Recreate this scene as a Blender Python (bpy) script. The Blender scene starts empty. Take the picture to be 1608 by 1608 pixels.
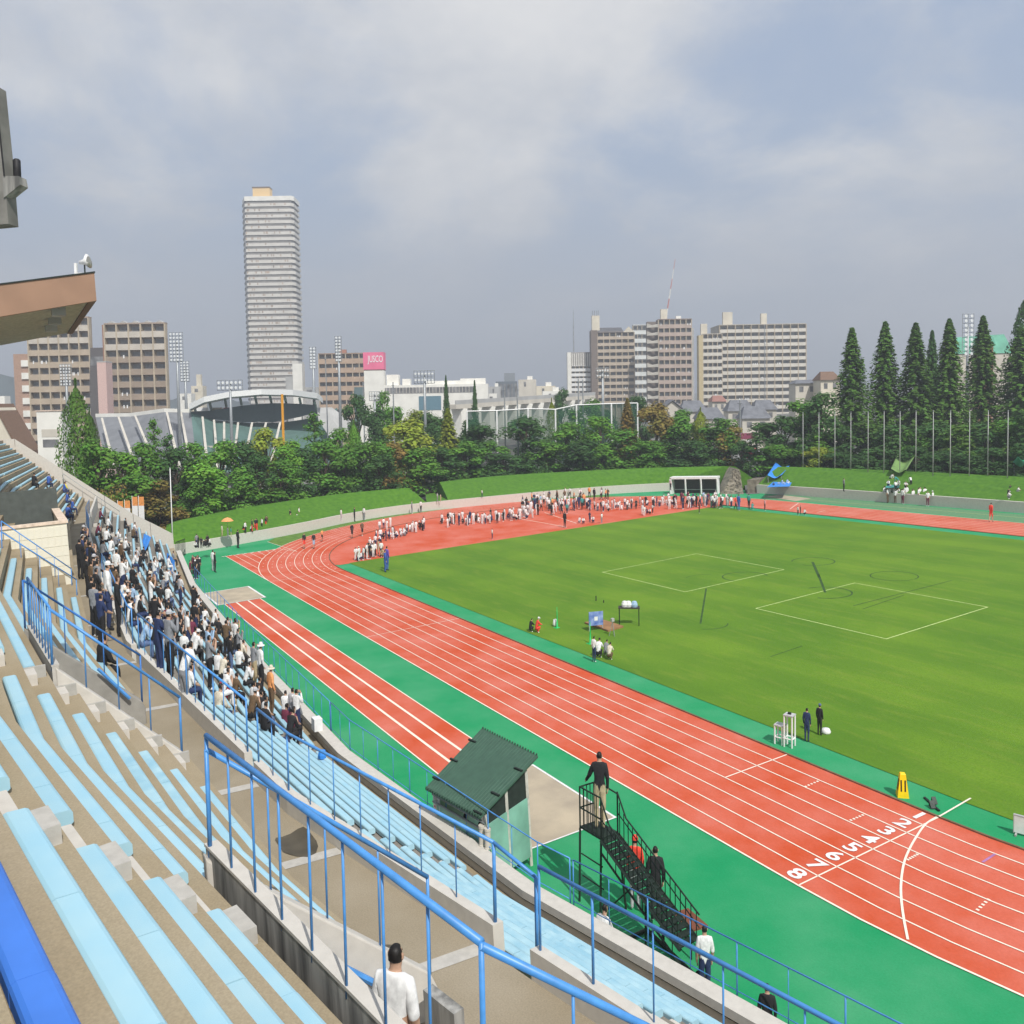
import bpy, bmesh, math, random
from mathutils import Vector, Matrix

RN = random.Random(11)
S = bpy.context.scene
COL = S.collection
V = Vector
# ------------------------------------------------------------------ camera
FX, PIT, ROL, YAW, SH = 1353.9, .05, -.0593, -1.0407, 109.65
CAM = V((14.178, -21.030, 12.040))          # camera in the track frame (x along the home straight, y to the infield)
_f = V((math.sin(YAW)*math.cos(PIT), math.cos(YAW)*math.cos(PIT), -math.sin(PIT)))
_r = V((math.cos(YAW), -math.sin(YAW), 0)); _u = _r.cross(_f)
_r2 = math.cos(ROL)*_r + math.sin(ROL)*_u; _u2 = -math.sin(ROL)*_r + math.cos(ROL)*_u
DEL = .042                                   # the ground falls gently across the view: track frame -> world
GM = Matrix.Rotation(-DEL, 4, V((_f.x, _f.y, 0)).normalized())
GI = GM.inverted()
cam = bpy.data.cameras.new('camera'); camo = bpy.data.objects.new('camera', cam); COL.objects.link(camo)
cam.sensor_width = 36; cam.lens = FX/1608*36; cam.shift_y = -SH/1608
cam.clip_start = .1; cam.clip_end = 9000
m = Matrix((_r2, _u2, -_f)).transposed().to_4x4(); m.translation = CAM
camo.matrix_world = GM @ m
S.camera = camo
# ------------------------------------------------------------------ world, sun, exposure
SUN_AZ = V((.985, -.12)).normalized(); SUN_EL = math.radians(50)
w = bpy.data.worlds.new('World'); S.world = w; w.use_nodes = True
nt = w.node_tree; nt.nodes.clear(); N = nt.nodes.new; LK = nt.links.new
out = N('ShaderNodeOutputWorld'); bg = N('ShaderNodeBackground'); LK(bg.outputs[0], out.inputs[0])
sky = N('ShaderNodeTexSky'); sky.sky_type = 'NISHITA'; sky.sun_disc = False
sky.sun_elevation = SUN_EL; sky.sun_rotation = math.atan2(SUN_AZ.x, SUN_AZ.y)
sky.air_density = 1.3; sky.dust_density = 2.5
tc = N('ShaderNodeTexCoord'); sep = N('ShaderNodeSeparateXYZ'); LK(tc.outputs['Generated'], sep.inputs[0])
def mth(op, a, b=None, c=None):
    n = N('ShaderNodeMath'); n.operation = op
    for i, x in enumerate((a, b, c)):
        if x is None: continue
        if isinstance(x, (int, float)): n.inputs[i].default_value = x
        else: LK(x, n.inputs[i])
    return n.outputs[0]
zz = mth('MAXIMUM', sep.outputs[2], 0.0)
den = mth('ADD', zz, .38)
cx = mth('DIVIDE', sep.outputs[0], den); cy = mth('DIVIDE', sep.outputs[1], den)
cv = N('ShaderNodeCombineXYZ'); LK(cx, cv.inputs[0]); LK(cy, cv.inputs[1])
mp = N('ShaderNodeMapping'); mp.inputs['Location'].default_value = (3.7, 1.35, .4); LK(cv.outputs[0], mp.inputs[0])
def noise(scale, detail, rough, vec=None, dist=0):
    n = N('ShaderNodeTexNoise'); n.inputs['Scale'].default_value = scale; n.inputs['Detail'].default_value = detail
    n.inputs['Roughness'].default_value = rough; n.inputs['Distortion'].default_value = dist
    LK((vec or mp.outputs[0]), n.inputs['Vector']); return n.outputs[0]
def mapr(x, a, b, c=0, d=1):
    n = N('ShaderNodeMapRange'); n.interpolation_type = 'SMOOTHSTEP'; LK(x, n.inputs[0])
    for i, q in enumerate((a, b, c, d)): n.inputs[i+1].default_value = q
    return n.outputs[0]
big = noise(.75, 3, .5); fine = noise(2.3, 9, .58, dist=.25)
cl = mth('ADD', mth('MULTIPLY', big, .55), mth('MULTIPLY', fine, .5))
cover = mapr(cl, .44, .58)
shade = mapr(noise(3.1, 7, .55), .3, .7)
def mixc(f, a, b):
    n = N('ShaderNodeMix'); n.data_type = 'RGBA'
    if isinstance(f, float): n.inputs[0].default_value = f
    else: LK(f, n.inputs[0])
    for i, x in ((6, a), (7, b)):
        if isinstance(x, tuple): n.inputs[i].default_value = (*x, 1)
        else: LK(x, n.inputs[i])
    return n.outputs[2]
cloudc = mixc(shade, (5.6, 5.8, 6.2), (8.6, 8.4, 8.1))
blue = mixc(.72, sky.outputs[0], (3.9, 4.9, 6.8))
skyc = mixc(mth('MULTIPLY', cover, .85), blue, cloudc)
haze = mapr(zz, .02, .30, .95, 0.0)
skyc = mixc(haze, skyc, (4.8, 5.1, 5.8))
LK(skyc, bg.inputs[0]); bg.inputs[1].default_value = .1
sl = bpy.data.lights.new('sun', 'SUN'); sl.energy = 4.6; sl.angle = math.radians(.6); sl.color = (1, .965, .91)
so = bpy.data.objects.new('sun', sl); COL.objects.link(so)
sd = V((SUN_AZ.x*math.cos(SUN_EL), SUN_AZ.y*math.cos(SUN_EL), math.sin(SUN_EL)))
so.rotation_euler = sd.to_track_quat('Z', 'Y').to_euler()
vs = S.view_settings; vs.view_transform = 'Standard'; vs.look = 'None'; vs.gamma = 1; vs.exposure = .12; vs.use_curve_mapping = False

# ------------------------------------------------------------------ geometry from the surveyed photograph
def ray(px, py): return _f + _r2*((px-804)/FX) - _u2*((py-(804-SH))/FX)
def at(px, py, h=0):                         # track-frame point at height h above the track
    d = ray(px, py); return CAM + d*((h-CAM.z)/d.z)
def atX(px, py, X):
    d = ray(px, py); return CAM + d*((X-CAM.x)/d.x)
def atz(px, py, z): return CAM + ray(px, py)*z
def depth(g): return (V(g)-CAM).dot(_f)
nrm = (GM.to_3x3() @ V((0, 0, 1)))
def gz(x, y): return -(nrm.x*x + nrm.y*y)/nrm.z

# ------------------------------------------------------------------ materials
MATS = {}
def mat(name, col, rough=.75, var=.12, scale=6, bump=0, metal=0, col2=None, obj=0, spec=.35, stretch=None, detail=4, island=0, trans=0, wear=0):
    if name in MATS: return MATS[name]
    M = bpy.data.materials.new(name); M.use_nodes = True; t = M.node_tree; b = t.nodes['Principled BSDF']
    b.inputs['Roughness'].default_value = rough; b.inputs['Metallic'].default_value = metal
    b.inputs['Specular IOR Level'].default_value = spec
    tcn = t.nodes.new('ShaderNodeTexCoord'); no = t.nodes.new('ShaderNodeTexNoise')
    no.inputs['Scale'].default_value = scale; no.inputs['Detail'].default_value = detail
    src = tcn.outputs['Object']
    if stretch:
        mm = t.nodes.new('ShaderNodeMapping'); mm.inputs['Scale'].default_value = stretch; t.links.new(src, mm.inputs[0]); src = mm.outputs[0]
    t.links.new(src, no.inputs['Vector'])
    mx = t.nodes.new('ShaderNodeMix'); mx.data_type = 'RGBA'
    c2 = col2 or tuple(max(0, c*(1-2*var)) for c in col); c1 = col if col2 else tuple(min(1, c*(1+var)) for c in col)
    mr = t.nodes.new('ShaderNodeMapRange'); mr.inputs[1].default_value = .32; mr.inputs[2].default_value = .68
    t.links.new(no.outputs[0], mr.inputs[0]); t.links.new(mr.outputs[0], mx.inputs[0])
    mx.inputs[6].default_value = (*c1, 1); mx.inputs[7].default_value = (*c2, 1)
    last = mx.outputs[2]
    if wear:
        nw = t.nodes.new('ShaderNodeTexNoise'); nw.inputs['Scale'].default_value = .33; nw.inputs['Detail'].default_value = 7; nw.inputs['Roughness'].default_value = .62
        t.links.new(tcn.outputs['Object'], nw.inputs['Vector']); a = t.nodes.new('ShaderNodeMapRange'); a.inputs[1].default_value = .3; a.inputs[2].default_value = .7; a.inputs[3].default_value = 1-wear; a.inputs[4].default_value = 1+wear
        hw = t.nodes.new('ShaderNodeHueSaturation'); t.links.new(nw.outputs[0], a.inputs[0]); t.links.new(a.outputs[0], hw.inputs['Value']); t.links.new(last, hw.inputs['Color'])
        a3 = t.nodes.new('ShaderNodeMapRange'); a3.inputs[1].default_value = .35; a3.inputs[2].default_value = .75; a3.inputs[3].default_value = 1.04; a3.inputs[4].default_value = .84; t.links.new(nw.outputs[0], a3.inputs[0]); t.links.new(a3.outputs[0], hw.inputs['Saturation']); last = hw.outputs[0]
    if obj or island:
        hs = t.nodes.new('ShaderNodeHueSaturation'); t.links.new(last, hs.inputs['Color'])
        val = None
        if obj:
            oi = t.nodes.new('ShaderNodeObjectInfo'); val = oi.outputs['Random']
            a = t.nodes.new('ShaderNodeMapRange'); a.inputs[3].default_value = 1-obj; a.inputs[4].default_value = 1+obj
            t.links.new(val, a.inputs[0]); val = a.outputs[0]
        if island:
            ge = t.nodes.new('ShaderNodeNewGeometry'); a = t.nodes.new('ShaderNodeMapRange')
            a.inputs[3].default_value = 1-island; a.inputs[4].default_value = 1+island
            t.links.new(ge.outputs['Random Per Island'], a.inputs[0])
            if val is None: val = a.outputs[0]
            else:
                q = t.nodes.new('ShaderNodeMath'); q.operation = 'MULTIPLY'; t.links.new(val, q.inputs[0]); t.links.new(a.outputs[0], q.inputs[1]); val = q.outputs[0]
            a2 = t.nodes.new('ShaderNodeMapRange'); a2.inputs[3].default_value = .485; a2.inputs[4].default_value = .515
            t.links.new(ge.outputs['Random Per Island'], a2.inputs[0]); t.links.new(a2.outputs[0], hs.inputs['Hue'])
        t.links.new(val, hs.inputs['Value']); last = hs.outputs[0]
    t.links.new(last, b.inputs['Base Color'])
    if bump:
        bp = t.nodes.new('ShaderNodeBump'); bp.inputs['Strength'].default_value = bump; bp.inputs['Distance'].default_value = .02
        n2 = t.nodes.new('ShaderNodeTexNoise'); n2.inputs['Scale'].default_value = scale*6; n2.inputs['Detail'].default_value = 3
        t.links.new(src, n2.inputs['Vector']); t.links.new(n2.outputs[0], bp.inputs['Height']); t.links.new(bp.outputs[0], b.inputs['Normal'])
    if trans:
        tr = t.nodes.new('ShaderNodeBsdfTranslucent'); ms = t.nodes.new('ShaderNodeMixShader'); ms.inputs[0].default_value = trans
        t.links.new(last, tr.inputs[0]); t.links.new(b.outputs[0], ms.inputs[1]); t.links.new(tr.outputs[0], ms.inputs[2])
        t.links.new(ms.outputs[0], t.nodes['Material Output'].inputs[0])
    MATS[name] = M; return M
def srgb(*c): return tuple(((x/255)/12.92 if x <= 10 else ((x/255+.055)/1.055)**2.4) for x in c)

# ------------------------------------------------------------------ mesh builder
class MB:
    def __init__(s): s.v = []; s.f = []; s.m = []
    def add(s, vs, fs, mi=0):
        o = len(s.v); s.v += [tuple(p) for p in vs]; s.f += [tuple(i+o for i in f) for f in fs]; s.m += [mi]*len(fs); return s
    def box(s, c, d, rz=0, mi=0, M=None):
        x, y, z = d[0]/2, d[1]/2, d[2]/2; ca, sa = math.cos(rz), math.sin(rz); P = []
        for k in (-z, z):
            for a, b in ((-x, -y), (x, -y), (x, y), (-x, y)):
                p = V((c[0]+a*ca-b*sa, c[1]+a*sa+b*ca, c[2]+k)); P.append(M @ p if M else p)
        return s.add(P, [(3, 2, 1, 0), (4, 5, 6, 7), (0, 1, 5, 4), (1, 2, 6, 5), (2, 3, 7, 6), (3, 0, 4, 7)], mi)
    def bb(s, x0, x1, y0, y1, z0, z1, mi=0): return s.box(((x0+x1)/2, (y0+y1)/2, (z0+z1)/2), (x1-x0, y1-y0, z1-z0), 0, mi)
    def poly(s, pts, mi=0): return s.add(pts, [tuple(range(len(pts)))], mi)
    def prism(s, pts, d, mi=0):               # polygon extruded along vector d
        n = len(pts); d = V(d); P = [V(p) for p in pts]; Q = [p+d for p in P]
        return s.add(P+Q, [tuple(reversed(range(n))), tuple(range(n, 2*n))]+[(i, (i+1) % n, n+(i+1) % n, n+i) for i in range(n)], mi)
    def tube(s, pts, r, n=6, mi=0, cap=True):
        pts = [V(p) for p in pts]; rs = r if isinstance(r, (list, tuple)) else [r]*len(pts); o = len(s.v); rings = []
        for i, p in enumerate(pts):
            a = pts[max(0, i-1)]; b = pts[min(len(pts)-1, i+1)]; t = (b-a).normalized() if (b-a).length > 1e-9 else V((0, 0, 1))
            u = t.cross(V((0, 0, 1)));  u = V((1, 0, 0)) if u.length < 1e-3 else u.normalized(); w_ = u.cross(t)
            rings += [p + (u*math.cos(2*math.pi*k/n) + w_*math.sin(2*math.pi*k/n))*rs[i] for k in range(n)]
        fs = [(i*n+k, i*n+(k+1) % n, (i+1)*n+(k+1) % n, (i+1)*n+k) for i in range(len(pts)-1) for k in range(n)]
        if cap: fs += [tuple(reversed(range(n))), tuple(range((len(pts)-1)*n, len(pts)*n))]
        return s.add(rings, fs, mi)
    def loft(s, rings, closed=True, caps=True, mi=0):
        n = len(rings[0]); P = [p for r in rings for p in r]; e = n if closed else n-1
        fs = [(i*n+k, i*n+(k+1) % n, (i+1)*n+(k+1) % n, (i+1)*n+k) for i in range(len(rings)-1) for k in range(e)]
        if caps and closed: fs += [tuple(reversed(range(n))), tuple(range((len(rings)-1)*n, len(rings)*n))]
        return s.add(P, fs, mi)
    def lathe(s, prof, n=10, c=(0, 0, 0), mi=0):
        return s.loft([[(c[0]+r*math.cos(2*math.pi*k/n), c[1]+r*math.sin(2*math.pi*k/n), c[2]+z) for k in range(n)] for r, z in prof], mi=mi)
    def strip(s, pts, wd, z, mi=0, closed=False):   # flat band along a path
        P = [V((p[0], p[1])) for p in pts]; n = len(P); L = []; Rr = []
        for i in range(n):
            a = P[i-1] if (closed or i) else P[0]; b = P[(i+1) % n] if (closed or i < n-1) else P[i]
            t = (b-a).normalized(); nn = V((-t.y, t.x))*wd/2
            L.append((*(P[i]+nn), z)); Rr.append((*(P[i]-nn), z))
        e = n if closed else n-1
        return s.add(L+Rr, [(n+i, n+(i+1) % n, (i+1) % n, i) for i in range(e)], mi)
    def mesh(s, name, mats):
        me = bpy.data.meshes.new(name); me.from_pydata(s.v, [], s.f)
        for M in (mats if isinstance(mats, (list, tuple)) else [mats]): me.materials.append(M)
        if any(s.m): me.polygons.foreach_set('material_index', s.m)
        me.update(); return me
    def build(s, name, mats, parent=None, smooth=False):
        return link(name, s.mesh(name, mats), parent, smooth)
def fixn(me):
    b = bmesh.new(); b.from_mesh(me); bmesh.ops.recalc_face_normals(b, faces=b.faces); b.to_mesh(me); b.free()
def link(name, me, parent=None, smooth=False):
    o = bpy.data.objects.new(name, me); COL.objects.link(o)
    if smooth: me.polygons.foreach_set('use_smooth', [True]*len(me.polygons))
    if parent is not None:
        o.parent = parent
        off = parent.get('_o')
        if off is not None: o.location = -V(off)
    else: o.matrix_world = GM
    return o
def tag(o, label=None, cat=None, group=None, kind=None):
    if label: o['label'] = label
    if cat: o['category'] = cat
    if group: o['group'] = group
    if kind: o['kind'] = kind
    return o
def struct(o): o['kind'] = 'structure'; return o
def gthing(name, label, cat, g0, group=None):       # built in the track frame, Empty at g0
    o = bpy.data.objects.new(name, None); COL.objects.link(o); o.matrix_world = GM @ Matrix.Translation(V(g0))
    o['_o'] = tuple(g0); o.empty_display_size = .3; return tag(o, label, cat, group)
def thing(name, label, cat, g, rz=0, group=None, world=False):   # upright thing standing at track-frame point g
    o = bpy.data.objects.new(name, None); COL.objects.link(o); o.location = V(g) if world else GM @ V(g); o.rotation_euler = (0, 0, rz)
    o.empty_display_size = .3; return tag(o, label, cat, group)
def fixall(names=None):
    for o in bpy.data.objects:
        if '_o' in o.keys(): del o['_o']
ORD = ['first','second','third','fourth','fifth','sixth','seventh','eighth','ninth','tenth','eleventh','twelfth','thirteenth','fourteenth','fifteenth','sixteenth','seventeenth','eighteenth','nineteenth','twentieth']
def ordn(i):
    if i < 20: return ORD[i]
    n = i+1; t = {2:'twenty',3:'thirty',4:'forty',5:'fifty',6:'sixty',7:'seventy'}[n//10]
    return t+'-'+ORD[n % 10-1] if n % 10 else {2:'twentieth',3:'thirtieth',4:'fortieth',5:'fiftieth',6:'sixtieth',7:'seventieth'}[n//10]
RV = V((_r.x, _r.y, 0)).normalized()
YAWW = math.atan2(-_f.x, _f.y)               # heading of the view, for things that face the camera

# common materials
m_conc = mat('concrete', srgb(178,174,166), .9, .06, 9, .12, detail=8, wear=.10)
m_concl = mat('concrete_light', srgb(196,191,182), .9, .04, 7, .08, detail=8)
m_tan = mat('terrace_concrete', srgb(158,143,116), .95, .07, 60, .3, detail=5, wear=.13)
m_walk = mat('walkway_concrete', srgb(146,134,112), .95, .07, 50, .2, detail=5, wear=.2)
m_stain = mat('stained_concrete', srgb(176,174,168), .9, .1, 3.2, .2, col2=srgb(92,92,90), stretch=(2.2, 2.2, .22), detail=6)
m_bench = mat('bench_blue', srgb(164,200,212), .5, .06, 2.2, 0, col2=srgb(150,194,212), obj=.04, spec=.4, detail=6)
m_benchd = mat('bench_worn', srgb(170,204,214), .55, .1, 3, 0, col2=srgb(140,184,202), spec=.4, detail=9)
m_seatb = mat('bench_deep_blue', srgb(66,122,212), .45, .06, 3)
m_rail = mat('rail_blue', srgb(76,142,208), .4, .08, 8, spec=.5)
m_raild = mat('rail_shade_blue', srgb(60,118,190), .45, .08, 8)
m_green = mat('turf_green', srgb(30,142,88), .95, .06, 22, .3, col2=srgb(36,150,96), detail=8, wear=.10)
m_track = mat('track_orange', srgb(202,90,60), .95, .06, 16, .3, col2=srgb(194,84,54), detail=8, wear=.09)
m_line = mat('line_paint', srgb(238,226,208), .8, .05, 8)
m_white = mat('white_paint', srgb(228,228,226), .6, .05, 5)
m_dkmetal = mat('dark_metal', (.02,.03,.025), .5, .2, 8, metal=.3)
m_steel = mat('grey_steel', srgb(160,164,166), .5, .1, 6, metal=.5)
m_black = mat('black_matt', (.015,.015,.017), .6, .2, 8)
# ================================================================== GROUND
K = .565; L = 84.39*K; R = 36.5*K; LW = 1.22*K
def grass_mat():
    M = bpy.data.materials.new('pitch_grass'); M.use_nodes = True; t = M.node_tree; b = t.nodes['Principled BSDF']
    b.inputs['Roughness'].default_value = .95; b.inputs['Specular IOR Level'].default_value = .15
    n = t.nodes.new; l = t.links.new
    tc_ = n('ShaderNodeTexCoord')
    def nz(sc, st=(1, 1, 1), det=4, rot=0):
        mm = n('ShaderNodeMapping'); mm.inputs['Scale'].default_value = st; mm.inputs['Rotation'].default_value = (0, 0, rot); l(tc_.outputs['Object'], mm.inputs[0])
        q = n('ShaderNodeTexNoise'); q.inputs['Scale'].default_value = sc; q.inputs['Detail'].default_value = det; l(mm.outputs[0], q.inputs[0]); return q.outputs[0]
    def mr(x, a, b_, c=0, d=1):
        q = n('ShaderNodeMapRange'); l(x, q.inputs[0])
        for i, k in enumerate((a, b_, c, d)): q.inputs[i+1].default_value = k
        return q.outputs[0]
    def mx(f, a, b_):
        q = n('ShaderNodeMix'); q.data_type = 'RGBA'; l(f, q.inputs[0])
        for i, k in ((6, a), (7, b_)):
            if isinstance(k, tuple): q.inputs[i].default_value = (*k, 1)
            else: l(k, q.inputs[i])
        return q.outputs[2]
    c = mx(mr(nz(.16, (1, 1, 1), 5), .36, .64), srgb(106, 140, 38), srgb(88, 126, 34))
    wv = n('ShaderNodeTexWave'); wv.inputs['Scale'].default_value = .085; wv.inputs['Distortion'].default_value = 3; wv.inputs['Detail'].default_value = 2; wv.inputs['Detail Scale'].default_value = .6
    mm = n('ShaderNodeMapping'); mm.inputs['Rotation'].default_value = (0, 0, 1.52); l(tc_.outputs['Object'], mm.inputs[0]); l(mm.outputs[0], wv.inputs[0])
    c2 = mx(mr(wv.outputs['Fac'], .3, .7, 0, .28), c, srgb(66, 108, 30))
    c3 = mx(mr(nz(1.1, (.5, 2.2, 1), 6, .2), .5, .78, 0, .45), c2, srgb(128, 144, 56))
    c4 = mx(mr(nz(14, (1, 1, 1), 3), .4, .7, 0, .4), c3, srgb(74, 106, 28))
    l(c4, b.inputs['Base Color'])
    bp = n('ShaderNodeBump'); bp.inputs['Strength'].default_value = .5; bp.inputs['Distance'].default_value = .03; l(nz(22, (1, 1, 1), 2), bp.inputs['Height']); l(bp.outputs[0], b.inputs['Normal'])
    MATS['pitch_grass'] = M; return M
m_grass = grass_mat()
m_bank = mat('bank_grass', srgb(82,126,30), .95, .12, 2.5, .4, col2=srgb(62,106,22), detail=10)
m_ground = mat('town_ground', (.2,.2,.18), .95, .2, .05)
m_asph = mat('asphalt', (.16,.155,.15), .95, .12, 2)

# town ground, one sheet far past everything else
struct(MB().poly([(-1500,-900,-.3),(700,-900,-.3),(700,1500,-.3),(-1500,1500,-.3)]).build('ground', m_ground))

def cr(pts, n=6):                            # smooth curve through points (Catmull-Rom)
    P = [V(p) for p in pts]; out_ = []
    for i in range(len(P)-1):
        a = P[max(0, i-1)]; b = P[i]; c = P[i+1]; d = P[min(len(P)-1, i+2)]
        for k in range(n):
            t = k/n; out_.append(.5*((2*b)+(c-a)*t+(2*a-5*b+4*c-d)*t*t+(3*b-a-3*c+d)*t**3))
    return out_+[P[-1]]
# foot of the low wall that rings the far end, then the far straight
WALL = cr([(-66.4,-9.8,0),(-67.6,-4.4,0),(-70.2,3.2,0),(-73.4,10,0),(-74.6,17,0),(-73.3,25,0),(-69.5,39,0),(-63.9,47.8,0)])
WALL2 = cr([(-54.4,50.2,0),(-45.5,51.0,0),(-26.4,51.45,0),(-5,51.4,0),(30,51.4,0)])
apron = [(p.x, p.y, -.1) for p in WALL]+[(-59,52,-.1)]+[(p.x, p.y, -.1) for p in WALL2]+[(55,51,-.1),(55,-30,-.1),(-40,-30,-.1),(-66,-14,-.1)]
b = MB(); b.prism(apron, (0, 0, .1)); o = struct(b.build('green_apron', m_green)); fixn(o.data)

def ring(off, n=48, x0=-L, x1=0.):           # closed stadium curve, offset outwards
    P = []
    for i in range(n+1):
        a = -math.pi/2+math.pi*i/n; P.append((x1+(R+off)*math.cos(a), R+(R+off)*math.sin(a)))
    for i in range(n+1):
        a = math.pi/2+math.pi*i/n; P.append((x0+(R+off)*math.cos(a), R+(R+off)*math.sin(a)))
    return P
def band(name, a, bq, z, M):
    A = ring(a); B = ring(bq); n = len(A); q = MB()
    q.add([(*p, z) for p in A]+[(*p, z) for p in B], [(i, n+i, n+(i+1) % n, (i+1) % n) for i in range(n)]); return struct(q.build(name, M))
OUT = 8*LW
# grass outside the far bend
def gstrip(pts, z, name, M):
    q = MB(); q.poly([(p[0], p[1], z) for p in pts]); return struct(q.build(name, M))
a0 = at(420, 851); a1 = at(466, 866)
outer = [(-L+(R+OUT)*math.cos(a), R+(R+OUT)*math.sin(a)) for a in [math.pi+.42-.03*i for i in range(0, 48)]]
wl = [(p.x+.05, p.y) for p in WALL if p.y > -.5 and p.y < 40]
gstrip([(a0.x, a0.y)]+wl+list(reversed([p for p in outer if p[1] < 41]))+[(a1.x, a1.y)], .004, 'outer_grass', mat('outer_grass_mat', srgb(92,128,48), .95, .15, 2, .3))
# chute and track
q = MB(); q.poly([(-110*K, -OUT, .006), (-L, -OUT, .006), (-L, 0, .006), (-L-.2, R-(R+OUT)*.98+.2, .006), (-110*K, -1.12, .006)]); struct(q.build('sprint_chute', m_track))
band('track', 0, OUT, .010, m_track)
# infield: D area inside the left bend, then the turf field
d_in = [(x, y) for x, y in ring(-.02) if x <= -L+.01]
def inner(off, xc): return [p for p in ring(off) if p[0] <= xc]
q = MB(); pts = [(-50.0, 1.3)]+[(-50, 38.6)]
I = [p for p in ring(-.04) if p[0] < -50.0]
I.sort(key=lambda p: -p[1])
q.poly([(-50.0, 40.7, .014)]+[(*p, .014) for p in I]+[(-50.0, .5, .014)]); o = struct(q.build('end_zone', m_track)); fixn(o.data)
GX = [p for p in ring(-1.32) if p[0] > -49.9]
def clip_ring(off, xl):
    P = ring(off); A = [p for p in P if p[0] > xl]; return A
P = ring(-1.32); n = len(P)//2
right = [p for p in P[:n]]
poly = [(-50.2, 1.32)]+[(-L, 1.32)]+right+[(-50.2, 2*R-1.32)]
q = MB(); q.poly([(*p, .018) for p in poly]); o = struct(q.build('grass_pitch', m_grass))
# edge kerb
q = MB(); A = ring(0.03); B = ring(-.03); nA = len(A)
for Aa, Bb, z0, z1 in ((A, B, .05, .05),):
    q.add([(*p, .05) for p in A]+[(*p, .05) for p in B]+[(*p, 0) for p in A]+[(*p, 0) for p in B],
      [f for i in range(nA) for j in [(i+1) % nA] for f in ((i, nA+i, nA+j, j), (2*nA+i, i, j, 2*nA+j), (nA+i, 3*nA+i, 3*nA+j, nA+j))])
o = struct(q.build('track_kerb', mat('kerb_brown', srgb(120,92,70), .7))); fixn(o.data)

# ---- painted lines
LM = MB(); ZL = .022
def ring_line(off, w_=.042): LM.strip(ring(off), w_, ZL, closed=True)
for k in range(1, 9): ring_line(LW*k, .04 if k < 8 else .055)
LM.strip([(-110*K, -OUT), (-L, -OUT)], .055, ZL)
for k in range(1, 8):
    y = -LW*k; dx = math.sqrt(max(0, (R+OUT)**2-(R-y)**2)); LM.strip([(-110*K, y), (-L-dx, y)], .04, ZL)
LM.strip([(-110*K, -OUT), (-110*K, -1.1)], .04, ZL)
for k in range(8): LM.strip([(-110*K+.1, -1.25-k*.62), (-110*K+.1, -1.5-k*.62)], .16, ZL+.002)
LM.strip([(-110*K-.2, -1.0), (a1.x, a1.y)], .04, ZL)
LM.strip([(a0.x, a0.y), (a1.x, a1.y)], .05, ZL)
LM.strip([(-L, -OUT), (-L, 0)], .03, ZL); 
g1 = at(716, 972.5); LM.strip([(g1.x, -OUT), (g1.x, 0)], .035, ZL)
g2 = at(1234, 1186.4); LM.strip([(g2.x, -4*LW), (g2.x, 0)], .045, ZL)
LM.strip([(0, -OUT), (0, 0)], .042, ZL); g3 = at(1524.4, 1256); LM.strip([(.02, 0), (g3.x, g3.y)], .05, ZL+.03)
wf = [at(*p) for p in [(1475,1282),(1454,1295),(1438,1317),(1427,1337),(1419.5,1357),(1415.5,1382),(1415,1407),(1418.5,1439),(1425.7,1477)]]
LM.strip([(p.x, p.y) for p in cr(wf, 5)], .055, ZL+.004)
# dotted hurdle marks
for (xa, ya), (xb, yb) in [((1263,1237),(1286,1227)),((1334,1290),(1357,1280)),((1424,1352),(1442,1342)),((1533,1432),(1554,1412))]:
    A = at(xa, ya); B = at(xb, yb)
    for i in range(5):
        p = A.lerp(B, (i+.5)/5); LM.box((p.x, p.y, ZL), (.07, .06, .003))
for s_ in range(2):
    for k in range(8):
        for j in range(3):
            a = math.pi*1.5-.05-.055*j-.03*k-s_*.22; rr = R+LW*(k+.5); LM.box((-L+rr*math.cos(a), R+rr*math.sin(a), ZL), (.09, .09, .003))
# break lines on the far bend and end zone
for (xa, ya), (xb, yb) in [((800,812),(890,828)),((855,805),(905,822)),((1240,800),(1254,790)),((1283,805),(1296,802))]:
    A = at(xa, ya); B = at(xb, yb); LM.strip([(A.x, A.y), (B.x, B.y)], .07, ZL)
struct(LM.build('track_lines', m_line))
q = MB(); A = at(1543,1355); B = at(1563,1342); q.strip([(A.x, A.y), (B.x, B.y)], .06, ZL); struct(q.build('blue_mark', mat('blue_mark_mat', srgb(170,120,170))))
# lane numbers
def text_mesh(body, size, extr=0, bold=0):
    c = bpy.data.curves.new('t', 'FONT'); c.body = body; c.size = size; c.align_x = 'CENTER'; c.align_y = 'CENTER'; c.extrude = extr; c.offset = bold; c.resolution_u = 3
    o = bpy.data.objects.new('t', c); COL.objects.link(o); dg = bpy.context.evaluated_depsgraph_get()
    me = bpy.data.meshes.new_from_object(o.evaluated_get(dg)); bpy.data.objects.remove(o); bpy.data.curves.remove(c); return me
for k in range(8):
    me = text_mesh(str(k+1), .62, 0, .013); me.materials.clear(); me.materials.append(m_white)
    o = bpy.data.objects.new('lane_number', me); COL.objects.link(o)
    o.matrix_world = GM @ Matrix.Translation((-.36, -LW*(k+.5)+.0, ZL+.004)) @ Matrix.Scale(1.35, 4, (1, 0, 0)); o['kind'] = 'structure'
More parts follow.
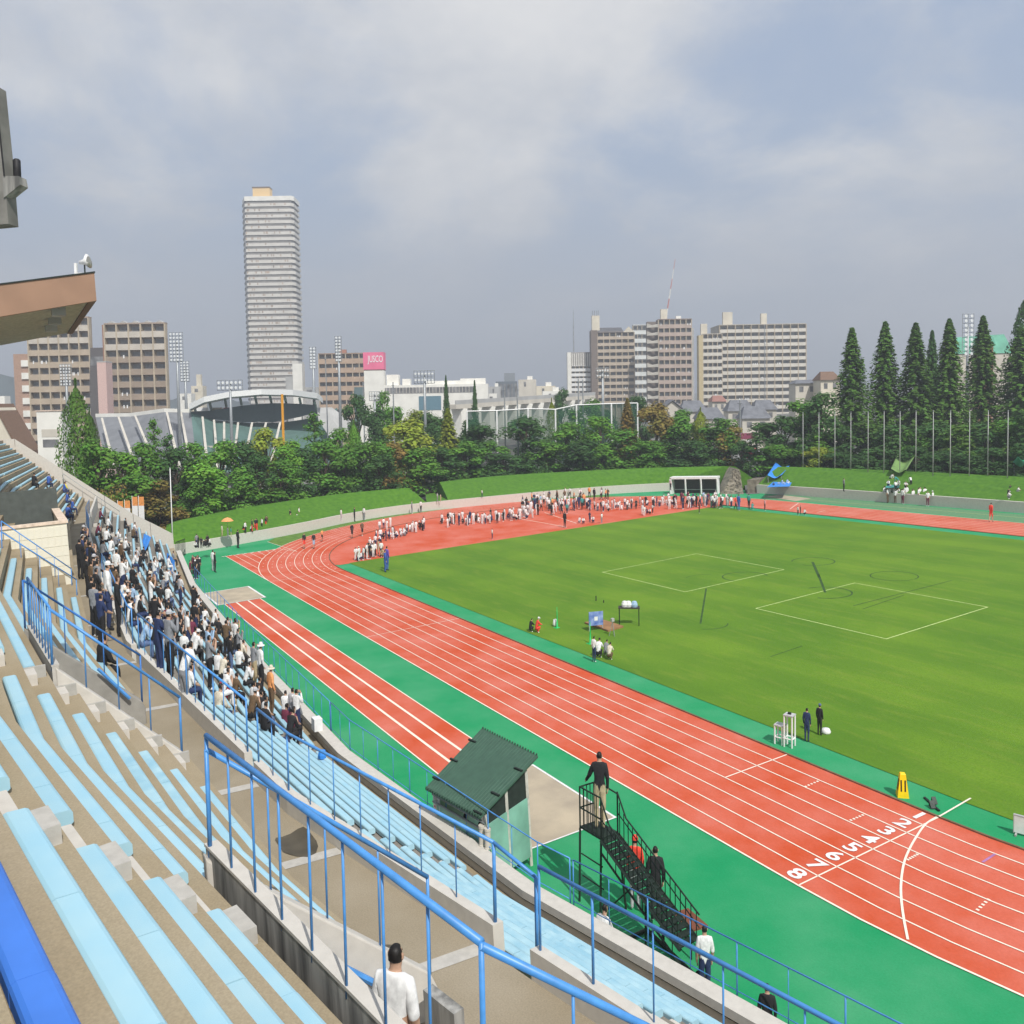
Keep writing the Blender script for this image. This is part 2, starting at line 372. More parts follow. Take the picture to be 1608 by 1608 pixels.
# field rectangles, rings and worn marks
FL = MB(); ZF = .024
for c in ([(946,899),(1094,870),(1231,895),(1076,930)], [(1187,956),(1342,916),(1551,954),(1392,1004)]):
    P = [at(*p) for p in c]; FL.strip([(p.x, p.y) for p in P], .085, ZF, closed=True)
struct(FL.build('field_lines', mat('field_line', srgb(196,214,140), .9)))
m_scuff = mat('scuffed_turf', srgb(52,84,36), .95, .2, 3)
DM = MB()
def arc(px, py, rx, a0_, a1_, wd):
    c = at(px, py); e = at(px+rx, py); rad = (e-c).length; DM.strip([(c.x+rad*math.cos(a), c.y+rad*math.sin(a)) for a in [a0_+(a1_-a0_)*i/20 for i in range(21)]], wd, ZF)
arc(1277, 882, 34, -1.4, 3.9, .09); arc(1404, 905, 38, 0, 6.2, .07); arc(1297, 931, 41, -1.2, 3.0, .09); arc(1170, 906, 36, 1.0, 5.0, .08); arc(1110, 980, 33, -1, .9, .06); arc(1110,910,36,2.2,3.6,.05)
for c, wd in (([(1276,883),(1287,908)], .16), ([(1285,902),(1296,931)], .13), ([(1109,925),(1100,980)], .09), ([(1340,952),(1495,912)], .06), ([(1355,957),(1420,935)], .05), ([(1210,1032),(1260,1015)], .04)):
    P = [at(*p) for p in c]; DM.strip([(p.x, p.y) for p in P], wd, ZF+.003)
struct(DM.build('worn_marks', m_scuff))

# jump pits, runway, far runway
m_sand = mat('pit_cover', srgb(186,172,148), .95, .1, .9, .1, col2=srgb(160,148,130), detail=8)
def rect(name, x0, x1, y0, y1, z, M): q = MB(); q.bb(x0, x1, y0, y1, z-.02, z); return struct(q.build(name, M))
def frame(x0, x1, y0, y1, w_, z):
    q = MB(); q.strip([(x0, y0), (x1, y0), (x1, y1), (x0, y1)], w_, z, closed=True); return struct(q.build('pit_edge', m_white))
rect('jump_pit', -47.3, -42.7, -10.15, -7.15, .012, m_sand); frame(-47.3, -42.7, -10.15, -7.15, .16, .018)
rect('runway', -42.6, -10.2, -9.75, -7.5, .010, m_track)
q = MB()
for y, w_ in ((-9.75, .05), (-9.02, .1), (-8.28, .1), (-7.5, .05)): q.strip([(-42.6, y), (-10.2, y)], w_, .016)
struct(q.build('runway_lines', m_line))
rect('jump_pit', -9.75, -5.3, -10.2, -6.95, .012, m_sand); frame(-9.75, -5.3, -10.2, -6.95, .09, .018)
P = [at(*p) for p in [(1203,780),(1225,777),(1274,783),(1250,787)]]; q = MB(); q.poly([(p.x, p.y, .012) for p in P]); struct(q.build('jump_pit', m_sand))
P = [at(*p) for p in [(1200,777),(1280,780.5),(1608,808.5),(1700,817)]]; Q = [at(*p) for p in [(1700,832),(1608,821),(1280,789),(1200,783)]]
q = MB(); q.poly([(p.x, p.y, .006) for p in P+Q]); struct(q.build('far_runway', mat('dull_runway', srgb(96,138,98), .95)))
q = MB(); A = at(1250,783); B = at(1700,821); q.strip([(A.x, A.y), (B.x, B.y)], .09, .012); struct(q.build('runway_lines', mat('yellowed_line', srgb(180,178,120))))

# ---- ring wall, embankments
def wall_run(name, path, h, th, label, M=m_concl, drop=0):
    q = MB(); n = len(path); rings = []
    for i, p in enumerate(path):
        a = path[max(0, i-1)]; b_ = path[min(n-1, i+1)]; t = V((b_.x-a.x, b_.y-a.y)).normalized(); nn = V((t.y, -t.x)) if False else V((-t.y, t.x))
        o_ = nn*th; rings.append([(p.x, p.y, -.1), (p.x+o_.x, p.y+o_.y, -.1), (p.x+o_.x, p.y+o_.y, h), (p.x, p.y, h)])
    q.loft(rings); o = q.build(name, M); fixn(o.data); return tag(o, label, 'wall')
wall_run('retaining_wall', WALL, .95, .3, 'long curved low concrete wall below the left grass embankment')
wall_run('retaining_wall', WALL2, .95, .3, 'low concrete wall below the grass embankment with flagpoles on the right')
def bank(pts_foot, crest_px, hc, label):
    n = 40; F = []
    C_ = [at(*p, hc) for p in crest_px]
    def samp(P, t):
        d = [0]
        for i in range(len(P)-1): d.append(d[-1]+(P[i+1]-P[i]).length)
        s_ = t*d[-1]
        for i in range(len(P)-1):
            if s_ <= d[i+1]+1e-6: return P[i].lerp(P[i+1], (s_-d[i])/max(1e-6, d[i+1]-d[i]))
        return P[-1]
    cres = cr(C_, 8); rings = []
    for i in range(n+1):
        t = i/n; a = samp(pts_foot, t); c = samp(cres, t); out_ = V((c.x-a.x, c.y-a.y, 0)).normalized()
        rings.append([(a.x, a.y, -.2), (a.x, a.y, .93), *[tuple(V((a.x, a.y, .93)).lerp(c, k/4)+V((0, 0, RN.uniform(-.03, .03)+.1*math.sin(math.pi*k/4)))) for k in (1, 2, 3)], tuple(c), tuple(c+out_*1.2+V((0, 0, -.1))), tuple(c+out_*5+V((0, 0, -2.9)))])
    q = MB(); q.loft(rings, closed=False, caps=False)
    for e in (rings[0], rings[-1]): q.poly(e)
    o = q.build('grass_embankment', m_bank); fixn(o.data); return struct(o)
wf1 = [p+V((-.3*0, 0, 0)) for p in WALL]
def push(P, d):
    o_ = []
    for i, p in enumerate(P):
        a = P[max(0, i-1)]; b_ = P[min(len(P)-1, i+1)]; t = V((b_.x-a.x, b_.y-a.y, 0)).normalized(); o_.append(p+V((-t.y, t.x, 0))*d)
    return o_
W1 = push(WALL, .28); iA = min(range(len(W1)), key=lambda i: abs(W1[i].y-19.5)); iB = min(range(len(W1)), key=lambda i: abs(W1[i].y-22.5))
bank(W1[:iA+1], [(262,824),(300,814),(420,792),(540,775),(640,766)], 2.6, '')
bank(W1[iB:], [(690,757),(800,746),(1000,735.5),(1138,732)], 2.6, '')
bank(push(WALL2, .28), [(1222,733),(1311,735),(1450,741),(1582,747.5),(1640,750),(1900,762)], 2.6, '')
# low grass saddle in the first gap
q = MB(); A = W1[iA]; B = W1[iB]; C0 = at(668, 776, 1.3); C1 = at(682, 774, 1.3)
q.poly([(A.x, A.y, .95), (B.x, B.y, .95), tuple(C1), tuple(C0)]); q.poly([tuple(C0), tuple(C1), (C1.x-6, C1.y+1, .2), (C0.x-6, C0.y, .2)]); struct(q.build('grass_saddle', m_bank))
# stone-faced end walls
m_stone = mat('stone_facing', srgb(150,142,124), .95, .25, 2.2, .6, col2=srgb(96,92,82), detail=8)
def stone_end(px, h, label):
    P = [at(*p, hh) for p, hh in px]; q = MB(); d = V((-2.2, 1.2, 0)); q.prism([tuple(p) for p in P], d); 
    t = gthing('stone_wall', label, 'wall', tuple(P[0])); o = q.build('facing', m_stone, t); fixn(o.data)
    # rough stones standing proud of the face
    a, b_ = P[0], P[1]; e = MB()
    nn = (P[1]-P[0]).cross(P[2]-P[0]).normalized()
    if nn.dot(CAM-P[0]) < 0: nn = -nn
    for i in range(60):
        u, v_ = RN.random(), RN.random()
        lo = P[0].lerp(P[1], u); hi = P[-1].lerp(P[2], u); p = lo.lerp(hi, v_*.94); s_ = RN.uniform(.1, .2)
        e.box(tuple(p+nn*.01), (s_*1.4, s_, s_*1.2), RN.uniform(0, 3))
    tag(e.build('stone', m_stone, t), kind='stuff')
stone_end([((1136,776),0),((1168,776),0),((1161,737),2.4),((1153,735),2.5)], 0, 'tall weathered stone end wall beside the entrance ramp')
stone_end([((657,779),.9),((681,777),.9),((668,764),1.9),((660,762),2.0)], 0, 'small stone end wall in the gap between two grass banks')
# entrance ramp between the banks
P = [at(*p, h) for p, h in [((1172,776),.02),((1192,775),.02),((1212,745),.5),((1205,715),.9),((1168,715),.9),((1166,745),.5)]]
q = MB(); q.poly([tuple(p) for p in P]); o = struct(q.build('entrance_road', m_asph))
q = MB(); A = at(1174,775,0); B = at(1192,774,0)
b_ = MB(); d = (B-A); b_.prism([tuple(A), tuple(B), (B.x, B.y, 1.5), (A.x, A.y, 1.5)], (-1.0, 2.2, 0)); o = tag(b_.build('ramp_wall', mat('ramp_stone', srgb(120,112,100), .95, .2, 3)), 'dark stone block wall closing the entrance ramp', 'wall'); fixn(o.data)
# ================================================================== GRANDSTAND
def YY(X, Y0, xk):
    if X >= xk: return Y0+(.165 if xk > 2.5 else .2)*(X-xk)
    y = Y0; x = xk
    for xe, s in ((-12, .077), (-27, -.03), (-45, -.05), (-400, -.11)):
        if X >= xe: return y-s*(x-X)
        y -= s*(x-xe); x = xe
    return y
KN = [-66, -56, -45, -36, -27, -19, -12]
def cols(x0, x1, xk, step=None): return sorted(set([x0, x1]+[x for x in KN+[xk] if x0 < x < x1]))
XE = 24.0
# lower rows k: front edge, seat height;  upper rows n: back edge, seat height
def low(k): return (-12.45-.5*k, -2+.26*k, 1.3+.42*k)
def up(n): return (-21.09+.42*n, 3.0, 8.5-.4*n)
MWY, MWK = -17.45, .5                        # mid wall face
def sweep(prof, x0, x1, mb, mi=0):
    """prof: list of (Y0, xk, z); swept along the stand from x0 to x1"""
    xs = cols(x0, x1, -2)
    for a in (.5, 3.0):
        if x0 < a < x1: xs = sorted(set(xs+[a]))
    rings = [[(x, YY(x, y0, xk), z) for y0, xk, z in prof] for x in xs]
    mb.loft(rings, closed=False, caps=False, mi=mi)
stand = gthing('grandstand', 'long curved concrete grandstand with two tiers of stepped terraces', 'grandstand', (-20, -16, 0))
TH = .155; TL = .17
def up_prof(n0, n1, end=True):
    p = []
    for n in range(n0, n1+1):
        y, k, h = up(n); p += [(y-.08, k, h-TH), (y+.34, k, h-TH)]
    return p
# upper terrace, cut open round the two stairwells
q = MB()
lastY = up(6)[0]+.34
for x0, x1, n1 in ((-66, -5.6, 6), (-5.6, -2.0, 1), (-2.0, 5.95, 6), (5.95, 10.1, 1), (10.1, XE, 6)):
    pr = up_prof(-9, n1)
    if n1 == 6: pr = pr+[(lastY, 3, 5.6)]
    else: pr = pr+[(up(2)[0]-.08, 3, up(2)[2]-TH-.12), (up(2)[0]+.16, 3, up(2)[2]-TH-.12)]
    sweep(pr, x0, x1, q)
o = q.build('upper_terrace', m_tan, stand); fixn(o.data)
q = MB(); sweep([(lastY, 3, 5.6), (MWY-.14, MWK, 5.6)], -66, XE, q)
for x0, x1, yb in ((-5.6, -2.0, -21.0), (5.95, 10.1, -19.9)):
    ys = [(x, YY(x, lastY, 3)) for x in (x0, x1)]; q.poly([(x0, yb, 5.6), (x1, yb+.2*(x1-x0), 5.6), (x1, ys[1][1], 5.6), (x0, ys[0][1], 5.6)])
o = q.build('walkway', m_walk, stand)
for f in o.data.polygons: pass
fixn(o.data)
if o.data.polygons[0].normal.z < 0: o.data.flip_normals()
q = MB(); pr = [(-12.40, -2, .75), (-12.40, -2, 1.3-TL)]
for k in range(0, 10):
    y, xk, h = low(k); nxt = low(k+1)[0]+.05
    pr += [(y+.05, xk, h-TL), (nxt, xk, h-TL)]
pr[-1] = (MWY, MWK, pr[-1][2]); pr += [(MWY, MWK, 5.6)]
sweep(pr, -66, XE, q); o = q.build('lower_terrace', mat('lower_concrete', srgb(132,126,116), .95, .08, 30, .2, wear=.15), stand); fixn(o.data)
q = MB(); sweep([(-11.9, -2, .75), (-12.40, -2, .75)], -66, XE, q); o = q.build('gutter_floor', m_tan, stand); fixn(o.data)
if o.data.polygons[0].normal.z < 0: o.data.flip_normals()
# thin lighter joint strips across the walkway
for x in (-30, -22, -16.5, -11, -6.6, -1.15, 1.9, 5.1, 7.9, 11): 
    q = MB(); q.poly([(x, YY(x, lastY, 3)+.02, 5.606), (x+.22, YY(x+.22, lastY, 3)+.02, 5.606), (x+.32, YY(x+.3, MWY, MWK)-.15, 5.606), (x+.1, YY(x+.1, MWY, MWK)-.15, 5.606)]); q.build('joint_strip', m_conc, stand)
q = MB()
for cxp, cyp, rad in ((466, 1322, .42),):
    c = at(cxp, cyp, 5.609); q.poly([(c.x+rad*math.cos(a)*(1+.3*math.sin(3*a+cxp)), c.y+rad*.8*math.sin(a)*(1+.25*math.cos(2*a)), 5.609) for a in [i*.35 for i in range(18)]])
q.build('damp_stain', mat('damp_concrete', srgb(84,78,66), .6, .15, 3), stand)
# front wall with coping (the part nearest the track)
q = MB(); sweep([(-11.9, -2, .7), (-11.9, -2, 1.02), (-11.97, -2, 1.02), (-11.97, -2, 1.2), (-11.6, -2, 1.2), (-11.6, -2, -.1)], -61, XE, q)
o = q.build('front_wall', m_concl); tag(o, 'low concrete front wall with wide pale coping between stand and green apron', 'wall'); fixn(o.data)
if sum(f.normal.z*f.area for f in o.data.polygons) < 0: o.data.flip_normals()
q = MB(); sweep([(-11.955, -2, .99), (-11.93, -2, .985), (-11.91, -2, .96)], -61, XE, q); o = q.build('cable_and_shade', m_black); tag(o, 'black strip drawn as the shadow line under the front wall coping', 'cable_and_shade')  # black strip drawn for the shadow line below the coping lip
# mid wall in pieces
def midx(k): return None
gaps = [(-52.3,-51.6),(-38.3,-37.6),(-24.3,-23.6),(-11.35,-10.8),(-1.62,-1.12),(5.5,6.12),(13.6,14.3)]
edges = [-66]+[e for g in gaps for e in g]+[XE]
MWL = ['far left end section','second section from the far left','section beside the booth stairs','section beside the crowded steps','long section facing the far stairwell','middle section facing the near stairwell','nearest section at lower right','last section beyond the lower right']
for i in range(0, len(edges), 2):
    q = MB(); xs = cols(edges[i], edges[i+1], MWK)
    rings = [[(x, YY(x, MWY, MWK), 4.6), (x, YY(x, MWY, MWK)-.14, 4.6), (x, YY(x, MWY, MWK)-.14, 5.95), (x, YY(x, MWY, MWK), 5.95)] for x in xs]
    q.loft(rings); o = q.build('parapet_wall', m_concl); fixn(o.data); tag(o, 'low concrete parapet of the walkway, '+MWL[i//2], 'wall', 'parapets along the walkway')

# ---- benches
BP = [(0, -.085), (0, -.004), (.012, .012), (.035, .022), (.165, .022), (.188, .012), (.2, -.004), (.2, -.085), (.18, -.1), (.02, -.1)]
def plank(mb, x0, x1, Y0, xk, z, sgn=1, wd=1.0):
    xs = cols(x0, x1, xk)
    mb.loft([[(x, YY(x, Y0+sgn*yy*wd, xk), z-.022+zz_) for yy, zz_ in BP] for x in xs])
UPSEG = [(-65.3,-48,-9,6,'far end block'),(-47.3,-33,-9,6,'block beyond the booth'),(-19.2,-5.85,2,6,'block left of the far stairwell'),(-19.2,-2.15,-9,1,'block above the far stairwell'),
         (0,6.3,-7,1,'block above the middle'),(0,5.75,2,6,'block between the two stairwells'),(7.05,14.4,-5,1,'foreground block'),(10.4,14.4,2,6,'block right of the near stairwell')]
WN = ['one','two','three','four','five','six','seven','eight','nine','ten','eleven','twelve','thirteen','fourteen','fifteen','sixteen']
def fixb(o): fixn(o.data); return o
for x0, x1, n0, n1, nm in UPSEG:
    for n in range(n0, n1+1):
        Y0, xk, h = up(n); a = x0
        if x0 == 0: a = -.15 if n == 0 else -.28
        e = x1
        if nm == 'foreground block': e = 15.5 if n >= -3 else 13.4
        if nm == 'block between the two stairwells' and n == 6: e = 5.6
        if e-a < .5: continue
        M = m_seatb if (nm == 'foreground block' and n == -3) else (m_benchd if n in (3, 4) and nm == 'block between the two stairwells' else m_bench)
        colr = 'deep blue' if M is m_seatb else 'light blue'
        rowname = ordn(6-n)+' row up from the walkway'
        t = gthing('bench', f'{colr} plank bench, row {WN[6-n]} above the walkway, {nm}', 'bench', (a, YY(a, Y0, xk), h-TH), 'plank benches of the upper tier')
        near = a > -5
        L_ = 1.5 if near else 4.0; x = a; j = 0
        while x < e-.05:
            x2 = min(e, x+L_+RN.uniform(-.15, .15)); x2 = e if e-x2 < .4 else x2
            q = MB(); plank(q, x+.006, x2-.006, Y0, xk, h+RN.uniform(-.004, .004), 1, .9); fixb(q.build('seat_plank', M, t)); x = x2; j += 1
        x = a+.12
        while x < e:
            q = MB(); q.box((x, YY(x, Y0+.085, xk), h-.135), (.09, .08, .05)); q.build('bench_foot', m_conc, t); x += 1.5 if near else 6
LOWA = [(-52.3,-51.5,.1),(-38.3,-37.5,.1),(-24.3,-23.5,.1),(-11.4,-10.8,.17),(-1.62,-1.12,.21),(5.5,6.12,.2),(13.6,14.3,.2)]
LNM = ['far end block','second block from the far end','block beyond the crowd','crowded block','block left of the near steps','middle block above the shelter','near right block','last block']
for k in range(10):
    Y0, xk, h = low(k); xs = [-65.5]
    for a, b_, s in LOWA: xs += [a-s*(9-k), b_-s*(9-k)]
    xs.append(18)
    for i in range(0, len(xs), 2):
        a, e = xs[i], xs[i+1]; worn = a > -3
        t = gthing('bench', f'light blue bench, row {WN[k]} above the gutter, {LNM[i//2]}', 'bench', (a, YY(a, Y0, xk), h-TL), 'plank benches of the lower tier')
        L_ = 1.9 if a > -13 else 6.0; x = a
        while x < e-.05:
            x2 = min(e, x+L_); x2 = e if e-x2 < .5 else x2
            q = MB(); plank(q, x+.008, x2-.008, Y0, xk, h, -1, .74); fixb(q.build('seat_plank', m_benchd if worn else m_bench, t)); x = x2
        x = a+.2
        while x < e: q = MB(); q.box((x, YY(x, Y0-.086, xk), h-.13), (.06, .1, .1)); q.build('bench_foot', m_conc, t); x += 2.5 if a > -13 else 9
# ---- aisle steps (half-step blocks)
def steps_up(xa, xb, n0, n1, dz=.1):
    for n in range(n0, n1+1):
        y, xk, h = up(n); q = MB(); z0 = h-TH
        xs = (xa, xb); q.loft([[(x, YY(x, y-.08, xk), z0), (x, YY(x, y+.13, xk), z0), (x, YY(x, y+.13, xk), z0+dz), (x, YY(x, y-.08, xk), z0+dz)] for x in xs]); fixb(q.build('step_block', m_concl, stand))
steps_up(6.45, 7.0, -5, 1); steps_up(-1.9, -1.42, -7, 6, .18); steps_up(-48, -47.3, -6, 6)
for i, (a, b_, s) in enumerate(LOWA):
    for k in range(10):
        y, xk, h = low(k); xa = a-s*(9-k); q = MB(); z0 = h-TL
        q.loft([[(x, YY(x, y+.05-.5, xk), z0), (x, YY(x, y+.05-.27, xk), z0), (x, YY(x, y+.05-.27, xk), z0+.2), (x, YY(x, y+.05-.5, xk), z0+.2)] for x in (xa+.02, xa+.42)]); fixb(q.build('step_block', m_concl, stand))
# square blocks beside the near benches
for n in range(-3, 2):
    y, xk, h = up(n); 
    q = MB(); q.box((7.28, YY(7.28, y+.215, xk), h-TH+.06), (.4, .15, .16), .163); q.build('kerb_block', m_conc, stand)

# ---- stairwell walls
def yzwall(name, x, pts, th, M, label):
    t = gthing(name, label, 'wall', (x, pts[0][0], 5.6)); q = MB(); q.prism([(x-th/2, y, z) for y, z in pts], (th, 0, 0)); o = q.build('panel', M, t); fixn(o.data)
    bv = o.modifiers.new('b', 'BEVEL'); bv.width = .02; bv.segments = 2; return t
yzwall('stairwell_wall', 5.95, [(-19.75,5.4),(-17.62,5.4),(-17.55,5.5),(-17.55,5.9),(-17.62,6.08),(-19.75,8.02)], .15, m_concl, 'pale concrete side wall of the near stairwell, beside the man in a white T-shirt')
yzwall('stairwell_wall', 10.1, [(-19.1,5.4),(-16.8,5.4),(-16.8,6.1),(-19.1,8.04)], .15, m_concl, 'right side wall of the near stairwell, below the nearest railing')
yzwall('stairwell_wall', -5.6, [(-21.0,5.4),(-18.95,5.4),(-18.9,5.5),(-18.9,5.95),(-18.97,6.12),(-21.0,8.06)], .15, mat('stairwell_shaded', srgb(150,147,140), .95, .08, 4), 'side wall of the far stairwell, on its left, coloured grey for shade')  # shadow of the opposite wall is put into this grey colour
wl_ = yzwall('stairwell_wall', -2.0, [(-20.6,5.4),(-18.72,5.4),(-18.72,6.1),(-20.6,8.04)], .17, m_concl, 'beige sloping side wall of the far stairwell above a stepped concrete stair')
m_gskirt = mat('skirting_grey', srgb(170,168,162), .9, .06, 8)
for n in range(1, 7):                         # stepped skirting seen on the beige wall
    y, xk, h = up(n); yy = YY(-1.9, y, xk); q = MB(); q.bb(-1.92, -1.86, yy-.04, yy+.30, h-TH-.02, h+.04); q.build('skirting_block', m_gskirt, wl_)
def backwall(x0, x1, y0, h, label, M):
    t = gthing('stairwell_wall', label, 'wall', (x0, y0, 5.6)); sl_ = .155 if x0 > 0 else .077
    q = MB(); q.loft([[(x, y0+sl_*(x-x0), 5.4), (x, y0+sl_*(x-x0)-.1, 5.4), (x, y0+sl_*(x-x0)-.1, h), (x, y0+sl_*(x-x0), h)] for x in (x0, x1)]); o = q.build('panel', M, t); fixn(o.data)
    q = MB(); q.loft([[(x, y0+sl_*(x-x0)+.012, h+.002), (x, y0+sl_*(x-x0)-.108, h+.002), (x, y0+sl_*(x-x0)-.108, h+.03), (x, y0+sl_*(x-x0)+.012, h+.03)] for x in (x0-.01, x1)]); o = q.build('coping', m_concl if x0 > 0 else m_conc, t); fixn(o.data)
    q = MB(); q.loft([[(x, y0+sl_*(x-x0)-.101, 7.38), (x, y0+sl_*(x-x0)-.2, 7.38), (x, y0+sl_*(x-x0)-.2, 7.47), (x, y0+sl_*(x-x0)-.101, 7.5)] for x in (x0, x1)]); o = q.build('wall_ledge', m_conc, t); fixn(o.data)
backwall(5.88, 10.15, -19.62, 8.06, 'streaked grey concrete wall behind the near stairwell, in the foreground', m_stain)
backwall(-5.65, -1.95, -20.84, 8.06, 'grey concrete wall behind the far stairwell under closely barred railings', m_conc)
# notched stub with handrail inside the near stairwell
t = gthing('handrail', 'short blue handrail fixed to the near stairwell side wall', 'handrail', (6.1, -18, 6.5)); q = MB(); q.tube([(6.13, -19.4, 7.35), (6.13, -18.0, 6.05)], .035); q.build('rail', m_rail, t)
q = MB(); [q.tube([(6.02, y, z), (6.13, y, z)], .015) for y, z in ((-19.2, 7.16), (-18.2, 6.23))]; q.build('bracket', m_rail, t)
t = gthing('handrail', 'short blue handrail on the left side wall of the far stairwell', 'handrail', (-5.4, -19.4, 6.5)); q = MB(); q.tube([(-5.4, -19.75, 7.0), (-5.4, -19.2, 6.25)], .035); q.build('rail', m_rail, t)
q = MB(); q.box((6.6, -17.75, 5.9), (.5, .12, .6), .2); tag(q.build('stairwell_wall', m_stain), 'small stained concrete stub at the foot of the near stairwell', 'wall')

# ---- railings
UPG = V((GI.to_3x3() @ V((0, 0, 1))))
def railing(label, path, h, posts, M=m_rail, rr=.022, pr=.010, thick=(), lower=None, group='blue pipe railings of the stand', base=None, endpost=True, bars=False):
    t = gthing('railing', label, 'railing', tuple(path[0]), group)
    P = [V(p) for p in path]; top = [p+UPG*h for p in P]
    q = MB(); q.tube(top, rr, 8); q.build('top_rail', M, t, True)
    if lower is not None: q = MB(); q.tube([p+UPG*lower for p in P], rr*.7, 6); q.build('lower_rail', M, t, True)
    d = [0]
    for i in range(len(P)-1): d.append(d[-1]+(P[i+1]-P[i]).length)
    for j in range(posts):
        s_ = d[-1]*j/(posts-1)
        for i in range(len(P)-1):
            if s_ <= d[i+1]+1e-6: p = P[i].lerp(P[i+1], (s_-d[i])/max(1e-9, d[i+1]-d[i])); break
        r_ = pr*1.7 if (j in thick or (endpost and j in (0, posts-1))) else pr
        q = MB(); q.tube([p-V((0, 0, .06)), p+UPG*h], r_, 6); q.build('post', M, t, True)
    return t
def mw(x, dz=0): return (x, YY(x, MWY-.07, MWK), 5.95+dz)
# near stairwell
nb_ = lambda x: (x, -19.70+.15*(x-5.9), 8.06)
railing('nearest blue railing along the top of the streaked foreground wall', [nb_(5.95), nb_(8.0), nb_(10.1)], 1.07, 9, rr=.025, pr=.0105)
railing('blue railing sloping down the near side of the near stairwell to the lower right', [nb_(10.1), (10.1, -16.8, 6.12)], 1.05, 5, rr=.025, pr=.0105)
railing('blue railing descending along the near stairwell, right beside the nearest railing', [(5.95,-19.70,8.0), (5.95,-17.6,6.08)], 1.0, 5, rr=.024, pr=.0105)
# far stairwell
railing('blue railing sloping down the right side of the far stairwell', [(-2.0,-20.65,8.04), (-2.0,-18.75,6.12)], .98, 5, rr=.024, pr=.012)
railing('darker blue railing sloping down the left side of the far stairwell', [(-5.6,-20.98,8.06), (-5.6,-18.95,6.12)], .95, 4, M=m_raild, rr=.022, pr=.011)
railing('short closely barred blue railing above the far stairwell', [(-5.6,-20.9,8.07), (-2.0,-20.65,8.07)], .98, 9, rr=.022, pr=.012)
# mid wall
def mrail(label, x0, x1, n, thick=()):
    xs = sorted(set([x0, x1]+[x for x in KN+[MWK] if x0 < x < x1])); return railing(label, [mw(x) for x in xs], .95, n, rr=.023, pr=.0095, thick=thick)
mrail('long blue railing on the walkway parapet, middle stretch', -1.05, 5.45, 10, (2,))
mrail('blue railing on the walkway parapet, lower right stretch', 6.2, 14, 11, (1,))
mrail('blue railing on the walkway parapet among the crowd', -10.7, -1.65, 14, (3, 7, 10))
mrail('far blue railing on the walkway parapet beyond the crowd', -23.4, -11.5, 10)
mrail('farthest blue railing on the walkway parapet', -51, -38.5, 12)
railing('short blue gate rail across the gap in the parapet at lower centre', [mw(5.45), (6.05, YY(6.05, MWY, MWK), 5.75)], .95, 2, rr=.022, pr=.014)
# front fence on the outer face of the front wall
fx = lambda x: (x, YY(x, -11.57, -2), 1.15)
for x0, x1, n, lb in ((-.9, 16, 18, 'right half below the stair stand'), (-14, -1.0, 14, 'middle part with a white notice'), (-30, -14.1, 17, 'left part beside the runway'), (-46, -30.1, 14, 'far part behind the crowd')):
    xs = sorted(set([x0, x1]+[x for x in KN+[-2] if x0 < x < x1]))
    t = railing('light blue front fence along the track, '+lb, [fx(x) for x in xs], 1.02, n, rr=.015, pr=.009, thick=tuple(range(0, n, 2)), lower=.12, group='front fence panels along the track')
# white notice hung on the fence
p = fx(-6.35); t = gthing('notice_board', 'white notice board with small print hung on the front fence', 'sign', p)
q = MB(); q.bb(p[0]-.19, p[0]+.19, p[1]-.07, p[1]-.04, 1.3, 2.02); q.build('board', m_white, t)
q = MB()
for i in range(9): q.bb(p[0]-.13, p[0]+RN.uniform(.02, .13), p[1]-.074, p[1]-.071, 1.90-i*.05, 1.92-i*.05)
q.build('print_line', mat('grey_ink', (.25,.25,.27)), t)
q = MB(); q.bb(p[0]-.14, p[0]+.14, p[1]-.074, p[1]-.071, 1.36, 1.41); q.build('red_strip', mat('red_ink', (.5,.08,.06)), t)
# end wall of the stand
t = gthing('end_wall', 'tall sloping concrete end wall closing the far end of the stand', 'wall', (-66, -12, 0))
top = [(-9.0,2.0),(-12.1,4.15),(-20.4,11.2),(-28,11.3)]; prev = None
cuts = [-9.0,-10.8,-12.1,-14.2,-17.2,-20.4,-24,-28]
def ztop(y):
    for (a, za), (b__, zb) in zip(top, top[1:]):
        if b__ <= y <= a: return za+(zb-za)*(y-a)/(b__-a)
for a, e in zip(cuts, cuts[1:]):
    q = MB(); q.prism([(-66.35, a-.015, -.2), (-66.35, e+.015, -.2), (-66.35, e+.015, ztop(e)), (-66.35, a-.015, ztop(a))], (.35, 0, 0)); o = q.build('wall_panel', m_concl, t); fixn(o.data)
railing('thin grey handrail fixed to the end wall of the stand', [(-65.6,-17.2,7.2), (-65.6,-13.2,3.6)], .9, 4, M=m_steel, rr=.02, pr=.012)
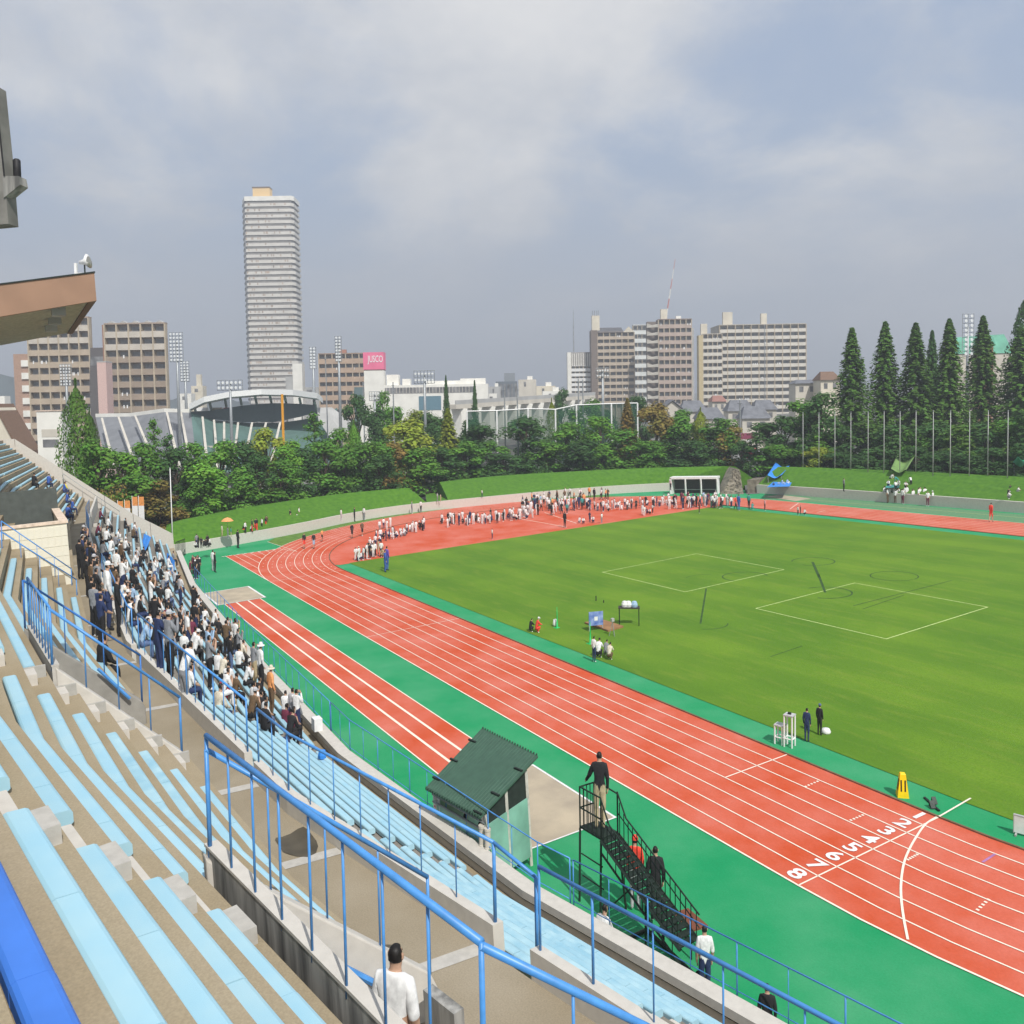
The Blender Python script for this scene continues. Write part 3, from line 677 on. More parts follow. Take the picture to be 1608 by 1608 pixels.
# ================================================================== PEOPLE
def skin_mesh(name, J, E, sub, seglab, detail=False, headc=None, face=None):
    names = list(J); me = bpy.data.meshes.new(name)
    me.from_pydata([J[n][0] for n in names], [(names.index(a), names.index(b)) for a, b in E], [])
    o = bpy.data.objects.new(name, me); COL.objects.link(o)
    md = o.modifiers.new('s', 'SKIN'); md.use_smooth_shade = True
    sv = me.skin_vertices[0].data
    for i, n in enumerate(names):
        r = J[n][1]; sv[i].radius = (r, r) if not isinstance(r, tuple) else r
        sv[i].use_root = (n == 'pel')
    sb = o.modifiers.new('u', 'SUBSURF'); sb.levels = sub; sb.render_levels = sub
    dg = bpy.context.evaluated_depsgraph_get(); r = bpy.data.meshes.new_from_object(o.evaluated_get(dg))
    bpy.data.objects.remove(o); bpy.data.meshes.remove(me)
    r.materials.clear()
    for i in range(7): r.materials.append(None)
    segs = [(V(J[a][0]), V(J[b][0]), seglab.get((a, b), 2)) for a, b in E]
    hc = V(J['head'][0]); nk = V(J['neck'][0]); upv = (hc-nk).normalized(); fwd = V(face or (0, 1, 0))
    for p in r.polygons:
        c = p.center; best = None
        for a, b, l in segs:
            ab = b-a; t = max(0, min(1, (c-a).dot(ab)/max(1e-9, ab.length_squared))); d = (c-(a+ab*t)).length
            if best is None or d < best[0]: best = (d, l)
        l = best[1]
        if l == 0 and (c-hc).length < .2:
            q = c-hc
            if q.dot(upv) > .06 or (q.dot(fwd) < -.012 and q.dot(upv) > -.055) or (q.dot(fwd) < .02 and q.dot(upv) > .02): l = 1
        p.material_index = l; p.use_smooth = True
    # clothing sits slightly proud of the skin
    cnt = {}
    for p in r.polygons:
        for v_ in p.vertices: cnt.setdefault(v_, set()).add(p.material_index)
    no = [v_.normal.copy() for v_ in r.vertices]
    for i, s_ in cnt.items():
        if s_ <= {2, 3, 4, 5} : r.vertices[i].co += no[i]*(.016 if s_ & {2, 4} else .008)
        if s_ == {1}: r.vertices[i].co += no[i]*.012
    if detail:
        b = bmesh.new(); b.from_mesh(r)
        for sd_ in (-1, 1):                   # ears
            m4 = Matrix.Translation(hc+V((sd_*.082, -.005, .0))) @ Matrix.Diagonal((.012, .022, .034, 1))
            f0 = len(b.faces); bmesh.ops.create_icosphere(b, subdivisions=1, radius=1, matrix=m4)
        m4 = Matrix.Translation(hc+V((0, .1, -.012))) @ Matrix.Diagonal((.016, .02, .028, 1)); bmesh.ops.create_icosphere(b, subdivisions=1, radius=1, matrix=m4)
        for sd_ in (-1, 1):
            m4 = Matrix.Translation(hc+V((sd_*.03, .074, .012))) @ Matrix.Diagonal((.014, .01, .008, 1)); k = bmesh.ops.create_icosphere(b, subdivisions=1, radius=1, matrix=m4)
            for v_ in k['verts']:
                for f in v_.link_faces: f.material_index = 1
        m4 = Matrix.Translation(hc+V((0, .083, -.055))) @ Matrix.Diagonal((.026, .008, .006, 1)); bmesh.ops.create_icosphere(b, subdivisions=1, radius=1, matrix=m4)
        b.to_mesh(r); b.free()
        for s_ in ('l', 'r'):                 # five bent fingers rooted in each palm
            h = V(J['ha'+s_][0]); wv = V(J['wr'+s_][0]); d = (h-wv).normalized(); sx = 1 if s_ == 'l' else -1
            side = d.cross(V((sx, .2, 0))).normalized(); pn = d.cross(side).normalized(); q = MB()
            for k, (off, ln) in enumerate(((-.030, .062), (-.010, .074), (.010, .070), (.028, .055))):
                p0 = h+side*off+d*.012; p1 = p0+d*ln*.55+pn*.004; p2 = p1+d*ln*.3+pn*ln*.4
                q.tube([p0, p1, p2], [.0105, .0095, .007], 5)
            p0 = wv.lerp(h, .4)+side*.03; q.tube([p0, p0+side*.03+d*.02, p0+side*.035+d*.052], [.012, .011, .008], 5)
            bb_ = bmesh.new(); bb_.from_mesh(r); t_ = q.mesh('f', []); bb_.from_mesh(t_); bb_.to_mesh(r); bb_.free(); bpy.data.meshes.remove(t_)
    return r
def body(kind, detail=False, sub=1):
    J = {}
    def s(n, p, r): J[n] = (V(p), r)
    if kind in ('sit', 'sitlean'):
        ln = .1 if kind == 'sit' else .26
        s('pel', (0, -.02, .1), (.15, .11)); s('spi', (0, ln*.3-.02, .30), (.13, .1)); s('che', (0, ln*.7-.02, .50), (.155, .105)); s('neck', (0, ln, .635), .055)
        hy = ln+.03; s('jaw', (0, hy, .70), .072); s('head', (0, hy, .77), (.078, .092)); s('top', (0, hy-.01, .85), (.058, .068))
        for k, x in (('l', 1), ('r', -1)):
            s('sh'+k, (x*.165, ln*.9-.03, .57), .062)
            if kind == 'sit': s('el'+k, (x*.22, .12+ln*.4, .32), .045); s('wr'+k, (x*.13, .33, .22), .032); s('ha'+k, (x*.1, .40, .20), .036)
            else: s('el'+k, (x*.2, .32, .28), .045); s('wr'+k, (x*.06, .42, .5), .032); s('ha'+k, (x*.04, .42, .58), .036)
            s('hi'+k, (x*.09, 0, .09), .088); s('kn'+k, (x*.11, .40, .1), .062); s('an'+k, (x*.1, .40, -.33), .042); s('to'+k, (x*.12, .55, -.38), .038)
    elif kind == 'crouch':
        s('pel', (0, -.1, .32), (.15, .11)); s('spi', (0, 0, .52), (.13, .1)); s('che', (0, .1, .70), (.155, .105)); s('neck', (0, .17, .83), .055)
        s('jaw', (0, .2, .89), .072); s('head', (0, .22, .96), (.078, .092)); s('top', (0, .21, 1.04), (.058, .068))
        for k, x in (('l', 1), ('r', -1)):
            s('sh'+k, (x*.165, .12, .77), .062); s('el'+k, (x*.21, .3, .58), .045); s('wr'+k, (x*.1, .46, .56), .032); s('ha'+k, (x*.06, .53, .55), .036)
            s('hi'+k, (x*.09, -.08, .3), .088); s('kn'+k, (x*.13, .3, .42), .062); s('an'+k, (x*.11, .05, .08), .042); s('to'+k, (x*.13, .2, .035), .038)
    else:
        le = {'lean': .28, 'run': .12, 'bend': .5}.get(kind, 0)
        s('pel', (0, -le*.2, .93), (.15, .11)); s('spi', (0, le*.2, 1.13), (.13, .1)); s('che', (0, le*.6, 1.33-le*.1), (.16, .105)); s('neck', (0, le, 1.475-le*.25), .055)
        hy = le+.025; hz = -le*.25; s('jaw', (0, hy, 1.535+hz), .072); s('head', (0, hy+.005, 1.60+hz), (.078, .092)); s('top', (0, hy-.005, 1.68+hz), (.058, .068))
        sy = le*.85-.02; sz = 1.405-le*.2
        A = {'stand': ((.23, -.03, 1.14), (.22, .07, .90), (.21, .10, .82)), 'camera': ((.22, .16, 1.2), (.07, .28, 1.5), (.05, .22, 1.56)), 'fold': ((.24, .06, 1.15), (.02, .2, 1.17), (-.06, .2, 1.2)),
             'walk': ((.22, -.12, 1.15), (.2, -.05, .92), (.19, 0, .84)), 'run': ((.22, -.1, 1.15), (.16, .18, 1.1), (.14, .26, 1.14)), 'lean': ((.22, .3, 1.12), (.2, .42, .98), (.18, .48, .96)),
             'rail': ((.24, .1, 1.16), (.2, .34, 1.06), (.19, .42, 1.04)), 'bend': ((.2, .4, .95), (.15, .5, .72), (.13, .52, .64)), 'rail1': ((.23, -.03, 1.14), (.22, .07, .90), (.21, .10, .82))}[kind]
        for k, x in (('l', 1), ('r', -1)):
            e, w_, h = A
            if kind == 'walk' and x < 0: e, w_, h = (.22, .05, 1.14), (.2, .22, .97), (.19, .3, .93)
            if kind == 'run' and x < 0: e, w_, h = (.22, -.2, 1.2), (.18, -.3, 1.0), (.17, -.3, .92)
            if kind == 'rail1' and x < 0: e, w_, h = (.30, .06, 1.16), (.40, .22, 1.0), (.43, .29, .97)
            s('sh'+k, (x*.17, sy, sz), .064)
            for n, p, r in (('el', e, .046), ('wr', w_, .033), ('ha', h, .037)): s(n+k, (x*p[0], p[1], p[2]), r)
            s('hi'+k, (x*.09, -le*.2, .9), .092)
            kn, an, to = (.1, .02, .49), (.1, -.03, .08), (.12, .13, .032)
            if kind == 'walk': kn, an, to = ((.1, .14, .5), (.1, .16, .09), (.11, .32, .05)) if x > 0 else ((.1, -.02, .49), (.1, -.22, .12), (.11, -.1, .03))
            if kind == 'run': kn, an, to = ((.1, .3, .66), (.1, .18, .28), (.11, .32, .24)) if x > 0 else ((.1, -.06, .5), (.1, -.3, .16), (.11, -.22, .04))
            s('kn'+k, (x*kn[0], kn[1], kn[2]), .06); s('an'+k, (x*an[0], an[1], an[2]), .042); s('to'+k, (x*to[0], to[1], to[2]), .038)
    E = [('pel','spi'),('spi','che'),('che','neck'),('neck','jaw'),('jaw','head'),('head','top')]; lab = {('che','neck'): 2, ('neck','jaw'): 0, ('jaw','head'): 0, ('head','top'): 0, ('pel','spi'): 2, ('spi','che'): 2}
    for k in 'lr':
        for a, b, l in (('che','sh',2),('sh','el',2),('el','wr',3),('wr','ha',0),('pel','hi',4),('hi','kn',4),('kn','an',5),('an','to',6)):
            A_ = a if a in J else a+k; E.append((A_, b+k)); lab[(A_, b+k)] = l
    return skin_mesh('person_'+kind, J, E, sub, lab, detail)
PB = {}
def pbody(kind, detail=False):
    if (kind, detail) not in PB: PB[(kind, detail)] = body(kind, detail, 2 if detail else 1)
    return PB[(kind, detail)]
CC = {'white': (.78,.78,.77), 'cream': (.68,.62,.5), 'black': (.02,.02,.022), 'navy': (.025,.04,.11), 'grey': (.25,.26,.28), 'light grey': (.5,.5,.52), 'red': (.62,.04,.06), 'orange': (.8,.36,.14), 'blue': (.05,.12,.42), 'light blue': (.35,.5,.68), 'teal': (.06,.3,.28), 'maroon': (.16,.03,.06), 'khaki': (.42,.34,.2), 'purple': (.12,.08,.4), 'pink': (.7,.36,.4), 'yellow': (.85,.72,.05), 'brown': (.14,.09,.05), 'skin': (.52,.32,.22), 'denim': (.1,.15,.28), 'tan': (.5,.42,.26), 'scarlet': (.8,.07,.04), 'green': (.03,.25,.12)}
def cm(n, kind='cloth'): return mat(kind+'_'+n.replace(' ', '_'), CC[n], .85 if kind == 'cloth' else .6, .12, 12)
m_skin = cm('skin', 'skin'); m_hair = mat('hair_black', (.012,.010,.009), .55, .2, 30); m_shoe_w = cm('white'); m_shoe_b = cm('black')
HATS = {}
def hat_mesh(kind):
    if kind not in HATS:
        q = MB()
        if kind == 'cap': q.lathe([(.0, .095), (.06, .085), (.092, .045), (.098, -.005), (.09, -.006)], 12); q.prism([(-.075,.07,-.005),(.075,.07,-.005),(.05,.17,-.012),(-.05,.17,-.012)], (0, 0, .012))
        else: q.lathe([(0, .1), (.06, .09), (.092, .03), (.1, 0), (.17, -.02), (.17, -.03), (.09, -.012)], 14)
        HATS[kind] = q.mesh('hat', [None]); fixn(HATS[kind])
    return HATS[kind]
HEADP = {'sit': (0,.125,.8), 'sitlean': (0,.285,.8), 'crouch': (0,.215,.99), 'lean': (0,.3,1.56), 'run': (0,.145,1.60), 'bend': (0,.52,1.51)}
PCOUNT = [0]
def person(g, pose, shirt, pants, label, rz=0., hpx=None, group=None, long=True, shorts=False, shoe=None, hat=None, hatc='white', hair=m_hair, detail=False, wid=.74, scale=None, extra=None):
    me = pbody(pose, detail); o = bpy.data.objects.new('person', me); COL.objects.link(o)
    H = {'sit': .88, 'sitlean': .88, 'crouch': 1.08, 'lean': 1.66}.get(pose, 1.72)
    sc = scale or (RN.uniform(.92, 1.04) if hpx is None else hpx*depth(g)/FX/(H+.03)/math.cos(.03))
    o.location = GM @ V(g); o.rotation_euler = (0, 0, rz); o.scale = (wid*sc, wid*sc, sc)
    ms = [m_skin, hair, cm(shirt), cm(shirt) if long else m_skin, cm(pants), m_skin if shorts else cm(pants), shoe or (m_shoe_w if RN.random() < .5 else m_shoe_b)]
    for i, M in enumerate(ms): o.material_slots[i].link = 'OBJECT'; o.material_slots[i].material = M
    tag(o, label, 'person', group)
    if hat:
        h = bpy.data.objects.new('hat', hat_mesh(hat)); COL.objects.link(h); h.parent = o; h.location = HEADP.get(pose, (0, .03, 1.63))
        h.material_slots[0].link = 'OBJECT'; h.material_slots[0].material = cm(hatc)
    PCOUNT[0] += 1; return o
FIELDW = 0.  # facing +y of the track frame = towards the infield
def face(px_dx, py_dy): return math.atan2(-px_dx, py_dy)
# ---- individuals one can pick out, nearest first
def on(px, py, h): return at(px, py, h)
g = at(628, 1700, 5.6)
person((7.60, -18.66, 5.93), 'stand', 'white', 'navy', 'dark haired man in a white T-shirt in the near stairwell, seen from behind', rz=.7, detail=True, long=False, wid=.78, scale=1.0)
def ppl(): pass
P_ = [ # px, py(feet), surface height, pose, shirt, pants, label, kwargs
 (252,1070,5.6,'camera','navy','navy','tall person in navy tracksuit standing by the walkway parapet',dict(hpx=118, rz=.3, detail=True)),
 (268,1072,5.6,'camera','grey','black','person in a dark jacket and pale grey cap standing by the walkway parapet',dict(hpx=118, rz=.4, hat='cap', hatc='light grey', detail=True)),
 (291,1112,5.6,'lean','white','grey','person in a loose white shirt leaning over the parapet',dict(hpx=108, rz=.5, long=True)),
 (172,990,5.6,'stand','white','navy','person in long white shirt and white cap standing on the walkway',dict(hpx=112, rz=.1, hat='cap', hatc='white', detail=True)),
 (187,1000,5.6,'stand','black','black','person with brown hair in dark clothes beside the white shirted one on the walkway',dict(hpx=100, hair=mat('hair_brown',(.06,.025,.012),.6))),
 (160,1062,5.72,'sit','black','black','person in dark hooded jacket sitting on the walkway side of the far stairwell',dict(hpx=72, rz=.4)),
 (427,1124,2.2,'stand','orange','brown','person in orange top with a pale sun hat in the lower stand',dict(hpx=82, hat='brim', hatc='cream', rz=.2, detail=True)),
 (411,1088,2.2,'stand','white','black','person in white shirt and white sun hat with a large dark bag',dict(hpx=82, hat='brim', hatc='white', rz=.2)),
 (400,1082,1.9,'camera','grey','khaki','person in grey top filming beside the white sun hat',dict(hpx=78, rz=.3)),
 (467,1158,1.3,'camera','white','navy','person in white shirt with a shoulder strap near the front gutter',dict(hpx=80, rz=.7, detail=True)),
 (461,1152,1.3,'stand','light grey','black','person with dark hair right behind the white shirt with a strap',dict(hpx=76, rz=.5)),
 (448,1148,1.3,'sit','maroon','navy','person in maroon top sitting near the front gutter',dict(hpx=46, rz=.5)),
 (352,1110,3.0,'sit','red','khaki','person with bushy hair in a bright red top seated in the lower stand',dict(hpx=56, rz=.5, detail=True)),
 (343,1128,3.4,'sit','cream','navy','person with long black hair and a white top seated by the parapet',dict(hpx=58, rz=.4)),
 (275,955,3.4,'stand','black','black','person in a black jacket standing in the lower stand crowd',dict(hpx=0)),
]
for px, py, h, pose, sh, pa, lb, kw in P_:
    if kw.get('hpx') == 0: continue
    person(at(px, py, h), pose, sh, pa, lb, **kw)
FG = 'people watching from the stand'
# people on the green apron by the stair stand
AP = [(998,1430,0,'stand','scarlet','light grey','person in red jacket and red cap standing behind the stair stand',dict(hpx=123, hat='cap', hatc='scarlet', rz=.8, detail=True, shoe=m_shoe_w)),
 (1030,1448,0,'stand','black','black','person in a black suit standing behind the stair stand',dict(hpx=126, rz=.9, detail=True)),
 (1107,1572,0,'stand','white','navy','person in white shirt at the foot of the stair stand',dict(hpx=126, rz=1.0, long=False, detail=True)),
 (1205,1665,0,'stand','black','black','person in a black jacket standing beside the front fence',dict(hpx=128, rz=.8, detail=True)),
 (946,1490,.35,'sit','white','navy','dark haired person in white sitting behind the front wall',dict(hpx=74, rz=.3)),
 (335,897,0,'stand','white','light grey','person in white with pale trousers standing on the green apron',dict(hpx=35)),
 (338,899,0,'stand','black','black','person in black standing on the green apron beside one in white',dict(hpx=34)),
 (374,861,0,'stand','black','black','lone person in black standing by the low wall at the green apron',dict(hpx=31)),
 (605,899,0,'stand','blue','blue','two tone blue tracksuit wearer standing on the grass edge',dict(hpx=37, detail=True)),
 (608,896,0,'stand','purple','blue','second person in blue tracksuit on the grass edge',dict(hpx=40)),
 (933,1040,0,'stand','white','navy','person in white shirt and navy trousers at the inner green edge',dict(hpx=43, rz=.3)),
 (940,1034,0,'crouch','white','black','person in white crouching beside the tallest at the inner green edge',dict(hpx=34)),
 (951,1031,0,'crouch','grey','grey','person in grey crouching at the inner green edge',dict(hpx=28)),
 (957,1037,0,'crouch','cream','brown','person in cream top crouching at the inner green edge',dict(hpx=30)),
 (833,993,0,'crouch','black','black','person in black crouching on the grass near a green cone',dict(hpx=23)),
 (843,994,0,'crouch','scarlet','scarlet','person in red with a white cap on the grass near a green cone',dict(hpx=26, hat='cap', hatc='white')),
 (1267,1165,0,'stand','navy','navy','person in navy jacket beside the white judges stand',dict(hpx=56, rz=.4, detail=True)),
 (1287,1155,0,'stand','black','black','person in black with a blue cap on the grass by the judges stand',dict(hpx=52, rz=.2, hat='cap', hatc='denim')),
 (773,847,0,'stand','white','navy','lone person in white on the grass edge of the orange end zone',dict(hpx=18)),
 (887,829,0,'stand','black','black','lone person in black on the grass edge of the orange end zone',dict(hpx=27)),
 (1098,806,0,'stand','black','black','runner in black with white shoes at the end of the grass',dict(hpx=19)),
 (1160,802,0,'stand','blue','blue','person in a blue tracksuit at the right end of the field crowd',dict(hpx=27)),
 (1176,800,0,'stand','teal','black','person in teal at the right end of the field crowd',dict(hpx=26)),
 (1181,801,0,'crouch','teal','teal','child in teal crouching at the right end of the field crowd',dict(hpx=13)),
 (1201,802,0,'stand','pink','black','thin athlete walking alone on the inner edge of the far bend',dict(hpx=19)),
 (1253,809,0,'stand','white','black','white shirted one of three people on the inner edge of the far straight',dict(hpx=15)),
 (1257,808,0,'stand','black','black','black clad one of three people on the inner edge of the far straight',dict(hpx=15)),
 (1263,809,0,'crouch','white','black','crouching one of three people on the inner edge of the far straight',dict(hpx=11)),
 (1556,820,0,'walk','scarlet','scarlet','athlete in red walking on the far straight',dict(hpx=32, shorts=True)),
 (478,862,0,'walk','black','scarlet','runner in black at the start of the bend',dict(hpx=26, shorts=True, rz=-1.6)),
 (493,862,0,'walk','black','light blue','runner in black and light shorts on the bend',dict(hpx=26, shorts=True, rz=-1.6)),
 (506,851,0,'run','orange','black','runner in orange on the outer lane of the bend',dict(hpx=21, shorts=True, rz=-1.6)),
 (553,845,0,'walk','black','black','runner in black on the middle lane of the bend',dict(hpx=24, shorts=True, rz=-1.6)),
 (569,842,0,'walk','brown','black','runner in brown on the inner lane of the bend',dict(hpx=24, shorts=True, rz=-1.6)),
 (536,818,.95,'stand','white','light grey','person in white standing on the ring wall above the bend',dict(hpx=20)),
 (557,819,0,'stand','black','black','person in dark clothes standing before the ring wall',dict(hpx=24)),
 (572,817,0,'stand','white','grey','person in white standing before the ring wall',dict(hpx=22)),
 (647,807,0,'stand','grey','navy','person in grey standing before the ring wall near the gap',dict(hpx=22)),
 (661,805,0,'stand','white','black','person in white standing before the ring wall near the gap',dict(hpx=20)),
 (687,788,.95,'stand','light grey','grey','person in grey on the saddle of grass in the gap',dict(hpx=15)),
 (692,788,.95,'stand','tan','tan','person in tan on the saddle of grass in the gap',dict(hpx=13)),
 (757,781,.95,'stand','white','navy','person in white walking on the ring wall by the second bank',dict(hpx=13)),
 (752,794,0,'stand','navy','navy','person in navy standing before the ring wall by the second bank',dict(hpx=12)),
 (1053,770,.95,'stand','white','black','person in white standing on the wall beside the team shelter',dict(hpx=20)),
 (1325,772,.95,'stand','grey','black','person in grey standing alone on the wall below the flagpoles',dict(hpx=22)),
 (349,843,.95,'stand','cream','tan','person in cream standing on the wall under the left bank',dict(hpx=20)),
 (358,846,.95,'stand','grey','grey','person under an orange parasol on the left bank',dict(hpx=20)),
 (363,845,.95,'stand','teal','tan','person in teal beside the orange parasol on the left bank',dict(hpx=18)),
]
for px, py, h, pose, sh, pa, lb, kw in AP:
    kw = dict(kw); kw.setdefault('rz', RN.uniform(-.6, .6)); person(at(px, py, h), pose, sh, pa, lb, **kw)
# parasol
c = at(358, 846, .95); t = thing('parasol', 'small orange parasol held open on the left grass bank', 'parasol', (c.x, c.y, .95)); q = MB(); q.lathe([(0, 1.95), (.3, 1.85), (.55, 1.62), (.53, 1.62), (0, 1.9)], 10); q.build('canopy', cm('orange'), t)
q = MB(); q.tube([(0, 0, .9), (0, 0, 1.9)], .015, 5); q.build('pole', m_steel, t)

# ---- the crowds: look-alikes share a label
def crowd(pts, place, group, pal, poses, hpx=None, h=0, rzf=None):
    for p in pts:
        sh, pa = RN.choice(pal); po = RN.choice(poses); g = at(p[0], p[1], h) if len(p) == 2 else V(p)
        hat = RN.random() < .12; word = {'sit': 'sitting', 'sitlean': 'sitting', 'crouch': 'crouching', 'walk': 'walking', 'run': 'running'}.get(po, 'standing')
        hc = RN.choice(['white', 'white', 'cream', 'light grey'])
        lb = f'person in {sh} and {pa}{", "+hc+" hat," if hat else ""} {word} {place}'
        k = dict(hpx=hpx*RN.uniform(.86, 1.1)) if hpx else {}
        if hpx and po == 'crouch': k['hpx'] *= .66
        if hpx: k['wid'] = .86
        person(g, po, sh, pa, lb, rz=(rzf(g) if rzf else RN.uniform(-3, 3)), group=group, long=RN.random() < .55, hat='cap' if hat else None, hatc=hc, **k)
def along(px, n, jx=4, jy=3):
    L_ = [(px[i], px[i+1]) for i in range(len(px)-1)]; ds = [math.hypot(b[0]-a[0], b[1]-a[1]) for a, b in L_]; T = sum(ds); o_ = []
    for j in range(n):
        s_ = (j+RN.random())/n*T
        for (a, b), d in zip(L_, ds):
            if s_ <= d: t = s_/d; o_.append((a[0]+(b[0]-a[0])*t+RN.uniform(-jx, jx), a[1]+(b[1]-a[1])*t+RN.uniform(-jy, jy))); break
            s_ -= d
    return o_
W5 = [('white','black'),('white','navy'),('white','white'),('white','navy'),('white','grey'),('black','black'),('white','white'),('navy','navy')]
G2 = 'athletes lined up on the orange end zone'
crowd(along([(556,880),(600,873)], 17, 3, 3), 'at the field crowd left end', G2, W5+[('khaki','tan'),('black','black')], ['stand','crouch','stand','stand'], 24)
crowd(along([(575,862),(605,848),(640,838),(668,832)], 34, 4, 3), 'in left field crowd rows', G2, W5, ['stand','crouch','crouch','stand'], 20)
crowd(along([(592,838),(620,826)], 4, 4, 3), 'behind left field crowd rows', G2, W5, ['stand'], 20)
crowd(along([(690,826),(730,822),(790,818),(835,810)], 60, 4, 4), 'in middle field crowd rows', G2, W5, ['stand','stand','crouch'], 19)
crowd(along([(820,806),(880,802),(930,797)], 46, 5, 7), 'in the mixed field crowd', G2, W5+[('teal','black'),('orange','black'),('light blue','white'),('maroon','black')], ['stand','walk','stand'], 20)
crowd(along([(822,796),(900,785),(960,782)], 22, 5, 4), 'behind the middle field crowd', G2, [('black','black'),('orange','black'),('brown','black'),('white','black'),('navy','black')], ['walk','stand'], 19)
crowd(along([(930,803),(1000,797),(1060,792)], 46, 4, 3), 'in right field crowd rows', G2, W5, ['stand','stand','crouch'], 17)
crowd(along([(905,822),(950,821)], 5, 4, 2), 'out before the field crowd', G2, W5, ['crouch','stand'], 18)
crowd(along([(1005,810),(1030,805)], 5, 4, 2), 'before right field crowd rows', G2, W5, ['crouch','stand'], 17)
crowd(along([(1050,798),(1100,794),(1155,796)], 40, 5, 4), 'in the right field crowd', G2, W5+[('light blue','teal'),('scarlet','black'),('maroon','black')], ['stand','stand','walk'], 21)
crowd(along([(1390,789),(1412,790)], 8, 2, 1), 'left before the far wall', 'athletes before the far wall', [('white','black'),('white','navy'),('white','brown')], ['stand'], 26)
crowd(along([(1417,790),(1465,794)], 9, 2, 2), 'right before the far wall', 'athletes before the far wall', [('white','black'),('white','navy'),('white','maroon')], ['stand'], 27)
crowd(along([(305,862),(330,857)], 8, 3, 2), 'below the left bank', 'people on the left bank', [('white','black'),('grey','navy'),('black','black')], ['crouch','stand'], 22, .95)
crowd(along([(378,838),(395,834),(425,826)], 9, 3, 2), 'on the left ring wall', 'people on the left bank', [('black','scarlet'),('white','black'),('brown','brown')], ['crouch','stand'], 20, .95)
crowd(along([(450,820),(492,812)], 5, 6, 1), 'along the ring wall', 'people on the left bank', [('black','tan'),('white','tan'),('white','navy')], ['stand','crouch'], 19, .95)
crowd(along([(300,905),(318,905)], 8, 5, 5), 'at the apron corner', 'people at the apron corner', [('white','black'),('black','black'),('maroon','black'),('white','navy')], ['stand'], 36)
crowd(along([(1213,764),(1240,763)], 7, 3, 2), 'under the blue tarp', 'people under the tarps on the right bank', [('white','black'),('navy','navy'),('light blue','white')], ['crouch'], 15, 1.1)
crowd(along([(1396,765),(1428,762)], 8, 3, 5), 'under the green tarp', 'people under the tarps on the right bank', [('white','black'),('teal','teal'),('white','navy')], ['crouch','bend'], 19, 1.4)
crowd(along([(1575,778),(1606,772)], 9, 4, 8), 'under the right edge canopy', 'people under the tarps on the right bank', [('white','black'),('white','grey'),('black','black')], ['crouch'], 20, 1.4)
# seated and standing crowd in the stand
SP = [('white','denim'),('white','white'),('black','black'),('black','navy'),('black','black'),('white','black'),('white','denim'),('grey','black'),('black','denim'),('white','black'),('light grey','navy'),('white','navy'),('white','black'),('cream','black'),('maroon','black'),('black','black'),('light blue','denim'),('brown','black')]
pts = []
for k in range(10):
    Y0, xk, h = low(k)
    x = -60
    while x < -8.3:
        dens = .08 if x < -48 else .16 if x < -36 else .30 if x < -28 else .42 if x < -13 else .27 if x < -10 else .1
        if k > 7 and x > -14: dens *= .4
        if RN.random() < dens*.62: pts.append((x, YY(x, Y0-.09, xk), h+.02))
        x += RN.uniform(.5, .8)
RN.shuffle(pts); pts = pts[:150]
for place, lo, hi in (('in far lower stand rows', -70, -36), ('in the lower stand middle', -36, -18), ('near in the lower stand', -18, 0)):
    crowd([p for p in pts if lo <= p[0] < hi], place, FG, SP, ['sit', 'sit', 'sitlean'], rzf=lambda g: RN.uniform(-.1, .9))
st = []
for k in range(10):
    Y0, xk, h = low(k)
    for j in range(2):
        x = RN.uniform(-34, -12); st.append((x, YY(x, Y0+.1, xk), h-.17))
crowd(st, 'among the seated crowd', FG, SP, ['stand', 'camera'], rzf=lambda g: RN.uniform(-.1, .9))
wk = [(x, YY(x, MWY-.35-RN.random()*.5, MWK), 5.6) for x in [RN.uniform(-32, -11.5) for _ in range(20)]]
crowd(wk, 'on the walkway behind the parapet', FG, [('black','black'),('black','black'),('navy','black'),('brown','black'),('grey','black')], ['stand', 'rail', 'camera'], rzf=lambda g: RN.uniform(-.1, .9))
up_ = [(x, YY(x, up(n)[0]+.08, 3), up(n)[2]+.02) for x, n in ((-52,1),(-60,4),(-55,5),(-50,3),(-58,2),(-49,6),(-47.8,6),(-53,6))]
person((-61, YY(-61, up(4)[0]+.08, 3), up(4)[2]+.02), 'sit', 'yellow', 'black', 'person in a bright yellow top high in the far upper block', rz=.3)
crowd(up_, 'in the far upper block', FG, [('white','black'),('blue','navy'),('black','black'),('grey','navy')], ['sit'], rzf=lambda g: RN.uniform(-.1, .9))
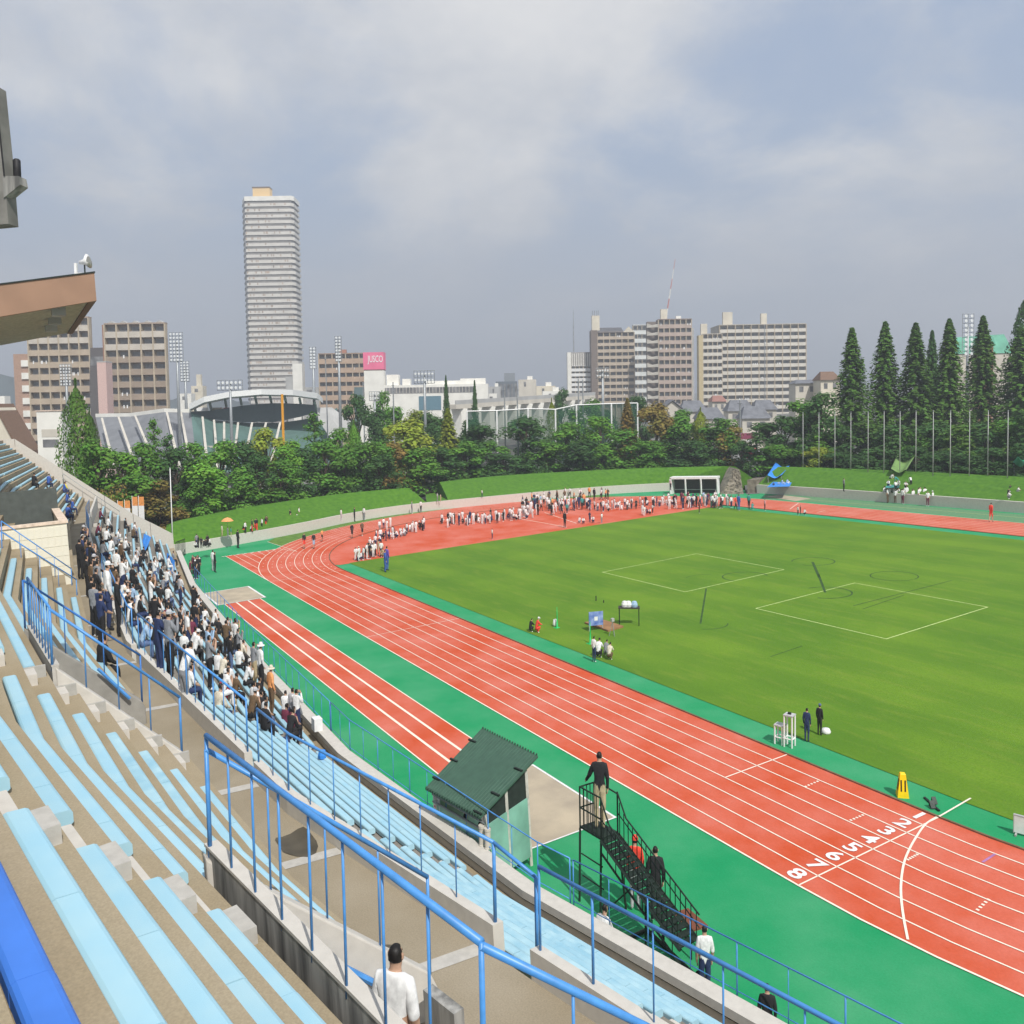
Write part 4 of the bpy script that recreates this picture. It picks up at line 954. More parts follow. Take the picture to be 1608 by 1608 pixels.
# ================================================================== TREES
def leafmat(name, c1, c2): return mat(name, c1, .8, .1, .9, col2=c2, obj=.14, island=.28, spec=.2, trans=.3, detail=3)
LMAT = {'green': leafmat('leaf_green', srgb(110,155,58), srgb(74,119,47)), 'dark': leafmat('leaf_dark', srgb(83,119,61), srgb(54,88,45)), 'light': leafmat('leaf_light', srgb(131,178,65), srgb(94,146,51)),
        'yellow': leafmat('leaf_yellow', srgb(169,174,63), srgb(117,144,51)), 'rust': leafmat('leaf_rust', srgb(158,126,70), srgb(112,117,56)), 'conifer': leafmat('leaf_conifer', srgb(103,137,56), srgb(67,103,45)), 'red': leafmat('leaf_red', srgb(149,94,65), srgb(117,106,58))}
m_bark = mat('bark', (.09,.065,.045), .95, .3, 6)
ASP = [1.]
def leaf(q, p, n, s_, rnd):
    n = n.normalized(); a = n.cross(V((rnd.uniform(-1,1), rnd.uniform(-1,1), rnd.uniform(-1,1))));
    if a.length < 1e-3: a = V((1, 0, 0))
    a.normalize(); b_ = n.cross(a); w_ = s_*rnd.uniform(.5, .8)
    k = ASP[0]; P = [p-a*s_, p-b_*w_+n*s_*.12, p+a*s_, p+b_*w_+n*s_*.12]
    q.add([(p.x+(v_.x-p.x)*k, p.y+(v_.y-p.y)*k, v_.z) for v_ in P], [(0, 1, 2, 3)])
TM = {}
def tree_proto(kind, var):
    """unit tree: height 1, half width about .5 -> scaled per tree"""
    k = (kind, var)
    if k in TM: return TM[k]
    r = random.Random(hash(kind) % 1000 if False else sum(map(ord, kind))*7+var*31); q = MB(); t = MB()
    ASP[0] = {'broad': 2.0, 'cone': 2.9, 'poplar': 2.4, 'pine': 2.0}.get(kind, 1.1)
    if kind == 'broad':
        t.tube([(0,0,0),(.01,.01,.2),(.02,-.01,.45),(0,.02,.75)], [.03,.024,.018,.006], 6)
        blobs = []
        for i in range(34):
            z = r.uniform(.12, .92); rad = .42*math.sin(math.pi*min(1, (z-.04)/.97))**.6*(1.08-.3*z); a = r.uniform(0, 6.28); rr = rad*math.sqrt(r.random())
            blobs.append((V((rr*math.cos(a), rr*math.sin(a), z)), r.uniform(.09, .17)))
        for c, s_ in blobs:
            t.tube([(0,0,max(.12, c.z-.22)), tuple(c*.6+V((0,0,c.z*.4-.05))), tuple(c)], [.012,.008,.003], 4)
            for i in range(95):
                d = V((r.gauss(0,1), r.gauss(0,1), r.gauss(0,1))).normalized(); p = c+V((d.x*1.25, d.y*1.25, d.z*.62))*s_*r.uniform(.55, 1.08)
                leaf(q, p, d+V((0,0,.5)), r.uniform(.011, .022), r)
    elif kind == 'cone':                      # tall pointed conifer
        t.tube([(0,0,0),(0,0,.5),(0,0,.97)], [.03,.018,.003], 6)
        for i in range(520):
            z = .05+.945*(i/520); rad = .5*(1-z)**.82*(1 if z > .16 else .8)+.008; a = i*2.399+r.uniform(-.4,.4); L_ = rad*r.uniform(.68, 1.05); d = V((math.cos(a), math.sin(a), 0))
            for j in range(20):
                u = .2+.8*(j+r.random())/20; p = V((0,0,z))+d*L_*u+V((r.uniform(-.03,.03)*L_*2, r.uniform(-.03,.03)*L_*2, -.10*L_*u+r.uniform(-.012,.012)))
                leaf(q, p, d*.7+V((0,0,.8))+V((r.gauss(0,.3), r.gauss(0,.3), 0)), r.uniform(.006,.012), r)
    elif kind == 'poplar':
        t.tube([(0,0,0),(0,0,.5),(.0,0,.95)], [.035,.02,.004], 6)
        for i in range(5200):
            z = r.uniform(.05, 1.0); rad = .5*(math.sin(math.pi*min(1, z*.93+.12))**.55)*(1 if z < .8 else 1-1.6*(z-.8)); a = r.uniform(0, 6.28); rad *= (.82+.18*math.sin(a*3+z*9+var)); u = math.sqrt(r.uniform(.35, 1))
            d = V((math.cos(a), math.sin(a), .25)); leaf(q, V((rad*u*d.x, rad*u*d.y, z)), d+V((r.gauss(0,.4), r.gauss(0,.4), r.gauss(0,.4))), r.uniform(.007,.014), r)
    elif kind == 'pine':                      # layered pine with open limbs
        t.tube([(0,0,0),(.015,0,.4),(-.01,.01,.92)], [.028,.02,.008], 6)
        for i in range(22):
            z = .18+.78*i/21; a = i*2.4; rad = .46*(1-z)**.6*r.uniform(.7,1.1)+.06; c = V((rad*.6*math.cos(a), rad*.6*math.sin(a), z)); t.tube([(0,0,z-.05), tuple(c)], [.01,.004], 4)
            for j in range(90):
                d = V((r.gauss(0,1), r.gauss(0,1), r.gauss(0,.35))); p = c+V((d.x*rad*.36, d.y*rad*.36, d.z*.045)); leaf(q, p, V((d.x*.4, d.y*.4, 1)), r.uniform(.011,.022), r)
    else:                                     # bushy shrub
        t.tube([(0,0,0),(0,0,.4)], [.03,.01], 5)
        for i in range(14):
            c = V((r.uniform(-.33,.33), r.uniform(-.33,.33), r.uniform(.2,.75)))
            for j in range(90):
                d = V((r.gauss(0,1), r.gauss(0,1), r.gauss(0,1))).normalized(); leaf(q, c+d*.2*r.uniform(.6,1.1), d+V((0,0,.4)), r.uniform(.018,.034), r)
    TM[k] = (q.mesh('crown', [None]), t.mesh('trunk', m_bark)); return TM[k]
NT = [0]
def tree(px, py_top, z, wpx, kind, leafk, label, group=None, base=None):
    p = GM @ atz(px, py_top, z); gb = gz(p.x, p.y)-.2 if base is None else base
    h = p.z-gb; wd = wpx/FX*z
    o = bpy.data.objects.new({'cone': 'conifer_tree', 'pine': 'pine_tree', 'poplar': 'poplar_tree', 'shrub': 'shrub'}.get(kind, 'tree'), None); COL.objects.link(o)
    o.location = (p.x, p.y, gb); o.rotation_euler = (0, 0, RN.uniform(0, 6.28)); tag(o, label, 'shrub' if kind == 'shrub' else 'tree', group)
    cm_, tm_ = tree_proto(kind, NT[0] % (3 if kind in ('broad', 'cone') else 2)); NT[0] += 1
    c = bpy.data.objects.new('crown', cm_); t = bpy.data.objects.new('trunk', tm_)
    f = {'broad': .62, 'cone': .66, 'poplar': .92, 'pine': .66, 'shrub': 1.0}[kind]
    for q in (c, t): COL.objects.link(q); q.parent = o
    c.scale = (wd/f, wd/f, h); t.scale = (min(wd/f, h*.6), min(wd/f, h*.6), h)
    c.material_slots[0].link = 'OBJECT'; c.material_slots[0].material = LMAT[leafk]; return o
ZC = [(100,74),(280,79),(420,89),(540,95),(645,98),(690,103),(800,107),(1000,107),(1140,102),(1230,96.5),(1311,92.5),(1450,84),(1582,77),(1700,72)]
def zcrest(x):
    for (a, za), (b_, zb) in zip(ZC, ZC[1:]):
        if x <= b_: return za+(zb-za)*max(0, (x-a)/(b_-a))
    return 72
KW = {'green': 'green', 'dark': 'dark green', 'light': 'bright green', 'yellow': 'yellowing', 'rust': 'rusty brown', 'red': 'reddish', 'conifer': 'olive green'}
# front belt behind the left and middle embankments: (x, top y, width, kind, leaf, depth)
FRONT = [(118,595,68,'poplar','conifer',84),(140,640,46,'poplar','conifer',88),(150,690,60,'broad','green',86),(190,705,64,'broad','light',84),(222,690,60,'broad','green',88),(240,655,34,'pine','green',92),(262,680,40,'pine','dark',91),(172,735,60,'shrub','rust',80),(215,742,60,'broad','green',79),(250,750,62,'broad','rust',78),(276,700,56,'broad','dark',87),
 (318,722,66,'broad','light',84),(305,690,50,'broad','green',92),(345,688,62,'broad','green',90),(382,690,56,'broad','dark',91),(372,740,56,'broad','green',85),(418,668,56,'broad','yellow',96),(402,712,52,'broad','dark',90),(440,720,58,'broad','green',88),(470,700,60,'broad','dark',91),(492,646,46,'pine','green',98),(510,690,64,'broad','green',90),(540,700,56,'broad','green',89),
 (555,660,40,'poplar','light',100),(575,690,54,'broad','green',95),(594,712,56,'broad','dark',93),(640,655,70,'broad','yellow',98),(655,700,66,'broad','green',94),(612,690,48,'broad','rust',97),(703,642,58,'cone','yellow',102),(690,700,64,'broad','dark',95),(728,690,56,'broad','green',96),(752,664,64,'broad','dark',99),(790,710,64,'broad','dark',95),(826,652,64,'broad','dark',100),(858,690,58,'broad','green',97),(845,715,50,'shrub','dark',94),
 (888,660,60,'broad','green',102),(915,690,62,'broad','dark',98),(942,650,56,'broad','light',104),(938,700,40,'broad','green',99),(985,626,50,'cone','rust',106),(975,670,60,'broad','green',101),(1008,690,54,'broad','green',99),(1030,630,54,'broad','rust',106),(1052,672,58,'pine','green',100),(1075,650,52,'broad','green',104),(1100,640,40,'poplar','yellow',106),(1085,690,60,'broad','dark',98),(1128,655,56,'pine','dark',99),(1148,668,44,'broad','rust',101),(1025,690,40,'broad','green',97),(1060,662,48,'broad','dark',100),(1112,668,48,'broad','green',100),(1140,655,44,'broad','green',104),(1165,690,30,'broad','dark',100),(600,690,44,'broad','green',97),(530,668,44,'broad','green',100),(770,690,50,'broad','green',99),(455,690,44,'broad','light',95),(300,735,50,'broad','green',90)]
for i, (px, pt, wp, kd, lf, z) in enumerate(FRONT):
    z = zcrest(px)+(4.5 if pt > 705 else 7 if pt > 680 else 10)
    tree(px, pt, z, wp, kd, lf, f'{KW[lf]} {"pointed" if kd=="cone" else "columnar" if kd=="poplar" else "layered pine" if kd=="pine" else "bushy"} tree, {ordn(i)} from the left in the front belt behind the embankment', 'trees behind the grass embankments')
BACK = [(560,615,40,'broad','dark',128),(590,640,40,'broad','dark',124),(622,634,44,'broad','green',126),(655,640,40,'broad','yellow',130),(675,645,36,'broad','dark',128),(700,590,22,'cone','dark',140),(745,597,20,'cone','dark',150),(688,655,40,'broad','dark',120),(735,655,40,'broad','dark',122),(866,625,30,'poplar','yellow',128),(882,608,26,'broad','dark',170),(905,640,40,'broad','green',125),(950,640,36,'broad','dark',130),(820,650,40,'broad','green',126),(1005,618,40,'broad','dark',140),(1068,640,40,'broad','green',130),(930,625,40,'broad','green',150),(600,610,28,'broad','green',150)]
for i, (px, pt, wp, kd, lf, z) in enumerate(BACK):
    tree(px, pt, z, wp, kd, lf, f'{KW[lf]} {"pointed conifer" if kd=="cone" else "tree"}, {ordn(i)} from the left in the rear row before the town', 'trees of the rear row')
CON = [(1338,515,60),(1390,506,58),(1438,508,62),(1464,519,34),(1491,502,58),(1544,497,58),(1603,515,70)]
for i, (px, pt, wp) in enumerate(CON):
    tree(px, pt, 104+(i % 2)*2+(6 if i == 3 else 0), wp*1.4, 'cone', 'dark' if i == 3 else 'conifer', f'tall pointed conifer, {ordn(i)} from the left in the row behind the flagpoles', 'tall conifers behind the flagpoles')
tree(1612, 455, 118, 70, 'poplar', 'dark', 'tallest dark tree cut off by the right edge, behind the conifers', 'tall conifers behind the flagpoles')
UND = [(1205,660,56,'dark'),(1232,650,60,'dark'),(1262,626,62,'green'),(1290,612,54,'dark'),(1220,695,56,'green'),(1255,690,58,'dark'),(1296,676,60,'green'),(1326,668,60,'dark'),(1366,660,62,'conifer'),(1402,664,62,'dark'),(1437,672,60,'green'),(1470,660,62,'dark'),(1510,664,62,'conifer'),(1548,662,62,'dark'),(1585,655,66,'green'),(1625,640,70,'dark'),(1285,700,42,'yellow'),(1320,706,52,'dark'),(1380,702,56,'dark'),(1440,700,56,'dark'),(1500,702,58,'dark'),(1560,700,60,'dark'),(1610,700,60,'dark'),(1350,712,52,'dark'),(1470,712,52,'dark'),(1530,712,52,'dark')]
for i, (px, pt, wp, lf) in enumerate(UND):
    tree(px, pt, zcrest(px)+5+(0 if pt > 690 else 4)+(i % 3), wp, 'broad', lf, f'{KW[lf]} evergreen, {ordn(i)} of the undergrowth behind the right embankment', 'evergreens behind the right embankment')

# ================================================================== FAR BUILDINGS
m_glass = mat('window_glass', (.2,.2,.205), .3, .3, .5, spec=.6)
m_shade = mat('balcony_recess', (.12,.11,.10), .8, .2, .6)
HZB = {}
def facade_thing(name, label, px0, px1, pt, z, cat='building', turn=0., group=None):
    """Empty at the foot of a facade spanning px0..px1; local x to the right, y away, z up; returns (thing, width, height)"""
    pc = GM @ atz((px0+px1)/2, pt, z); w_ = (px1-px0)/FX*z/max(.3, math.cos(turn)); b = gz(pc.x, pc.y)-.5
    t = thing(name, label, cat, (pc.x, pc.y, b), YAWW+turn, group, world=True); return t, w_, pc.z-b
def apartment(label, px0, px1, pt, z, floors, bays, wall, balc, dep=.45, turn=0., pillar=None, topwall=None, toprows=0, side=None, each=False, vis=None, laundry=.12, rail_h=.42, extra=None, name='apartment_building', slab=None, win=True):
    t, w_, h = facade_thing(name, label, px0, px1, pt, z, turn=turn)
    d = w_*dep; x0 = -w_/2; fh = None
    vis = vis or h; fh = vis/floors; zb = h-vis; rec = min(1.1, fh*.5)
    mw_ = mat('wall_'+'_'.join(str(int(c*255)) for c in wall), wall, .85, .06, .3); mb_ = mat('balc_'+'_'.join(str(int(c*255)) for c in balc), balc, .8, .06, .4)
    q = MB(); q.bb(x0, -x0, rec, d, 0, h); q.build('wall', mw_, t)
    q = MB(); q.bb(x0-.03, -x0+.03, -.02, d+.02, h+.002, h+fh*.12); q.build('roof', mw_, t)
    bw = w_/bays
    for f in range(floors):
        z0 = zb+f*fh; M = mb_ if f < floors-toprows else mat('topwall', topwall or balc, .8, .06, .4)
        q = MB(); q.bb(x0, -x0, 0, rec-.003, z0-fh*.06, z0+fh*.06); q.bb(x0, -x0, 0, .12, z0+fh*.06, z0+fh*rail_h); q.build('balcony', M, t)
    for b_ in range(bays+1):
        xx = x0+b_*bw; M = mat('pillar', pillar or wall, .85, .08, .4); pw = min(.16, bw*.1)
        q = MB(); q.bb(xx-pw, xx+pw, -.06 if pillar else .02, rec-.005, 0, h-.01); q.build('pillar', M, t)
    wq = MB(); lq = MB(); wme = None
    for f in range(floors):
        for b_ in range(bays):
            cx_ = x0+(b_+.5)*bw; z0 = zb+f*fh
            if each:
                if wme is None: qq = MB(); qq.bb(-bw*.36, bw*.36, rec-.05, rec-.004, fh*.1, fh*.8); wme = qq.mesh('window', m_glass)
                o = bpy.data.objects.new('window', wme); COL.objects.link(o); o.parent = t; o.location = (cx_, 0, z0)
            else: wq.bb(cx_-bw*.36, cx_+bw*.36, rec-.05, rec-.004, z0+fh*.1, z0+fh*.8)
            if RN.random() < laundry:
                for i in range(RN.randint(1, 3)): xx = cx_+RN.uniform(-.32, .28)*bw; lq.bb(xx, xx+bw*.1, -.05, -.01, z0+fh*.28, z0+fh*.28+fh*.26)
    if not each and wq.v: tag(wq.build('window', m_glass, t), kind='stuff')
    if lq.v: tag(lq.build('laundry', m_white, t), kind='stuff')
    return t, w_, h, d, fh
def rooftop(t, x, wd, hh, h, M, dep=1.5, name='roof_house', y=.8): q = MB(); q.bb(x-wd/2, x+wd/2, y, y+dep, h, h+hh); return q.build(name, M, t)
px = lambda n, z: n/FX*z
BRN = srgb(160,142,126); TAN = srgb(178,162,142); BEI = srgb(196,190,178); CRM = srgb(208,200,182); GRY = srgb(170,170,168)
m_crm = mat('cream_wall', CRM, .85, .06, .4); m_bei = mat('beige_wall', BEI, .85, .06, .4); m_gry = mat('grey_wall', GRY, .8, .08, .4); m_whw = mat('white_wall', srgb(226,224,216), .8, .05, .4)
# left pair
t, w_, h, d, fh = apartment('long brown and beige apartment block partly hidden by the brown roof', 42, 138, 500, 215, 13, 6, BRN, TAN, dep=.12, pillar=srgb(180,166,144), topwall=srgb(190,182,170), toprows=2, each=True)
q = MB(); q.bb(-w_/2-px(26,215), -w_/2-.1, .6, d, 0, h*.78); q.build('side_wing', mat('pinkish', srgb(170,140,122), .85), t)
for f in range(9): q = MB(); q.bb(-w_/2-px(13,215), -w_/2-.12, .2, .58, h*.06+f*h*.08, h*.06+f*h*.08+h*.04); q.build('side_balcony', m_whw, t)
t, w_, h, d, fh = apartment('brown twelve storey apartment block with pale top floors beside the slim floodlight', 163, 258, 509, 205, 12, 5, srgb(158,142,128), srgb(154,138,122), dep=.12, pillar=srgb(172,160,144), topwall=srgb(170,168,160), toprows=2, each=True)
for i in range(5): q = MB(); bw = w_/5; q.prism([(-w_/2+i*bw, .5, h+.1), (-w_/2+(i+1)*bw, .5, h+.1), (-w_/2+(i+.5)*bw, .5, h+.9)], (0, 2, 0)); q.build('roof_gable', m_gry, t)
q = MB(); q.bb(-w_/2-px(4,205), -w_/2-.05, .3, d, 0, h); q.build('side_wall', mat('terracotta', srgb(150,110,90), .85), t)
t, w_, h = facade_thing('building', 'sloping dark grey building between the two left apartment blocks', 138, 166, 546, 210); q = MB(); q.prism([(-w_/2,0,0),(w_/2,0,0),(w_/2,0,h),(-w_/2+.6,0,h),(-w_/2,0,h*.7)], (0,3,0)); q.build('wall', mat('slate', srgb(96,92,92), .8), t); q = MB(); q.bb(-w_/2+.5, w_/2-.6, -.05, -.01, h*.86, h*.93); q.build('window', m_glass, t)
t, w_, h = facade_thing('building', 'narrow blank pink walled building left of the twelve storey block', 152, 166, 569, 190); q = MB(); q.bb(-w_/2, w_/2, 0, 3, 0, h); q.build('wall', mat('pink_wall', srgb(206,176,168), .9), t); q = MB(); q.bb(-w_/2-.02, w_/2+.02, -.03, 3.03, h+.002, h+.25); q.build('roof', m_gry, t)
# white pavilion and cream house behind the end wall
t, w_, h = facade_thing('building', 'small white flat roofed building behind the end wall of the stand', 57, 96, 646, 96); q = MB(); q.bb(-w_/2, w_/2, 0, 2.4, 3.2, h); q.build('upper_storey', m_whw, t); q = MB(); q.bb(-w_/2+.8, w_/2, .3, 2.2, 0, 3.2); q.build('lower_storey', m_whw, t)
q = MB(); q.bb(-w_/2-.08, w_/2+.08, -.08, 2.5, h+.002, h+.14); q.build('roof', mat('pale_roof', srgb(200,180,165), .8), t); q = MB(); q.bb(-w_/2+.6, w_/2-.4, -.04, -.005, h*.72, h*.78); q.build('window', m_glass, t); q = MB(); q.bb(-w_/2+.5, w_/2-.2, -.03, -.004, h*.8, h*.86); q.build('ledge', m_bei, t)
t, w_, h = facade_thing('house', 'cream gabled house with brown roof at the left edge', -26, 28, 640, 110); q = MB(); q.prism([(-w_/2,0,0),(w_/2,0,0),(w_/2,0,h*.6),(0-w_*.1,0,h),(-w_/2,0,h*.9)], (0,4,0)); q.build('wall', m_crm, t); q = MB(); q.prism([(-w_*.1-.3,-.2,h+.25),(w_/2+.3,-.2,h*.58),(w_/2+.3,-.2,h*.62+.2),(-w_*.1-.3,-.2,h+.5)], (0,4.4,0)); q.build('roof', mat('brown_roof', srgb(120,96,80), .8), t)
q = MB(); q.bb(w_*.1, w_*.25, -.04, -.005, h*.3, h*.5); q.build('window', m_glass, t)
t, w_, h = facade_thing('building', 'white slab building far off at the left edge', -4, 7, 622, 170); q = MB(); q.bb(-w_/2, w_/2, 0, 2, 0, h); q.build('wall', m_whw, t)
# tower
ZT = 420; t, w_, h = facade_thing('tower_block', 'very tall pale apartment tower standing alone', 384, 458, 315, ZT, turn=0)
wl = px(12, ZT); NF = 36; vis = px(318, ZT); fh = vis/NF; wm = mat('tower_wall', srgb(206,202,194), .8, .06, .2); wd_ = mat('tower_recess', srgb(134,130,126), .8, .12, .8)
fp = [(-w_/2, 0), (w_/2-.6, 0), (w_/2+.6, 1.4), (w_/2+.3, 14), (-w_/2-wl, 14), (-w_/2-wl, 9)]
def inset(P, e): c = V((sum(p[0] for p in P)/len(P), sum(p[1] for p in P)/len(P))); return [tuple(c+(V(p)-c)*(1-e)) for p in P]
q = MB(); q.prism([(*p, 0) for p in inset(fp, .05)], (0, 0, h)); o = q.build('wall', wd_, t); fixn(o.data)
for f in range(NF+1):
    z0 = h-vis+f*fh; q = MB(); q.prism([(*p, z0) for p in fp], (0, 0, fh*.54)); o = q.build('balcony', wm, t); fixn(o.data)
q = MB()
for f in range(NF):
    z0 = h-vis+f*fh+fh*.55
    for i in range(14): x = -w_/2+(i+.15)*w_/14; q.bb(x, x+w_/14*RN.choice([.3,.5,.62]), -.02+.35, .4, z0, z0+fh*.42)
    for i in range(5): u = (i+.3)/5; x = -w_/2-wl*u; q.bb(x-.5, x+.1, 9*u+.2, 9*u+.6, z0, z0+fh*.42)
tag(q.build('window', m_glass, t), kind='stuff')
q = MB()
for f in range(NF):
    for i in range(14):
        if RN.random() < .45: x = -w_/2+RN.random()*w_*.97; z0 = h-vis+f*fh; q.bb(x, x+.5, -.06, -.02, z0+fh*.2, z0+fh*.56)
tag(q.build('laundry', mat('awning', srgb(178,158,140), .8, .2, .3), t), kind='stuff')
q = MB(); q.prism([(*p, h) for p in inset(fp, -.01)], (0, 0, px(7, ZT))); o = q.build('roof', m_whw, t); fixn(o.data)
q = MB(); q.bb(-w_*.36, -w_*.0, 3, 8, h+px(7,ZT)-.5, h+px(22, ZT)); q.build('roof_house', mat('roofhouse', srgb(222,190,138), .8), t); q = MB(); q.bb(-w_*.37, 0.05, 2.9, 8.1, h+px(22,ZT), h+px(24,ZT)); q.build('roof_house_cap', mat('capbrown', srgb(110,90,70), .8), t)
# tower's lower grey block
t, w_, h = facade_thing('building', 'slim white office slab at the foot of the tall tower', 459, 474, 571, 300); q = MB(); q.bb(-w_/2, w_/2, 0, 4, 0, h); q.build('wall', m_whw, t); q = MB(); q.bb(-w_/2-px(12,300), -w_/2-.02, .5, 4, 0, h-px(20,300)); q.build('annex', m_gry, t)
# brown block and store
t, w_, h, d, fh = apartment('wide brown apartment block behind the store with the pink sign', 500, 574, 556, 300, 10, 7, srgb(150,128,110), srgb(176,152,130), laundry=.05, rail_h=.5)
rooftop(t, -w_*.0, 2.5, 1.6, h, mat('reddish', srgb(170,120,100), .8))
ZJ = 262; t, w_, h = facade_thing('department_store', 'long white department store with a pink sign tower', 572, 766, 604, ZJ); T0 = -w_/2
q = MB(); q.bb(T0+px(31,ZJ), w_/2, .4, 14, 0, h); q.build('wall', m_whw, t)
q = MB(); tw = px(31,ZJ); hh = h+px(52,ZJ); q.prism([(T0-px(9,ZJ),0,0),(T0+tw,0,0),(T0+tw,0,hh-px(28,ZJ)),(T0,0,hh-px(28,ZJ)),(T0,0,h-px(16,ZJ)),(T0-px(6,ZJ),0,h-px(34,ZJ))], (0,4,0)); o = q.build('sign_tower', m_whw, t); fixn(o.data)
q = MB(); q.bb(T0-.12, T0+tw+.12, -.15, 4.1, hh-px(27,ZJ), hh); sb = q.build('sign_board', mat('pink_sign', srgb(226,112,146), .6, .04, .3), t)
q = MB(); q.bb(T0-.05, T0+tw+.05, -.05, 4.0, hh-px(28.3,ZJ), hh-px(27.1,ZJ)); q.build('sign_base', mat('capbrown', srgb(110,90,70)), t)
me = text_mesh('JUSCO', px(13,ZJ), .03, .02); me.materials.clear(); me.materials.append(m_white); o = bpy.data.objects.new('lettering', me); COL.objects.link(o); o.parent = sb; o.location = (T0+tw*.60, -.19, hh-px(11,ZJ)); o.rotation_euler = (math.pi/2, 0, 0); o.scale = (.62, 1.15, 1)
q = MB(); q.bb(T0+px(32,ZJ), w_/2-px(22,ZJ), .3, .38, h-px(13,ZJ), h-px(4,ZJ)); q.build('window_band', m_glass, t)
for i in range(26): x = T0+px(34+i*5.2,ZJ); q = MB(); q.bb(x, x+.18, .2, .29, h-px(13,ZJ), h-px(4,ZJ)); q.build('mullion', m_bei, t)
q = MB(); q.bb(T0+px(85,ZJ), T0+px(120,ZJ), .28, .38, h-px(40,ZJ), h-px(18,ZJ)); q.build('window', mat('blue_glass', srgb(96,128,142), .3), t)
for a, b_, hh_ in ((33,52,17),(58,70,10),(96,150,6),(150,190,9)): q = MB(); q.bb(T0+px(a,ZJ), T0+px(b_,ZJ), 3, 7, h, h+px(hh_,ZJ)); q.build('roof_house', m_whw, t)
q = MB(); q.bb(T0-px(17,ZJ), T0-px(2,ZJ), 1, 5, 0, h-px(2,ZJ)); q.build('teal_annex', mat('teal_glass', srgb(96,116,118), .4), t)
# dark glass building, cream roofs
t, w_, h = facade_thing('building', 'dark grey stepped office building right of the department store', 778, 812, 586, 330); q = MB(); q.bb(-w_/2, w_/2, 0, 6, 0, h*.86); q.build('wall', mat('dark_office', srgb(104,112,120), .6), t); q = MB(); q.bb(-w_*.1, w_/2-.8, .5, 5, h*.86, h); q.build('upper_storey', mat('grey_office', srgb(132,138,144), .6), t)
for i in range(6): q = MB(); x = -w_/2+.3+i*w_/6; q.bb(x, x+w_/9, -.04, -.004, h*.5, h*.82); q.build('window', m_glass, t)
for i, (a, b_, tp, z, lb) in enumerate([(814,842,596,300,'beige rooftop building with white tanks'),(842,872,606,280,'low cream building with a dark doorway'),(768,786,607,310,'grey low building under the dark office'),(852,884,614,270,'wide low beige building near the viaduct')]):
    t, w_, h = facade_thing('building', lb+' beside the elevated railway', a, b_, tp, z); q = MB(); q.bb(-w_/2, w_/2, 0, 4, 0, h); q.build('wall', [m_bei, m_crm, m_gry, m_whw][i], t)
    q = MB(); q.bb(-w_*.2, -w_*.08, -.04, -.004, h-2.4, h-.8); q.build('window', m_glass, t); q = MB(); q.bb(0, w_*.3, .6, 2, h, h+1.2); q.build('roof_house', m_whw, t)
# viaduct
t = None
A = GM @ atz(716, 636, 190); B = GM @ atz(935, 621, 250); t = thing('viaduct', 'elevated railway viaduct on white piers behind the trees', 'bridge', tuple(A), 0, world=True)
dv = B-A; q = MB(); nn = V((-dv.y, dv.x, 0)).normalized()*3; q.prism([V((0,0,-.9)), dv+V((0,0,-.9)), dv+V((0,0,.1)), V((0,0,.1))], nn); o = q.build('deck', m_bei, t); fixn(o.data)
q = MB(); q.prism([V((0,0,.1)), dv+V((0,0,.1)), dv+V((0,0,1.0)), V((0,0,1.0))], nn*.08); o = q.build('side_wall', m_gry, t); fixn(o.data)
for i in range(12): p = dv*((i+.5)/12); q = MB(); q.prism([p-RV*.5+V((0,0,-9)), p+RV*.5+V((0,0,-9)), p+RV*.5+V((0,0,-2.4)), p+RV*.9+V((0,0,-.9)), p-RV*.9+V((0,0,-.9)), p-RV*.5+V((0,0,-2.4))], nn*.8); o = q.build('pier', m_whw, t); fixn(o.data)
# right group
t, w_, h, d, fh = apartment('white office block with vertical top fins below a radio mast', 897, 935, 575, 340, 6, 6, srgb(190,190,188), srgb(222,222,220), laundry=0, vis=px(46,340), rail_h=.55)
q = MB(); q.bb(-w_/2-px(6,340), -w_/2-.03, -.1, d, 0, h+px(22,340)); q.build('end_wall', m_whw, t); q = MB(); q.bb(-w_/2, w_/2, .6, d, h, h+px(22,340)); q.build('top_storey', mat('greyfin', srgb(160,156,152)), t)
for i in range(11): x = -w_/2+(i+.5)*w_/11; q = MB(); q.bb(x-.14, x+.14, .3, .58, h, h+px(20,340)); q.build('fin', m_whw, t)
p = GM @ atz(901, 553, 345); t = thing('radio_mast', 'thin tall radio mast above the white office block', 'mast', tuple(p), 0, world=True); q = MB(); q.tube([(0,0,-8),(0,0,px(30,345)),(0,0,px(66,345))], [.3,.22,.08], 5); q.build('pole', m_steel, t)
q = MB(); [q.tube([(-.5,0,zz_),(.5,0,zz_)], .08, 4) for zz_ in (4,7,10)]; q.build('antenna', m_steel, t)
t, w_, h, d, fh = apartment('brown apartment block with dark hipped roof and a slim stair tower', 938, 996, 522, 335, 11, 6, srgb(146,132,120), srgb(182,168,150), laundry=.12, vis=px(112,335))
q = MB(); q.bb(-w_/2-px(10,335), -w_/2-.03, -.1, d, 0, h+px(4,335)); q.build('side_wall', mat('shaded_side', srgb(120,108,100)), t); q = MB(); q.bb(-w_/2-px(8,335), -w_/2+px(4,335), .5, 3, h, h+px(27,335)); q.build('stair_tower', m_crm, t); q = MB(); [q.tube([(-w_/2-px(7-i*3,335), 1, h+px(26,335)), (-w_/2-px(7-i*3,335), 1, h+px(35,335))], .12, 4) for i in range(4)]; q.build('antenna', m_steel, t)  # left wall coloured darker, as the side turned from the sun
